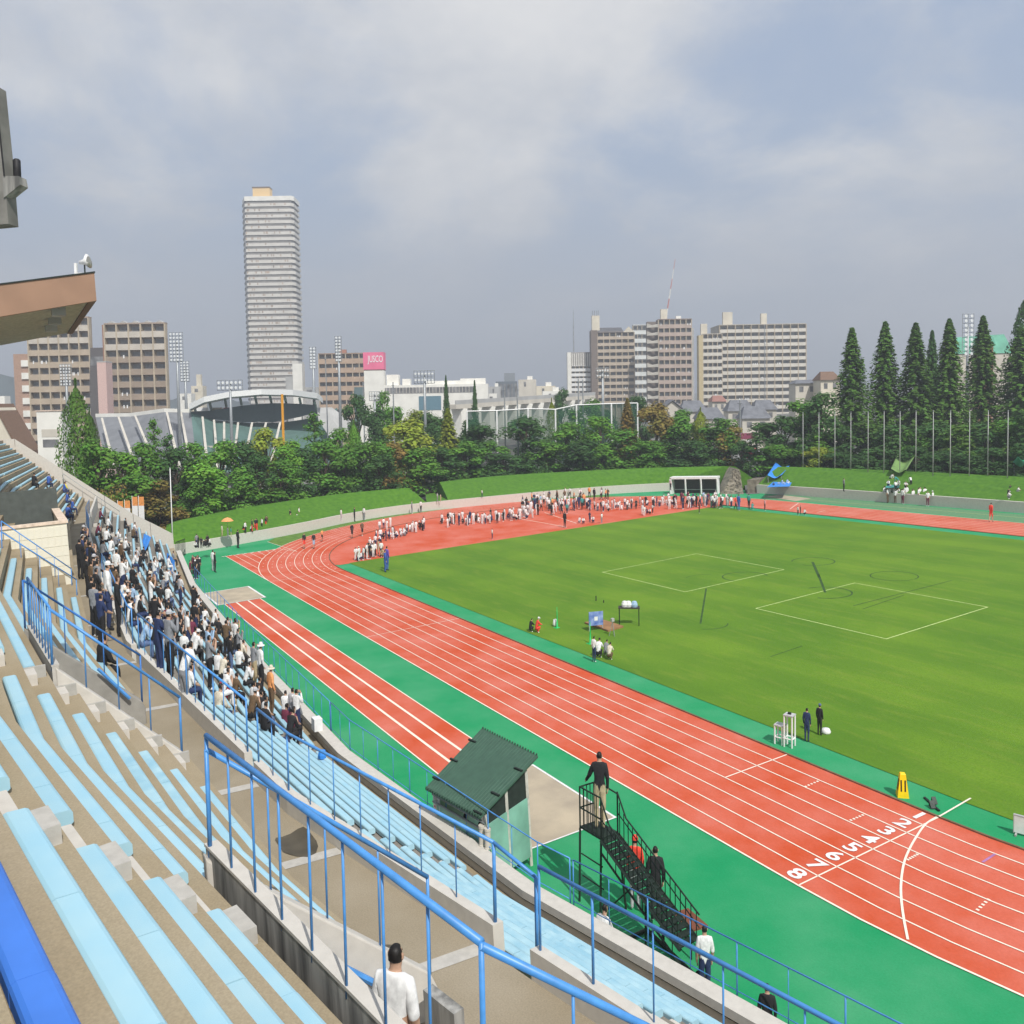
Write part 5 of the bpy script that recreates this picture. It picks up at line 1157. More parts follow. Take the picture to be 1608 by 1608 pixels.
q = MB(); q.prism([(-w_/2,-.1,h),(w_*.22,-.1,h),(w_*.16,1.2,h+px(8,335)),(-w_/2+.4,1.2,h+px(8,335))], (0,2.4,0)); q.build('roof_slope', mat('slate_roof', srgb(88,88,92), .7), t); q = MB(); q.prism([(w_*.2,-.12,h),(w_/2,-.12,h),(w_*.35,-.12,h+px(9,335))], (0,2,0)); q.build('roof_gable', m_crm, t)
apartment('white gridded apartment slab between the two brown blocks', 994, 1022, 511, 420, 11, 4, srgb(196,198,196), srgb(216,218,214), laundry=.03)
t, w_, h, d, fh = apartment('dark brown apartment block with wavy side balconies and a small roof turret', 1034, 1086, 502, 320, 13, 6, srgb(136,120,110), srgb(176,158,146), laundry=.15)
rooftop(t, -w_*.32, px(10,320), px(17,320), h, m_crm, 1.5, 'roof_turret'); rooftop(t, w_*.12, px(8,320), px(6,320), h, m_whw, 1.2, 'water_tank')
for f in range(13):
    z0 = f*fh+fh*.1; q = MB(); xw = -w_/2; q.prism([(xw-px(17,320),2.0,z0),(xw-.05,.1,z0),(xw-.05,.1,z0+fh*.42),(xw-px(9,320),1.2,z0+fh*.30),(xw-px(17,320),2.0,z0+fh*.55)], (0,.3,0)); o = q.build('side_balcony', m_bei, t); fixn(o.data)
q = MB(); q.bb(-w_/2-px(16,320), -w_/2-.06, 2.4, d, 0, h-.4); q.build('side_wall', mat('shaded_side', srgb(120,108,100)), t); q = MB(); q.bb(w_/2+.03, w_/2+px(5,320), 1.5, 3.5, 0, h*.92); q.build('side_wing', m_gry, t)  # left wall takes the same painted shaded-side colour
t, w_, h, d, fh = apartment('big beige apartment slab, the widest on the right, with two roof turrets', 1130, 1266, 510, 345, 13, 11, srgb(178,170,156), srgb(208,202,190), laundry=.1, pillar=srgb(184,174,158))
rooftop(t, -w_*.40, px(15,345), px(21,345), h, m_crm, 1.5, 'roof_turret'); rooftop(t, w_*.02, px(9,345), px(18,345), h, m_crm, 1.5, 'roof_turret')
q = MB(); q.bb(-.12+w_*.02, .12+w_*.02, -.2, -.08, 0, h); q.build('drain_pipe', m_steel, t)
t, w_, h, d, fh = apartment('lower beige wing left of the big apartment slab', 1104, 1134, 525, 340, 12, 4, srgb(180,172,158), srgb(206,200,188), laundry=.06)
q = MB(); q.bb(-w_/2-px(7,340), -w_/2-.03, 0, d, 0, h-.3); q.build('side_wall', mat('yellowish', srgb(196,180,140)), t); rooftop(t, -w_*.42, px(10,340), px(17,340), h, m_crm, 1.2, 'roof_turret')
# crane boom behind
p = GM @ atz(1046, 500, 480); t = thing('crane', 'slanting red and white crane boom above the brown block', 'crane', tuple(p), YAWW, world=True); L_ = px(92,480)
for i in range(6):
    a, b_ = i/6, (i+1)/6; dx = px(15,480); q = MB(); q.tube([(dx*a, 0, L_*a), (dx*b_, 0, L_*b_)], [.42-.05*i, .37-.05*i], 4); q.build('boom_section', mat('crane_red', srgb(196,120,110)) if i % 2 else m_whw, t)
# grey roofed houses
m_tile = mat('roof_tile', srgb(112,114,120), .7, .12, 1.2)
def house(px0, px1, pt, z, label, M=m_bei, gable=False, RM=None, roof_frac=.4):
    t, w_, h = facade_thing('house', label, px0, px1, pt, z, 'house'); e = h-min(h*.4, px((px1-px0)*roof_frac, z)); q = MB(); q.bb(-w_*.45, w_*.45, .3, 4.5, 0, e)
    if gable: q.prism([(-w_*.45,.3,e),(w_*.45,.3,e),(0,.3,h-.15)], (0,4.2,0))
    q.build('wall', M, t); q = MB()
    if gable:
        for s_ in (-1, 1): q.prism([(0,-.1,h),(s_*w_*.52,-.1,e-.1),(s_*w_*.52,-.1,e+.1),(0,-.1,h+.22)], (0,5,0))
    else: q.loft([[(-w_/2,-.1,e),(w_/2,-.1,e),(w_/2,4.9,e),(-w_/2,4.9,e)],[(-w_*.3,2.2,h),(w_*.3,2.2,h),(w_*.3,2.6,h),(-w_*.3,2.6,h)]])
    o = q.build('roof', RM or m_tile, t); fixn(o.data)
    for x in (-.22, .2): q = MB(); q.bb(x*w_-w_*.08, x*w_+w_*.08, .24, .29, e-1.7, e-.6); q.build('window', m_glass, t)
for a, b_, tp, z, lb, kw in [(1040,1072,629,170,'white gabled house peeking over the trees',dict(gable=True)),(1068,1112,629,180,'grey hipped roof house left of the brick roof',{}),(1118,1142,621,200,'house with a brownish red flat roof',dict(RM=mat('red_roof', srgb(150,110,100)))),(1142,1186,628,185,'wide grey tiled house right of the red roof',{}),(1164,1212,638,165,'large grey tiled house above the entrance ramp',{}),(1184,1222,628,190,'pale house with a white parapet in the town',{}),(1095,1140,640,168,'low grey roofed house behind the trees',{}),(1248,1288,596,175,'long shed with a pale grey roof behind the right trees',dict(roof_frac=.15)),(1288,1322,583,170,'brown roofed house beside the first conifer',dict(RM=mat('brown_roof', srgb(120,96,80)), M=m_crm))]:
    house(a, b_, tp, z, lb, **kw)
# far filler houses, low along the skyline
for i, (a, b_, tp, z) in enumerate([(640,668,616,330),(280,300,618,300),(300,318,606,310),(474,500,608,330),(764,780,618,290),(1018,1034,560,380),(870,892,612,300)]):
    t, w_, h = facade_thing('building', ['low white block behind the store','pale grey block left of the ballpark roof','cream block with rooftop mast left of the ballpark','grey low block beside the tall tower','small white building by the viaduct','dark narrow building between brown blocks','pale building left of the white office'][i], a, b_, tp, z)
    q = MB(); q.bb(-w_/2, w_/2, 0, 4, 0, h); q.build('wall', [m_whw, m_whw, m_crm, m_gry, m_whw, m_shade, m_bei][i], t); q = MB(); q.bb(-w_*.2, w_*.1, -.04, -.004, h-2.2, h-1); q.build('window', m_glass, t)
    if i == 2: rooftop(t, w_*.1, px(7,z), px(18,z), h, m_crm)
# green roofed building with a turret
ZG = 170; t, w_, h = facade_thing('building', 'building with green copper roofs and a pointed turret behind the conifers', 1500, 1590, 530, ZG); m_cop = mat('copper_green', srgb(96,160,136), .7, .1, .5)
q = MB(); q.bb(-w_/2, w_/2, 0, 6, 0, h-px(25,ZG)); q.build('wall', m_bei, t); q = MB(); q.prism([(-w_/2-.3,-.2,h-px(25,ZG)),(w_/2+.3,-.2,h-px(25,ZG)),(w_/2-.2,2.6,h+px(6,ZG)),(-w_/2+1,2.6,h+px(2,ZG))], (0,3,0)); o = q.build('roof', m_cop, t); fixn(o.data)
q = MB(); c = (px(-2,ZG), -.6); r_ = px(14,ZG); q.lathe([(r_*.92,0),(r_*.92,h-px(14,ZG)+px(0,ZG))], 8, (c[0], c[1], 0)); q.build('turret', mat('turret_brick', srgb(170,130,106)), t)
q = MB(); q.lathe([(r_*1.15,0),(r_*.95,px(12,ZG)),(r_*.5,px(14,ZG)),(r_*.55,px(16,ZG)),(.02,px(28,ZG))], 8, (c[0], c[1], h-px(13,ZG)+.02)); q.build('turret_roof', m_cop, t)
# hills
def hill(a, b_, tp, z, label):
    n = 16; pts = []; q = MB(); rings = []
    for i in range(n+1):
        x = a+(b_-a)*i/n; y = tp+22*(2*i/n-1)**2+3*math.sin(i*1.7); T = GM @ atz(x, y, z); B_ = V((T.x, T.y, -30)); bk = V((T.x-_f.x*-200, T.y+_f.y*200, -30)); fr = V((T.x-_f.x*120, T.y-_f.y*120, -30))
        rings.append([tuple(fr), tuple(T), tuple(bk)])
    q.loft(rings, closed=False, caps=False); o = bpy.data.objects.new('hill', q.mesh('hill', mat('hill_wood', (.05,.075,.07), .95, .2, .02))); COL.objects.link(o); fixn(o.data); o['kind'] = 'structure'
hill(-260, 120, 585, 900, ''); hill(200, 430, 622, 1000, '')
HAZE = .001
# ================================================================== BALLPARK AND LAMPS
ZB = 168
def wz(px_, py, z): return GM @ atz(px_, py, z)
t = thing('ballpark', 'ballpark beyond the trees with a curved white canopy and sloping grey stands', 'stadium', tuple(wz(400, 700, ZB)), 0, world=True); O = V(t.location)
def quadw(mb, P): mb.poly([tuple(p-O) for p in P])
# raked stands: a bowl lofted between the upper rim and the lower edge
rim = [(150,655,176),(205,654,172),(258,647,166),(300,648,170),(340,660,178),(390,664,184),(440,664,186),(500,655,184),(530,640,180)]
low_ = [(168,735,150),(215,735,147),(262,735,146),(310,740,148),(350,742,150),(395,740,152),(440,738,154),(490,735,156),(520,730,158)]
q = MB(); q.loft([[tuple(wz(*a)-O), tuple(wz(*b_)-O)] for a, b_ in zip(rim[:4], low_[:4])], closed=False, caps=False); q.build('outfield_stand', mat('stand_grey', srgb(122,124,128), .85, .08, .5), t)
q = MB(); q.loft([[tuple(wz(*a)-O), tuple(wz(*b_)-O)] for a, b_ in zip(rim[3:], low_[3:])], closed=False, caps=False); q.build('infield_stand', mat('stand_green', srgb(88,116,110), .85, .08, .5), t)
for i, (a, b_) in enumerate([((160,657),(180,735)),((186,655),(214,735)),((212,653),(246,735)),((262,648),(282,735)),((284,648),(300,735)),((318,655),(326,735)),((336,660),(342,735)),((352,663),(352,735)),((374,664),(366,735)),((396,664),(382,735)),((418,664),(400,735)),((440,664),(424,735))]):
    A = wz(*a, 164 if i < 5 else 168)-O; B = wz(*b_, 142 if i < 5 else 144)-O; q = MB(); q.prism([A-RV*.2, A+RV*.2, B+RV*.26, B-RV*.26], (0, 0, .12)); o = q.build('stair_aisle', m_bei, t); fixn(o.data)
q = MB(); q.loft([[tuple(wz(x, y, z)-O+V((0,0,k))) for k in (0,.7)] for x, y, z in rim[:4]], closed=False, caps=False); q.build('parapet', m_whw, t)
for y0, y1 in ((700,703),(720,722)):
    q = MB(); q.loft([[tuple(wz(x, yy, 158)-O) for yy in (y0, y1)] for x in (200, 250, 300, 360, 400)], closed=False, caps=False); q.build('cross_aisle', m_bei, t)
# dark band painted for the shaded interior under the roof, and canopy
q = MB(); q.loft([[tuple(wz(x, a, z)-O), tuple(wz(x, b_, z)-O)] for x, a, b_, z in [(300,646,650,172),(330,645,658,177),(380,637,663,180),(430,633,663,181),(470,634,655,179),(495,636,648,176)]], closed=False, caps=False); q.build('canopy_shade', mat('deck_dark', srgb(96,104,108), .8), t)
# people specks are left to the dark shade band; canopy with ribs
can = [(297,634,172),(320,623,176),(360,615,180),(410,611,182),(460,612,180),(498,617,176),(504,622,175)]
q = MB(); rings = []
for x, y, z in can:
    F = wz(x, y, z-6); Bk = wz(x+3, y+4, z+9); rings.append([tuple(F-O), tuple(Bk-O), tuple(Bk-O-V((0,0,1.0))), tuple(F-O-V((0,0,1.1)))])
q.loft(rings); o = q.build('canopy', m_white, t); fixn(o.data)
for i in range(9):
    u = i/8; x = 304+190*u; y = 634-22*math.sin(math.pi*(.08+.84*u)); A = wz(x, y+4, 176)-O; B = wz(x+4, y+22, 186)-O; q = MB(); q.tube([A, B], .28, 5); q.build('canopy_rib', mat('rib_green', srgb(150,170,160)), t)
    q = MB(); q.tube([B, B-V((0,0,6))], .16, 5); q.build('column', m_whw, t)
for i, (x, wv, c) in enumerate([(304,8,'cream'),(318,10,'white'),(341,9,'cream'),(358,7,'red')]): A = wz(x, 646, 186); q = MB(); q.box(tuple(A-O), (px(wv*1.6,186), 1, px(12,186)), YAWW); q.build('entrance_block', cm(c), t)
# spiral side wall at the right end
q = MB(); q.prism([tuple(wz(498,640,172)-O), tuple(wz(528,662,170)-O), tuple(wz(520,690,168)-O), tuple(wz(500,660,170)-O)], (1.5, 2.5, 0)); o = q.build('end_ramp', m_gry, t); fixn(o.data)
p = wz(445, 690, 150); t2 = thing('foul_pole', 'yellow foul pole in the ballpark', 'pole', (p.x, p.y, gz(p.x, p.y)), 0, world=True); hh = wz(445, 619, 150).z-gz(p.x, p.y); q = MB(); q.tube([(0,0,0),(0,0,hh)], px(2.0,150), 6); q.build('pole', mat('foul_yellow', srgb(226,160,40), .5), t2); q = MB(); q.bb(0, px(3,150), -.03, .03, hh*.6, hh*.93); q.build('mesh_panel', mat('foul_yellow', srgb(226,160,40)), t2)
m_lampface = mat('lamp_face', srgb(225,228,228), .3, .1, 3)
def floodlight(px_, ptop, z, wpx, hpx, rows, cols_, label, style='panel', lean=0):
    T = wz(px_, ptop, z); b = gz(T.x, T.y); h = T.z-b; t = thing('floodlight_tower', label, 'floodlight', (T.x, T.y, b), YAWW, 'floodlight towers', world=True)
    w_, ph = px(wpx, z), px(hpx, z); q = MB(); q.tube([(0,0,0),(0,0,h*.6),(0,0,h-ph*.3)], [px(3.0,z), px(2.3,z), px(1.6,z)], 7); q.build('pole', m_steel, t, True)
    q = MB()
    for i in range(cols_+1): x = -w_/2+w_*i/cols_; q.tube([(x, -.1, h-ph), (x, -.1, h)], px(.45,z), 4)
    for i in range(rows+1): zz_ = h-ph+ph*i/rows; q.tube([(-w_/2, -.1, zz_), (w_/2, -.1, zz_)], px(.45,z), 4)
    q.build('frame', m_steel, t)
    lm = MB(); s_ = min(w_/cols_, ph/rows)*.34; lm.lathe([(s_*.5, .25), (s_, 0), (s_*.9, -.05)], 8); me = lm.mesh('lamp', m_lampface)
    for v_ in me.vertices: v_.co = V((v_.co.x, v_.co.z-.15, v_.co.y))
    for i in range(cols_):
        for j in range(rows): o = bpy.data.objects.new('lamp', me); COL.objects.link(o); o.parent = t; o.location = (-w_/2+w_*(i+.5)/cols_, -.2, h-ph+ph*(j+.5)/rows)
    return t
floodlight(276.5, 522, 150, 21, 46, 8, 4, 'tall floodlight tower with a wide grid of lamps, left of the ballpark')
floodlight(290, 567, 190, 14, 32, 7, 3, 'smaller gridded floodlight behind the left one')
floodlight(491, 545, 185, 10, 34, 7, 2, 'slim floodlight tower right of the tall tower')
floodlight(531, 528, 150, 10, 40, 8, 2, 'tall slim floodlight tower before the wide brown block')
floodlight(103, 572, 200, 18, 34, 7, 4, 'gridded floodlight in front of the left apartment block')
floodlight(1520, 493, 140, 18, 66, 9, 2, 'white floodlight tower behind the conifers')
floodlight(666, 582, 124, 32, 20, 2, 6, 'twin pole floodlight with two rows of round lamps before the store')
floodlight(361, 597, 150, 40, 16, 2, 6, 'low floodlight rack with round lamps before the ballpark canopy')
floodlight(946, 578, 128, 20, 16, 2, 5, 'small floodlight rack before the brown block with the slim tower')
floodlight(588, 615, 124, 16, 14, 2, 4, 'small floodlight rack left of the double pole one')
# tall net of the practice field
t = thing('net_fence', 'tall green ball net on white posts behind the belt of trees', 'net', (0, 0, 0), 0, world=True)
NP = [(733,646),(780,645),(829,642),(872,643),(905,636),(960,634),(1001,633)]
P = [wz(x, y, 118+i*1.5) for i, (x, y) in enumerate(NP)]; t.location = (P[0].x, P[0].y, gz(P[0].x, P[0].y)); O = V(t.location)
mn = bpy.data.materials.new('green_net'); mn.use_nodes = True; nt_ = mn.node_tree; bs = nt_.nodes['Principled BSDF']; bs.inputs['Base Color'].default_value = (*srgb(26,78,62), 1); bs.inputs['Alpha'].default_value = .5; bs.inputs['Roughness'].default_value = .9
q = MB()
for a, b_ in zip(P, P[1:]): q.poly([tuple(V((a.x,a.y,gz(a.x,a.y)))-O), tuple(V((b_.x,b_.y,gz(b_.x,b_.y)))-O), tuple(b_-O), tuple(a-O)])
q.build('net', mn, t)
for p in P: q = MB(); q.tube([tuple(V((p.x,p.y,gz(p.x,p.y)))-O), tuple(p-O)], .13, 5); q.build('post', m_white, t)
q = MB(); q.tube([p-O for p in P], .09, 4); q.build('top_rail', m_white, t)
for i, (x, y0, z) in enumerate([(792,608,122),(812,607,124),(570,600,140),(617,600,122),(908,595,128),(915,596,132),(1162,628,115),(1188,668,108),(511,560,160)]):
    T = wz(x, y0, z); b = gz(T.x, T.y); t = thing('utility_pole', f'thin grey pole, {ordn(i)} among those rising behind the trees', 'pole', (T.x, T.y, b), 0, 'thin poles behind the trees', world=True); q = MB(); q.tube([(0,0,0),(0,0,T.z-b)], [.14,.09], 5); q.build('shaft', m_steel, t); q = MB(); q.box((0,0,T.z-b-.5), (.9,.08,.08)); q.build('cross_arm', m_steel, t)
m_pale = mat('pole_grey', srgb(176,178,176), .5, .06, 3)
# flagpoles on the right bank
for i, (x, yt, yb) in enumerate([(1261,648,733),(1286,648,733.5),(1311,648,735),(1336,647,736),(1363,646.5,738),(1388,646,739),(1413,646,740),(1438,645.5,740.5),(1465,645,743),(1492,645,744),(1522,645,745),(1551,645,746),(1582,645,748)]):
    g = at(x, yb+1, 2.55); hgt = (yb-yt)/FX*depth(g); t = thing('flagpole', f'bare white flagpole, {ordn(i)} from the left on the right embankment', 'flagpole', tuple(g), 0, 'row of bare flagpoles'); q = MB(); q.tube([(0,0,-.4),(0,0,hgt*.5),(0,0,hgt)], [.045,.04,.028], 7); q.build('pole', m_pale, t, True); q = MB(); q.lathe([(.0,.12),(.08,.06),(0,0)], 6, (0,0,hgt)); q.build('finial', m_steel, t)
g = at(272, 872, 0); t = thing('flagpole', 'tall white flagpole standing by the end wall of the stand', 'flagpole', tuple(g)); hgt = (872-735)/FX*depth(g); q = MB(); q.tube([(0,0,0),(.0,0,hgt)], [.06,.035], 7); q.build('pole', m_white, t, True); q = MB(); q.lathe([(0,.1),(.08,.05),(0,0)], 6, (0,0,hgt)); q.build('finial', m_steel, t)
# tarps
def tarp(px4, hs, col, label, legs, name='tarp'):
    P = [at(x, y, h) for (x, y), h in zip(px4, hs)]; t = gthing(name, label, 'tarp', tuple(P[0])); q = MB(); n = 6
    rings = []
    for i in range(n+1):
        u = i/n; row = []
        for j in range(n+1):
            v_ = j/n; p = P[0].lerp(P[1], u).lerp(P[3].lerp(P[2], u), v_); p.z -= .35*math.sin(math.pi*u)*(.4+.6*math.sin(math.pi*v_)); p.z += .12*math.cos(u*math.pi*2); row.append(tuple(p))
        rings.append(row)
    q.loft(rings, closed=False, caps=False); o = q.build('sheet', col, t, True); sd_ = o.modifiers.new('s', 'SOLIDIFY'); sd_.thickness = .03
    for (x, y, h), zb in legs: a = at(x, y, h); q = MB(); q.tube([(a.x, a.y, zb), tuple(a)], .03, 5); q.build('leg', m_steel, t)
m_tb = mat('tarp_blue', srgb(58,140,226), .5, .06, 3); m_tg = mat('tarp_green', srgb(140,176,104), .6, .06, 3, trans=.3)
tarp([(1205,748),(1228,747),(1240,733),(1218,728)], [1.9,1.9,2.5,2.6], m_tb, 'blue tarp shelter slung over spectators on the right bank', [((1206,748,1.9),1.2),((1227,747,1.9),1.2),((1239,733,2.45),1.8),((1218,729,2.55),1.8)])
tarp([(1399,738),(1424,739),(1441,711),(1412,710)], [2.8,2.8,3.7,3.7], m_tg, 'large olive green tarp slung between poles on the right bank', [((1400,738,2.6),1.6),((1424,739,2.6),1.6),((1441,712,3.65),2.2),((1413,711,3.65),2.2)])
tarp([(1590,728),(1612,728),(1614,718),(1598,719)], [3.2,3.2,3.9,4.1], mat('tarp_mint', srgb(60,160,120), .6), 'mint green canopy at the right edge of the bank', [((1592,728,3.2),1.8),((1610,728,3.2),1.8)])
def sheet(px4, h, M, label):
    P = [at(x, y, h) for x, y in px4]; q = MB(); q.prism([tuple(p) for p in P], (0, 0, .03)); o = tag(q.build('ground_sheet', M), label, 'sheet'); fixn(o.data)
    o.data.transform(Matrix.Identity(4))
sheet([(1205,765),(1240,764),(1243,758),(1214,757)], 1.32, m_tb, 'blue ground sheet spread under the blue tarp'); sheet([(1390,766),(1412,766),(1414,759),(1396,759)], 1.5, cm('teal'), 'teal ground sheet under the green tarp')
g = at(1553, 771, 1.3); t = thing('bundle', 'white and blue bundle lying on the right grass bank', 'bundle', tuple(g)); q = MB(); q.lathe([(.0,.5),(.3,.4),(.45,.15),(.4,0)], 9); q.build('bag', m_tb, t, True); q = MB(); q.lathe([(.0,.45),(.25,.35),(.35,.1),(.3,0)], 9, (-.5,.1,.05)); q.build('cover', m_white, t, True)
# team shelter on the far side
A = at(1053, 776, 0); B = at(1127, 776, 0); t = gthing('team_shelter', 'long white framed team shelter with dark interior in front of the far bank', 'shelter', tuple(A)); d = (B-A); n_ = V((-d.y, d.x, 0)).normalized()*1.3
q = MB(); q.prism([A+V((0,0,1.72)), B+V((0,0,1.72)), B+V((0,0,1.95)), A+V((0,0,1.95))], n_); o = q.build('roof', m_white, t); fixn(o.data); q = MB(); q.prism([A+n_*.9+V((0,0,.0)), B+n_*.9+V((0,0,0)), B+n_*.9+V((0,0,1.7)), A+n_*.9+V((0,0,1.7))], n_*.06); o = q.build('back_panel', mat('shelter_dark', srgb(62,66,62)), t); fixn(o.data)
for u in (0, .33, .66, 1): p = A.lerp(B, u); q = MB(); q.box((p.x, p.y, .86), (.14,.14,1.72)); q.build('post', m_white, t)
for u in (.02, .98): p = A.lerp(B, u); q = MB(); q.prism([p, p+n_, p+n_+V((0,0,1.7)), p+V((0,0,1.7))], d.normalized()*.06); o = q.build('side_panel', m_white, t); fixn(o.data)
q = MB(); q.prism([A.lerp(B,.04)+n_*.6+V((0,0,.4)), A.lerp(B,.96)+n_*.6+V((0,0,.4)), A.lerp(B,.96)+n_*.85+V((0,0,.4)), A.lerp(B,.04)+n_*.85+V((0,0,.4))], (0,0,.06)); o = q.build('bench', m_gry, t); fixn(o.data)
# entrance: vehicles, shelter, lamps
def vehicle(px_, py, z, label, M, name='parked_van', s_=1.):
    T = wz(px_, py, z); b = gz(T.x, T.y)+.3; t = thing(name, label, 'van', (T.x, T.y, T.z-.9*s_), YAWW+.3, world=True); q = MB()
    q.prism([(-.55,-1.2,.3),(-.55,1.2,.3),(-.55,1.2,1.5),(-.55,-.7,1.6),(-.55,-1.0,.95),(-.55,-1.25,.85)], (1.1,0,0)); o = q.build('body', M, t); fixn(o.data); bv = o.modifiers.new('b','BEVEL'); bv.width=.06; bv.segments=2
    q = MB(); q.prism([(-.45,-1.06,.98),(.45,-1.06,.98),(.42,-.80,1.5),(-.42,-.80,1.5)], (0,-.02,0.01)); q.build('windscreen', m_glass, t)
    for sx in (-1, 1):
        for sy in (-.75, .8): q = MB(); q.tube([(sx*.5,sy,.3),(sx*.58,sy,.3)], .28, 10); q.build('wheel', m_black, t)
        q = MB(); q.box((sx*.38,-1.26,.62), (.18,.03,.12)); q.build('headlight', m_lampface, t)
        q = MB(); q.box((sx*.562,.1,1.22), (.01,1.2,.36)); q.build('side_window', m_glass, t)
vehicle(1178, 712, 112, 'bright red van parked beyond the entrance ramp', cm('red')); vehicle(1192, 716, 113, 'pale grey van parked beside the red one', cm('light grey'))
t, w_, h = facade_thing('gatehouse', 'small gatehouse with a maroon roof over the entrance road', 1160, 1190, 684, 122); q = MB(); q.bb(-w_/2, w_/2, 0, 2, h-px(10,122), h-px(6,122)); q.build('roof_edge', m_white, t); q = MB(); q.loft([[(-w_/2,0,h-px(6,122)),(w_/2,0,h-px(6,122)),(w_/2,2,h-px(6,122)),(-w_/2,2,h-px(6,122))],[(-w_*.4,.8,h+.3),(w_*.4,.8,h+.3),(w_*.4,1.2,h+.3),(-w_*.4,1.2,h+.3)]]); q.build('roof', cm('maroon'), t)
for x in (-.45,.45): q = MB(); q.bb(x*w_-.1, x*w_+.1, .2, .4, 0, h-px(10,122)); q.build('post', m_white, t)
for i, (x, y0, y1) in enumerate([(1166,700,736),(1199,714,742)]):
    g = at(x, y1, 1.2); hh = (y1-y0)/FX*depth(g); t = thing('street_lamp', ['park lamp with a round white globe left of the entrance ramp','park lamp with a round white globe right of the entrance ramp'][i], 'lamp', tuple(g), 0, 'park lamps by the entrance'); q = MB(); q.tube([(0,0,-1),(0,0,hh)], .06, 6); q.build('pole', m_black, t); q = MB(); q.lathe([(0,.5),(.2,.38),(.22,.2),(.1,0)], 8, (0,0,hh)); q.build('globe', m_lampface, t, True)
# ================================================================== THINGS ON THE FIELD AND APRON
def up_thing(name, label, cat, px_, py, h=0, rz=0, group=None): return thing(name, label, cat, tuple(at(px_, py, h)), rz, group)
# judges stand (two levels)
g = at(1236, 1168, 0); t = thing('judges_stand', 'white tubular judges stand with a high seat and a low step', 'judges stand', tuple(g), .35); W = m_white
def table(t, x0, x1, y0, y1, h, M, top=W, r=.028, shelf=None, nm='leg'):
    q = MB(); q.bb(x0, x1, y0, y1, h-.04, h); q.build('top' if nm == 'leg' else 'step', top, t)
    for x in (x0+r, x1-r):
        for y in (y0+r, y1-r): q = MB(); q.tube([(x,y,0),(x,y,h-.04)], r, 6); q.build('leg', M, t)
    if shelf is not None:
        q = MB(); P = [(x0+r,y0+r,shelf),(x1-r,y0+r,shelf),(x1-r,y1-r,shelf),(x0+r,y1-r,shelf)]
        for a, b_ in zip(P, P[1:]+P[:1]): q.tube([a,b_], r*.8, 5)
        q.build('brace', M, t)
table(t, -.02, .30, -.30, .02, 1.08, W, mat('seat_grey', srgb(190,190,190)), shelf=.28); table(t, -.36, -.05, -.26, .06, .66, W, mat('seat_grey', srgb(190,190,190)), shelf=.24, nm='low')
q = MB(); q.box((.14,-.14,1.11), (.1,.08,.06)); q.build('clicker', m_black, t)
# yellow marker 11
g = at(1417, 1250, 0); t = thing('marker_cone', 'yellow four sided marker with the number 11 beside the inner lane', 'marker', tuple(g), .8); q = MB(); m_yel = mat('marker_yellow', srgb(245,208,20), .5, .05, 4); q.loft([[(-s_,-s_,z),(s_,-s_,z),(s_,s_,z),(-s_,s_,z)] for s_, z in ((.155,0),(.15,.03),(.075,.66),(.06,.68))]); bd = q.build('body', m_yel, t)
for a in (0, math.pi/2, math.pi, -math.pi/2):
    me = text_mesh('11', .34, .003, .012); me.materials.clear(); me.materials.append(m_black); o = bpy.data.objects.new('number', me); COL.objects.link(o); o.parent = bd
    o.matrix_local = Matrix.Rotation(a, 4, 'Z') @ Matrix.Translation((0, -.121, .33)) @ Matrix.Rotation(math.pi/2-.119, 4, 'X') @ Matrix.Diagonal((.62, 1.25, 1, 1))
# starting block
g = at(1463, 1264, 0); t = thing('starting_block', 'dark metal starting block lying on the green inner strip', 'starting block', tuple(g), -.5); q = MB(); q.bb(-.4,.4,-.03,.03,.01,.05); q.build('rail', m_dkmetal, t)
for x, y in ((-.1,.09),(.12,-.09)): q = MB(); q.prism([(x,y-.06,.04),(x+.16,y-.06,.04),(x+.02,y-.06,.2)], (0,.12,0)); q.build('foot_pad', m_dkmetal, t)
# white board at right edge
g = at(1603, 1312, 0); t = thing('display_board', 'white lane display board standing at the right edge of the inner strip', 'board', tuple(g), .35); q = MB(); q.bb(-.16,.5,-.03,.03,.06,.5); q.build('panel', m_white, t); q = MB(); q.bb(-.17,.51,-.035,.035,.5,.53); q.bb(-.17,-.15,-.034,.034,.04,.5); q.build('frame', m_gry, t)
for x in (-.1,.44): q = MB(); q.bb(x-.02,x+.02,-.15,.15,0,.05); q.build('foot', m_gry, t)
# throwing board, sign, table, cones
P = [at(*p) for p in [(918,980),(948,976),(979,986),(955,993)]]; t = gthing('plywood_board', 'brown plywood sheet lying on the pitch', 'board', tuple(P[0])); q = MB(); q.prism([(p.x,p.y,.02) for p in P], (0,0,.09)); o = q.build('sheet', mat('plywood', srgb(150,112,76), .8, .1, 3), t); fixn(o.data)
g = at(936, 991, 0); t = thing('signboard', 'blue and white printed signboard by the plywood sheet', 'sign', tuple(g), YAWW+.25); q = MB(); q.bb(-.38,.38,-.02,.02,.3,1.0); q.build('panel', mat('sign_blue', srgb(60,92,170), .6, .3, 3.5, col2=srgb(150,170,215)), t); q = MB(); [q.tube([(x,0,0),(x,0,1.02)], .02, 5) for x in (-.36,.36)]; q.build('leg', m_gry, t)
q = MB(); q.bb(-.09,.09,-.025,-.021,.55,.75); q.build('white_mark', m_white, t)
g = at(988, 982, 0); t = thing('folding_table', 'dark folding table holding white and pale blue helmets', 'table', tuple(g), .9); q = MB(); q.bb(-.55,.55,-.25,.25,.92,.97); q.build('top', mat('table_dark', srgb(60,54,50)), t)
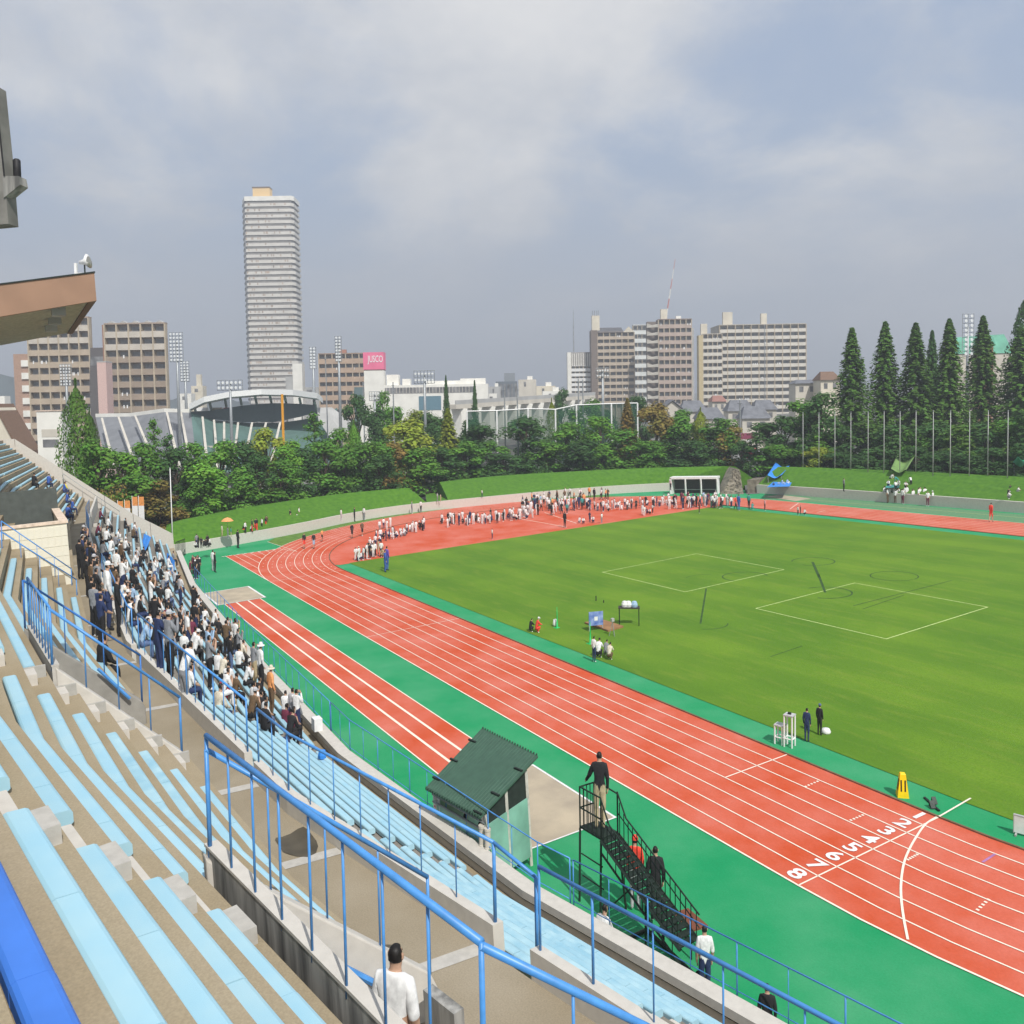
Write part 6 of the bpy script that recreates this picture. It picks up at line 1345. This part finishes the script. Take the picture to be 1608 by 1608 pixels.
for x in (-.5,.5):
    for y in (-.2,.2): q = MB(); q.tube([(x,y,0),(x,y,.92)], .025, 5); q.build('leg', m_dkmetal, t)
for i, (dx, c, lb) in enumerate([(-.22,'white','white helmet at the left end of the dark table'),(-.02,'white','white helmet in the middle of the dark table'),(.28,'light blue','pale blue bundle at the right end of the dark table')]):
    M_ = GM @ V(at(988,982,0)); q = MB(); q.lathe([(0,.32),(.12,.28),(.17,.12),(.15,0)], 9); o = q.build('helmet' if i < 2 else 'bundle', cm(c)); o.matrix_world = Matrix.Translation(M_+V((dx*math.cos(.9)*1.0, dx*math.sin(.9), .975))); tag(o, lb, 'helmet' if i < 2 else 'bundle')
for i, (x, y) in enumerate([(875,986),(927,1011)]):
    t = up_thing('marker_flag', ['thin green cone marker on the pitch near the red clad person','thin green cone marker in front of the blue signboard'][i], 'marker', x, y); q = MB(); q.lathe([(.15,0),(.14,.03),(.05,.06),(.03,.6),(.012,1.1)], 8); q.build('cone', mat('marker_green', srgb(30,180,90), .5), t, True); q = MB(); q.bb(-.16,.16,-.16,.16,0,.02); q.build('base', mat('marker_green', srgb(30,180,90)), t)
t = up_thing('bag', 'small white bag lying by the green cone marker', 'bag', 872, 984); q = MB(); q.lathe([(0,.42),(.1,.38),(.14,.12),(.1,0)], 8); q.build('body', m_white, t, True)
t = up_thing('tripod', 'thin grey tripod with camera standing by the plywood sheet', 'tripod', 962, 999)
for a in (0,2.1,4.2): q = MB(); q.tube([(.18*math.cos(a),.18*math.sin(a),0),(0,0,.72)], .016, 5); q.build('leg', m_steel, t)
q = MB(); q.box((0,0,.82), (.12,.16,.16)); q.build('camera', m_gry, t)
t = up_thing('bag', 'white bag on the grass beside the person in a blue cap', 'bag', 1297, 1152); q = MB(); q.lathe([(0,.2),(.12,.18),(.17,.06),(.13,0)], 8); q.build('body', m_white, t, True)
# small posts on the pitch
for i, (x, y) in enumerate([(936,944),(948,947)]): t = up_thing('peg', ['short black peg standing in the pitch','shorter dark peg leaning in the pitch'][i], 'peg', x, y); q = MB(); q.tube([(0,0,0),(0,0,.32-.15*i)], .03, 5); q.build('shaft', m_black, t)
# ---- green roofed shelter
R4 = [at(668,1240,1.95), at(754,1287,1.95), at(845,1190,2.75), at(757,1146,2.75)]
t = gthing('shelter', 'open fronted shelter with a dark green lean-to roof by the long jump pit', 'shelter', tuple(R4[0])); m_rg = mat('roof_green', srgb(62,92,76), .6, .06, 5, stretch=(1,1,1)); q = MB(); q.prism([tuple(p) for p in R4], (0,0,.05)); o = q.build('roof', m_rg, t); fixn(o.data)
a, b_, c, d = R4
def up_l(u, v_): return a.lerp(b_, u).lerp(d.lerp(c, u), v_)
for e0, e1, n in ((a, b_, 22), (d, c, 22)):
    for i in range(n): p = e0.lerp(e1, (i+.5)/n); q = MB(); q.box((p.x, p.y, p.z+.05), (.035,.03,.1)); q.build('corrugation', m_rg, t)
for i in range(1, 22): u = i/22; q = MB(); q.tube([up_l(u,.02)+V((0,0,.052)), up_l(u,.98)+V((0,0,.052))], .012, 4); q.build('roof_seam', m_rg, t)
for u, v_ in ((.04,.78),(.04,.45),(.04,.15),(.93,.72),(.93,.32),(.93,.03)): q = MB(); p = up_l(u, v_); q.box((p.x, p.y, p.z+.07), (.3,.05,.05), .2); q.build('roof_bracket', m_dkmetal, t)
gl = mat('tinted_panel', srgb(130,178,160), .3, .15, 1.2)
F0, F1, B0, B1 = [V((p.x, p.y, 0)) for p in (a.lerp(b_,.06), a.lerp(b_,.95), d.lerp(c,.06), d.lerp(c,.95))]
F0 = F0.lerp(B0,.12); F1 = F1.lerp(B1,.12); B0 = B0.lerp(F0,.2); B1 = B1.lerp(F1,.2)
for nm, p, q_, h0, h1 in (('side_panel', F1, B1, 2.0, 2.55), ('side_panel', F0, B0, 2.0, 2.55)):
    qq = MB(); qq.prism([p+V((0,0,.25)), q_+V((0,0,.25)), q_+V((0,0,h1-.75)), p+V((0,0,h0-.35))], (.03,0,0)); o = qq.build(nm, gl, t); fixn(o.data)
mdk = mat('shelter_shadow', (.02,.03,.025), .8)  # black panels stand in for the shade inside the shelter
for k, (p, q_) in enumerate(((F1, B1), (F0, B0))): qq = MB(); qq.prism([p+V((0,0,1.56)), q_+V((0,0,1.62)), q_+V((0,0,2.5)), p+V((0,0,1.92))], (-.03,0,0)); o = qq.build('side_shadow_panel', mdk, t); fixn(o.data)
qq = MB(); qq.prism([B0+V((0,0,1.3)), B1+V((0,0,1.3)), B1+V((0,0,2.45)), B0+V((0,0,2.45))], (0,-.03,0)); o = qq.build('front_shadow_panel', mdk, t); fixn(o.data)
qq = MB(); qq.prism([F0+V((0,0,.3)), F1+V((0,0,.3)), F1+V((0,0,1.5)), F0+V((0,0,1.5))], (0,-.03,0)); o = qq.build('back_panel', gl, t); fixn(o.data)
for p, h_ in ((F0,1.95),(F1,1.95),(B0,2.5),(B1,2.5),(F1.lerp(B1,.5),2.25)): qq = MB(); qq.tube([p, p+V((0,0,h_))], .045, 6); qq.build('post', mat('post_pale', srgb(200,196,186)), t)
for z in (1.55, 1.75): qq = MB(); qq.tube([F0.lerp(F1,-.05)+V((0,-.05,z)), F0.lerp(F1,1.03)+V((0,-.05,z))], .03, 6); qq.build('rail', m_steel, t)
qq = MB(); s0 = F0.lerp(B0,.35); s1 = F1.lerp(B1,.35); dd = (B0-F0)*.25; qq.prism([s0+V((0,0,.42)), s1+V((0,0,.42)), s1+dd+V((0,0,.42)), s0+dd+V((0,0,.42))], (0,0,.05)); o = qq.build('bench', m_gry, t); fixn(o.data)
for i, u in enumerate((.25,.55,.8)): p = F0.lerp(F1, u)+V((0,.35,.48)); person(tuple(p), 'sit', 'black', 'navy', ['person in dark clothes seated at the left end inside the green shelter','person in dark clothes seated mid-bench inside the green shelter','person in dark clothes seated at the right end inside the green shelter'][i], rz=0, scale=.95)
t = up_thing('shelter_step', 'pale wooden pallet step beside the green shelter', 'pallet', 798, 1335, .02)
for i in range(5): q = MB(); q.bb(-.4+i*.17,-.27+i*.17,-.4,.4,0,.12); q.build('slat', m_concl, t)
# ---- photo finish stair stand
FA, FB = at(925,1425,0), at(990,1452,0)
TOPc = at(942, 1290, 0)
# the stand: stairs climb from lower right up to a caged platform
p_bot = V((1.35, -9.35, .25)); p_top = V((-1.95, -9.85, 2.15))
# fit platform so that it sits where the photograph shows it
def fit(px_, py, z): return CAM + ray(px_, py)*z
z0_ = depth(V((-1.9, -9.7, 2)))
PT = [fit(913,1302,z0_+.15), fit(945,1296,z0_+.55), fit(972,1313,z0_+.1), fit(938,1322,z0_-.35)]
hz = sum(p.z for p in PT)/4; PT = [at(x, y, hz) for x, y in ((911,1300),(938,1291),(970,1309),(944,1320))]
t = gthing('stair_stand', 'dark green steel stair stand with a caged platform beside the track', 'stair stand', (PT[0].x, PT[0].y, 0)); m_st = mat('stair_green', srgb(30,44,36), .6, .15, 6)
q = MB(); q.prism([tuple(p) for p in PT], (0,0,.05)); o = q.build('platform', m_st, t); fixn(o.data)
def bar(nm, pts, r=.022): q = MB(); q.tube(pts, r, 5); return q.build(nm, m_st, t)
for p in PT[:3]: bar('guard_post', [p, p+UPG*1.0], .02)
for k in (.5, 1.0): bar('guard_rail', [PT[3]+UPG*k, PT[0]+UPG*k, PT[1]+UPG*k], .02)
bar('guard_post', [PT[3], PT[3]+UPG*1.0], .02); bar('guard_rail', [PT[1]+UPG*1.0, PT[2]+UPG*.95], .02)
for i in range(1, 5):
    for e0, e1 in ((PT[0], PT[1]), (PT[3], PT[0])): p = e0.lerp(e1, i/5); bar('guard_bar', [p, p+UPG*1.0], .011)
BL, BR = at(1068,1492,.9), at(1098,1478,.9)
SL, SR = PT[3], PT[2]
for s0, s1 in ((SL, BL), (SR, BR)):
    q = MB(); q.tube([s0, s1], .05, 4); q.build('stringer', m_st, t)
    q = MB(); q.tube([s0-UPG*.3, s1-UPG*.3], .03, 4); q.build('lower_chord', m_st, t)
    bar('hand_rail', [s0+UPG*.98, s0.lerp(s1,.12)+UPG*.62, s1+UPG*.55], .02); bar('mid_rail', [s0+UPG*.5, s1+UPG*.28], .014)
    for i in range(17): p = s0.lerp(s1, (i+.5)/17); bar('baluster', [p-UPG*(.3 if i % 2 else 0), p+UPG*(.58+.3*max(0,.12-(i+.5)/17)*8)], .011)
for i in range(18):
    u = (i+.5)/18; p, q_ = SL.lerp(BL, u), SR.lerp(BR, u); fw = (BL-SL).normalized()*.085; fw.z = 0; q = MB(); q.prism([p-fw, p+fw, q_+fw, q_-fw], (0,0,.03)); o = q.build('tread', m_st, t); fixn(o.data)
for p, dx in ((PT[0], V((-.05,-.1,0))), (PT[3], V((-.05,-.1,0))), (PT[2], V((.1,.05,0)))): bar('leg', [p, V((p.x, p.y, 0))+dx], .028)
for k in (.35, .65): bar('cross_bar', [V((PT[0].x, PT[0].y, 0)).lerp(PT[0], k), V((PT[3].x, PT[3].y, 0)).lerp(PT[3], k)], .018)
M_ = SL.lerp(BL,.6), SR.lerp(BR,.6)
for p in M_: bar('leg', [p, V((p.x-.1, p.y, 0))], .026)
bar('cross_bar', [V((M_[0].x-.1,M_[0].y,.5)), V((M_[1].x-.1,M_[1].y,.5))], .018); bar('brace', [V((PT[3].x,PT[3].y,.1)), SL.lerp(BL,.45)], .02)
q = MB(); base = [V((p.x, p.y, .06)) for p in (SL.lerp(BL,.35), BL, BR, SR.lerp(BR,.35))]
for e0, e1 in zip(base, base[1:]+base[:1]): q.tube([e0,e1], .05, 5)
q.build('base_frame', m_st, t)
for i, p in enumerate((BL, BR)): q = MB(); q.tube([V((p.x,p.y-.03,.14)), V((p.x,p.y+.03,.14))], .14, 10); q.build('wheel', m_black, t)
pm = (PT[0]+PT[1]+PT[2]+PT[3])/4
person((pm.x+.05, pm.y, pm.z+.05), 'rail1', 'black', 'tan', 'person in a black jacket and beige trousers standing on top of the stair stand', rz=.85, hpx=129, detail=True)
# table and box under the stand
g = at(1083, 1490, 0); t = thing('wooden_table', 'small brown wooden table at the foot of the stair stand', 'table', (g.x, g.y, 0), -.1); q = MB(); q.bb(-.35,.35,-.22,.22,.62,.66); q.build('top', mat('wood_brown', srgb(120,70,50), .6), t)
for x in (-.3,.3):
    for y in (-.18,.18): q = MB(); q.tube([(x,y,0),(x,y,.62)], .02, 5); q.build('leg', m_black, t)
# ---- bits on and by the stand
def conc(name, label, cat, px_, py, h, mb, M): o = mb.build(name, M); g = GM @ at(px_, py, h); o.matrix_world = Matrix.Translation(g); return tag(o, label, cat)
q = MB(); q.bb(-.17,.17,-.14,.14,0,.42); conc('box', 'white box standing on the front wall coping by the gap in the fence', 'box', 498, 1146, 1.2, q, m_white)
for i, (x, y) in enumerate([(757,1327),(766,1332)]): q = MB(); q.lathe([(.085,0),(.085,.02),(.075,.03),(.075,.42),(.085,.44),(.085,.5)], 10); conc('bollard', ['taller of two pale cylinders on the front wall by the shelter','shorter of two pale cylinders on the front wall by the shelter'][i], 'bollard', x, y, 1.2, q, m_bei)
q = MB(); q.lathe([(0,.25),(.1,.22),(.13,.1),(.12,0)], 8); conc('bag', 'blue and white bag left on a lower bench', 'bag', 506, 1190, 1.75, q, m_tb)
q = MB(); q.lathe([(0,.3),(.12,.26),(.16,.1),(.14,0)], 8); conc('bag', 'navy backpack on a lower bench by the standing pair', 'bag', 448, 1172, 2.15, q, cm('navy'))
# blue cloth hung on rails
def cloth(px4, hs, M, label):
    P = [at(x, y, h) for (x, y), h in zip(px4, hs)]; q = MB(); n = 6; q.loft([[tuple(P[0].lerp(P[1], i/n).lerp(P[3].lerp(P[2], i/n), j/3)+V((0,.04*math.sin(i*2.1+j),0))) for j in range(4)] for i in range(n+1)], closed=False, caps=False); o = q.build('banner_cloth', M); sm = o.modifiers.new('s','SOLIDIFY'); sm.thickness = .02; tag(o, label, 'cloth')
cloth([(121,797),(131,800),(124,838),(117,834)], [5.6,5.6,4.6,4.6], m_tb, 'blue cloth draped over the parapet at the far end')
cloth([(226,838),(237,843),(226,868),(219,862)], [3.2,3.2,2.4,2.4], m_tb, 'blue cloth hung at the end of the lower benches')
cloth([(262,868),(274,880),(270,905),(259,890)], [1.9,1.8,1.0,1.0], m_tb, 'blue cloth along the end of the front wall')
# banners behind the end wall
for i, (x, y0) in enumerate([(190,787),(201,786),(213,780),(223,780)]):
    p = wz(x, 815, 78); hh = px(815-y0, 78); t = thing('banner_flag', f'orange and white upright banner, {ordn(i)} from the left behind the end wall', 'banner', (p.x, p.y, p.z), YAWW, 'upright banners behind the end wall', world=True); q = MB(); q.bb(-px(4,78), px(4,78), -.01, .01, hh*.6, hh); q.build('upper_cloth', mat('banner_orange', srgb(226,150,84)), t); q = MB(); q.bb(-px(4,78), px(4,78), -.01, .01, -hh*.2, hh*.597); q.build('lower_cloth', m_white, t); q = MB(); q.tube([(-px(4.4,78),0,-2.5),(-px(4.4,78),0,hh+.1)], .03, 5); q.build('pole', m_white, t)
# gate at the end of the stand
A = at(277, 878, 0); t = gthing('gate', 'black barred gate between the end wall and the grass bank', 'gate', tuple(A)); B = at(291, 872, 0)
for i in range(8): p = A.lerp(B, i/7); q = MB(); q.tube([p, p+UPG*1.5], .025, 4); q.build('bar', m_black, t)
for z in (.1,1.45): q = MB(); q.tube([A+UPG*z, B+UPG*z], .03, 4); q.build('rail', m_black, t)
# ---- tiled booth, its stair and rails
X0 = -23; t = gthing('booth', 'white tiled booth with an open roof deck in the upper tier', 'booth', (X0, -20, 5.6))
y1, y0 = -19.25, -24.; zt = atX(50, 827, X0).z; m_til = mat('tile_white', srgb(226,222,204), .6, .05, 2)
q = MB(); q.bb(X0-.2, X0, y0, y1, 4.5, zt); q.bb(X0-6, X0-.2, y1-.2, y1, 4.5, zt); o = q.build('wall', m_til, t)
gm_ = mat('tile_joint', srgb(150,150,140), .8)
ty = .22; n_ = int((y1+21.9)/ty)
tm_ = MB(); tm_.bb(0, .015, .012, ty-.012, .012, .37); tme = tm_.mesh('tile', m_til)
for i in range(n_):
    for j in range(8):
        o = bpy.data.objects.new('tile', tme); COL.objects.link(o); o.parent = t; o.location = V((X0+.002, y1-(i+1)*ty, zt-.1-(j+1)*.385))-V((X0, -20, 5.6))
q = MB(); q.bb(X0-.26, X0+.05, y0, y1+.05, zt, zt+.1); q.bb(X0-6, X0-.26, y1-.26, y1+.05, zt, zt+.1); q.build('coping', mat('coping_pink', srgb(226,206,186)), t)
q = MB(); q.bb(X0-6, X0-.2, y0, y1-.2, zt-.9, zt-.8); q.build('deck', m_shade, t); q = MB(); q.bb(X0-6.2, X0-6, y0, y1, 4.5, zt+1.0); q.build('back_wall', mat('dark_tile', srgb(84,90,86), .7, .1, 3), t)
# sloping stair wall below the booth with a double rail
t = gthing('stair_wall', 'sloping concrete stair wall with twin rails below the tiled booth', 'wall', (-20, -20, 5.6)); XS = -20.2
za = atX(0, 870, XS); zb = atX(120, 968, XS); q = MB(); q.prism([(XS-.1, za.y-1.5, 5), (XS-.1, zb.y, 5), (XS-.1, zb.y, zb.z), (XS-.1, za.y, za.z), (XS-.1, za.y-1.5, za.z+1.2)], (-2.6, 0, 0)); o = q.build('wall', m_conc, t); fixn(o.data)
for xs_, (a0x, a0y, b0x, b0y), lb in ((-20.3, (0,835,118,910), 'lower blue stair rail in front of the tiled booth'), (-22.6, (0,818,110,893), 'upper blue stair rail in front of the tiled booth')):
    a_, e_ = atX(a0x, a0y, xs_), atX(b0x, b0y, xs_); a_.z -= .95; e_.z -= .95; railing(lb, [a_, e_], .95, 5, rr=.02, pr=.01, group='stair rails by the booth')
# ---- roof over the far part of the main stand
XR = -24; A, B, Cc, D = atX(148,428,XR), atX(148,472,XR), atX(0,447,XR), atX(0,490,XR)
t = gthing('stand_roof', 'projecting stand roof with a brown fascia at upper left', 'roof', (XR, A.y, A.z)); slz = (A.z-Cc.z)/(A.y-Cc.y); yb = Cc.y-9
zA, zB = A.z, B.z; zC, zD = A.z+slz*(yb-A.y), B.z+slz*(yb-A.y)-.3
q = MB(); q.prism([(XR, A.y, zB), (XR, A.y, zA), (XR, yb, zC), (XR, yb, zD)], (-.25, 0, 0)); o = q.build('fascia', mat('fascia_brown', srgb(152,120,98), .7, .05, 1), t); fixn(o.data)
q = MB(); q.prism([(XR-.25, A.y, zB), (XR-.25, A.y, zA-.02), (XR-14, A.y, zA-.02), (XR-14, A.y, zB)], (0, -.25, 0)); o = q.build('front_fascia', mat('fascia_dark', srgb(120,92,74), .7), t); fixn(o.data)
q = MB(); q.prism([(XR-.25, A.y-.25, zB+.05), (XR-.25, yb, zD+.05), (XR-14, yb, zD+.05), (XR-14, A.y-.25, zB+.05)], (0,0,.2)); o = q.build('soffit', mat('soffit_grey', srgb(176,172,154), .9), t); fixn(o.data)
q = MB(); q.prism([(XR-.25, A.y-.25, zA-.1), (XR-.25, yb, zC-.1), (XR-14, yb, zC-.1), (XR-14, A.y-.25, zA-.1)], (0,0,.05)); o = q.build('roof_deck', m_gry, t); fixn(o.data)
q = MB(); q.bb(XR-.3, XR+.03, yb, A.y+.02, zC, zC+.02) if False else q.prism([(XR+.04, A.y+.03, zA), (XR+.04, A.y+.03, zA+.05), (XR+.04, yb, zC+.05), (XR+.04, yb, zC)], (-.35,0,0)); o = q.build('roof_edge', m_dkmetal, t); fixn(o.data)
for i in range(3): q = MB(); q.box((XR-1.5-i*3.2, A.y-1.3, zB-.28), (.7,.5,.35)); q.build('soffit_lamp', m_gry, t)
for x in (-26, -36): q = MB(); q.bb(x-.3, x+.3, yb+.5, yb+1.1, 0, zD+.1); q.build('column', m_conc, t)
# loudspeakers on the roof edge
z_ = depth(V((XR-.6, A.y-.3, A.z)));
for i, (x, y) in enumerate([(133,408),(124,414)]):
    p = wz(x, y+12, z_+.5*i); t = thing('loudspeaker', ['white horn loudspeaker facing right on the edge of the brown roof','white upright loudspeaker column beside the horn on the brown roof'][i], 'loudspeaker', (p.x, p.y, p.z), YAWW, world=True)
    if i == 0:
        q = MB(); q.tube([(-.2,0,.2),(0,0,.22),(.16,0,.25)], [.07,.12,.3], 10); q.build('horn', m_white, t, True); q = MB(); q.tube([(.165,0,.25),(.17,0,.25)], .2, 10); q.build('horn_mouth', m_gry, t); q = MB(); q.tube([(0,0,-.25),(0,0,.2)], .03, 5); q.build('bracket', m_dkmetal, t); q = MB(); q.box((-.05,0,-.25), (.5,.2,.06)); q.build('base', m_white, t)
    else: q = MB(); q.box((-.12,0,.02), (.1,.1,.62)); q.build('column', m_white, t); q = MB(); q.box((-.12,0,-.3), (.2,.2,.04)); q.build('base', m_gry, t)
# floodlight gantry at the left edge
p = wz(4, 300, 12); t = thing('lamp_gantry', 'grey steel roof strut with a black lamp on a bracket at the left edge', 'lamp', (p.x, p.y, p.z), YAWW, world=True); q = MB(); q.prism([(-.6,0,1.5),(-.03,0,1.45),(.03,0,.4),(.06,0,-.45),(-.6,0,-.5)], (0,.25,0)); o = q.build('strut', mat('strut_grey', srgb(126,124,118), .7, .15, 3), t); fixn(o.data)
q = MB(); q.prism([(.02,-.02,.20),(.24,-.02,.20),(.26,-.02,.08),(.02,-.02,-.10)], (0,.2,0)); o = q.build('bracket', m_stain, t); fixn(o.data); q = MB(); q.lathe([(.045,0),(.05,.02),(.05,.24),(.03,.26)], 10, (.17,.08,.2)); q.build('lamp', m_black, t, True)
q = MB(); q.tube([(-.02,-.03,1.4),(.05,-.03,.2)], .012, 4); q.build('cable_and_shade', m_black, t)
# keep the 300 largest people as individuals, the smallest rest become one crowd
# air
if HAZE:
    hm = bpy.data.materials.new('haze'); hm.use_nodes = True; ht = hm.node_tree; ht.nodes.clear(); ho = ht.nodes.new('ShaderNodeOutputMaterial'); pv = ht.nodes.new('ShaderNodeVolumePrincipled')
    pv.inputs['Density'].default_value = HAZE; pv.inputs['Color'].default_value = (.86,.92,1,1); pv.inputs['Anisotropy'].default_value = .2; ht.links.new(pv.outputs[0], ho.inputs['Volume'])
    q = MB(); q.bb(-1560, 760, -960, 1560, -110, 185); o = bpy.data.objects.new('haze', q.mesh('haze', hm)); COL.objects.link(o); tag(o, 'thin pale haze over the town', 'haze', None, 'stuff')
PE = [o for o in bpy.data.objects if o.name.split('.')[0] == 'person']
PE.sort(key=lambda o: -o.scale.z/max(1, depth(GI @ o.location)))
rest = PE[296:]
if rest:
    q = {}; bmx = bmesh.new(); mats_ = []
    for o in rest:
        me = o.data.copy(); me.transform(Matrix.Translation(o.location) @ o.rotation_euler.to_matrix().to_4x4() @ Matrix.Diagonal((*o.scale, 1)))
        idx = []
        for s_ in o.material_slots:
            if s_.material not in mats_: mats_.append(s_.material)
            idx.append(mats_.index(s_.material))
        for p_ in me.polygons: p_.material_index = idx[p_.material_index]
        bmx.from_mesh(me); bpy.data.meshes.remove(me)
    me = bpy.data.meshes.new('crowd'); bmx.to_mesh(me); bmx.free()
    for M in mats_: me.materials.append(M)
    for o in rest:
        for c in list(o.children): bpy.data.objects.remove(c)
        bpy.data.objects.remove(o)
    o = bpy.data.objects.new('crowd', me); COL.objects.link(o); tag(o, 'smallest far off people of the crowd in white on the orange end zone', 'crowd', None, 'stuff')
fixall()
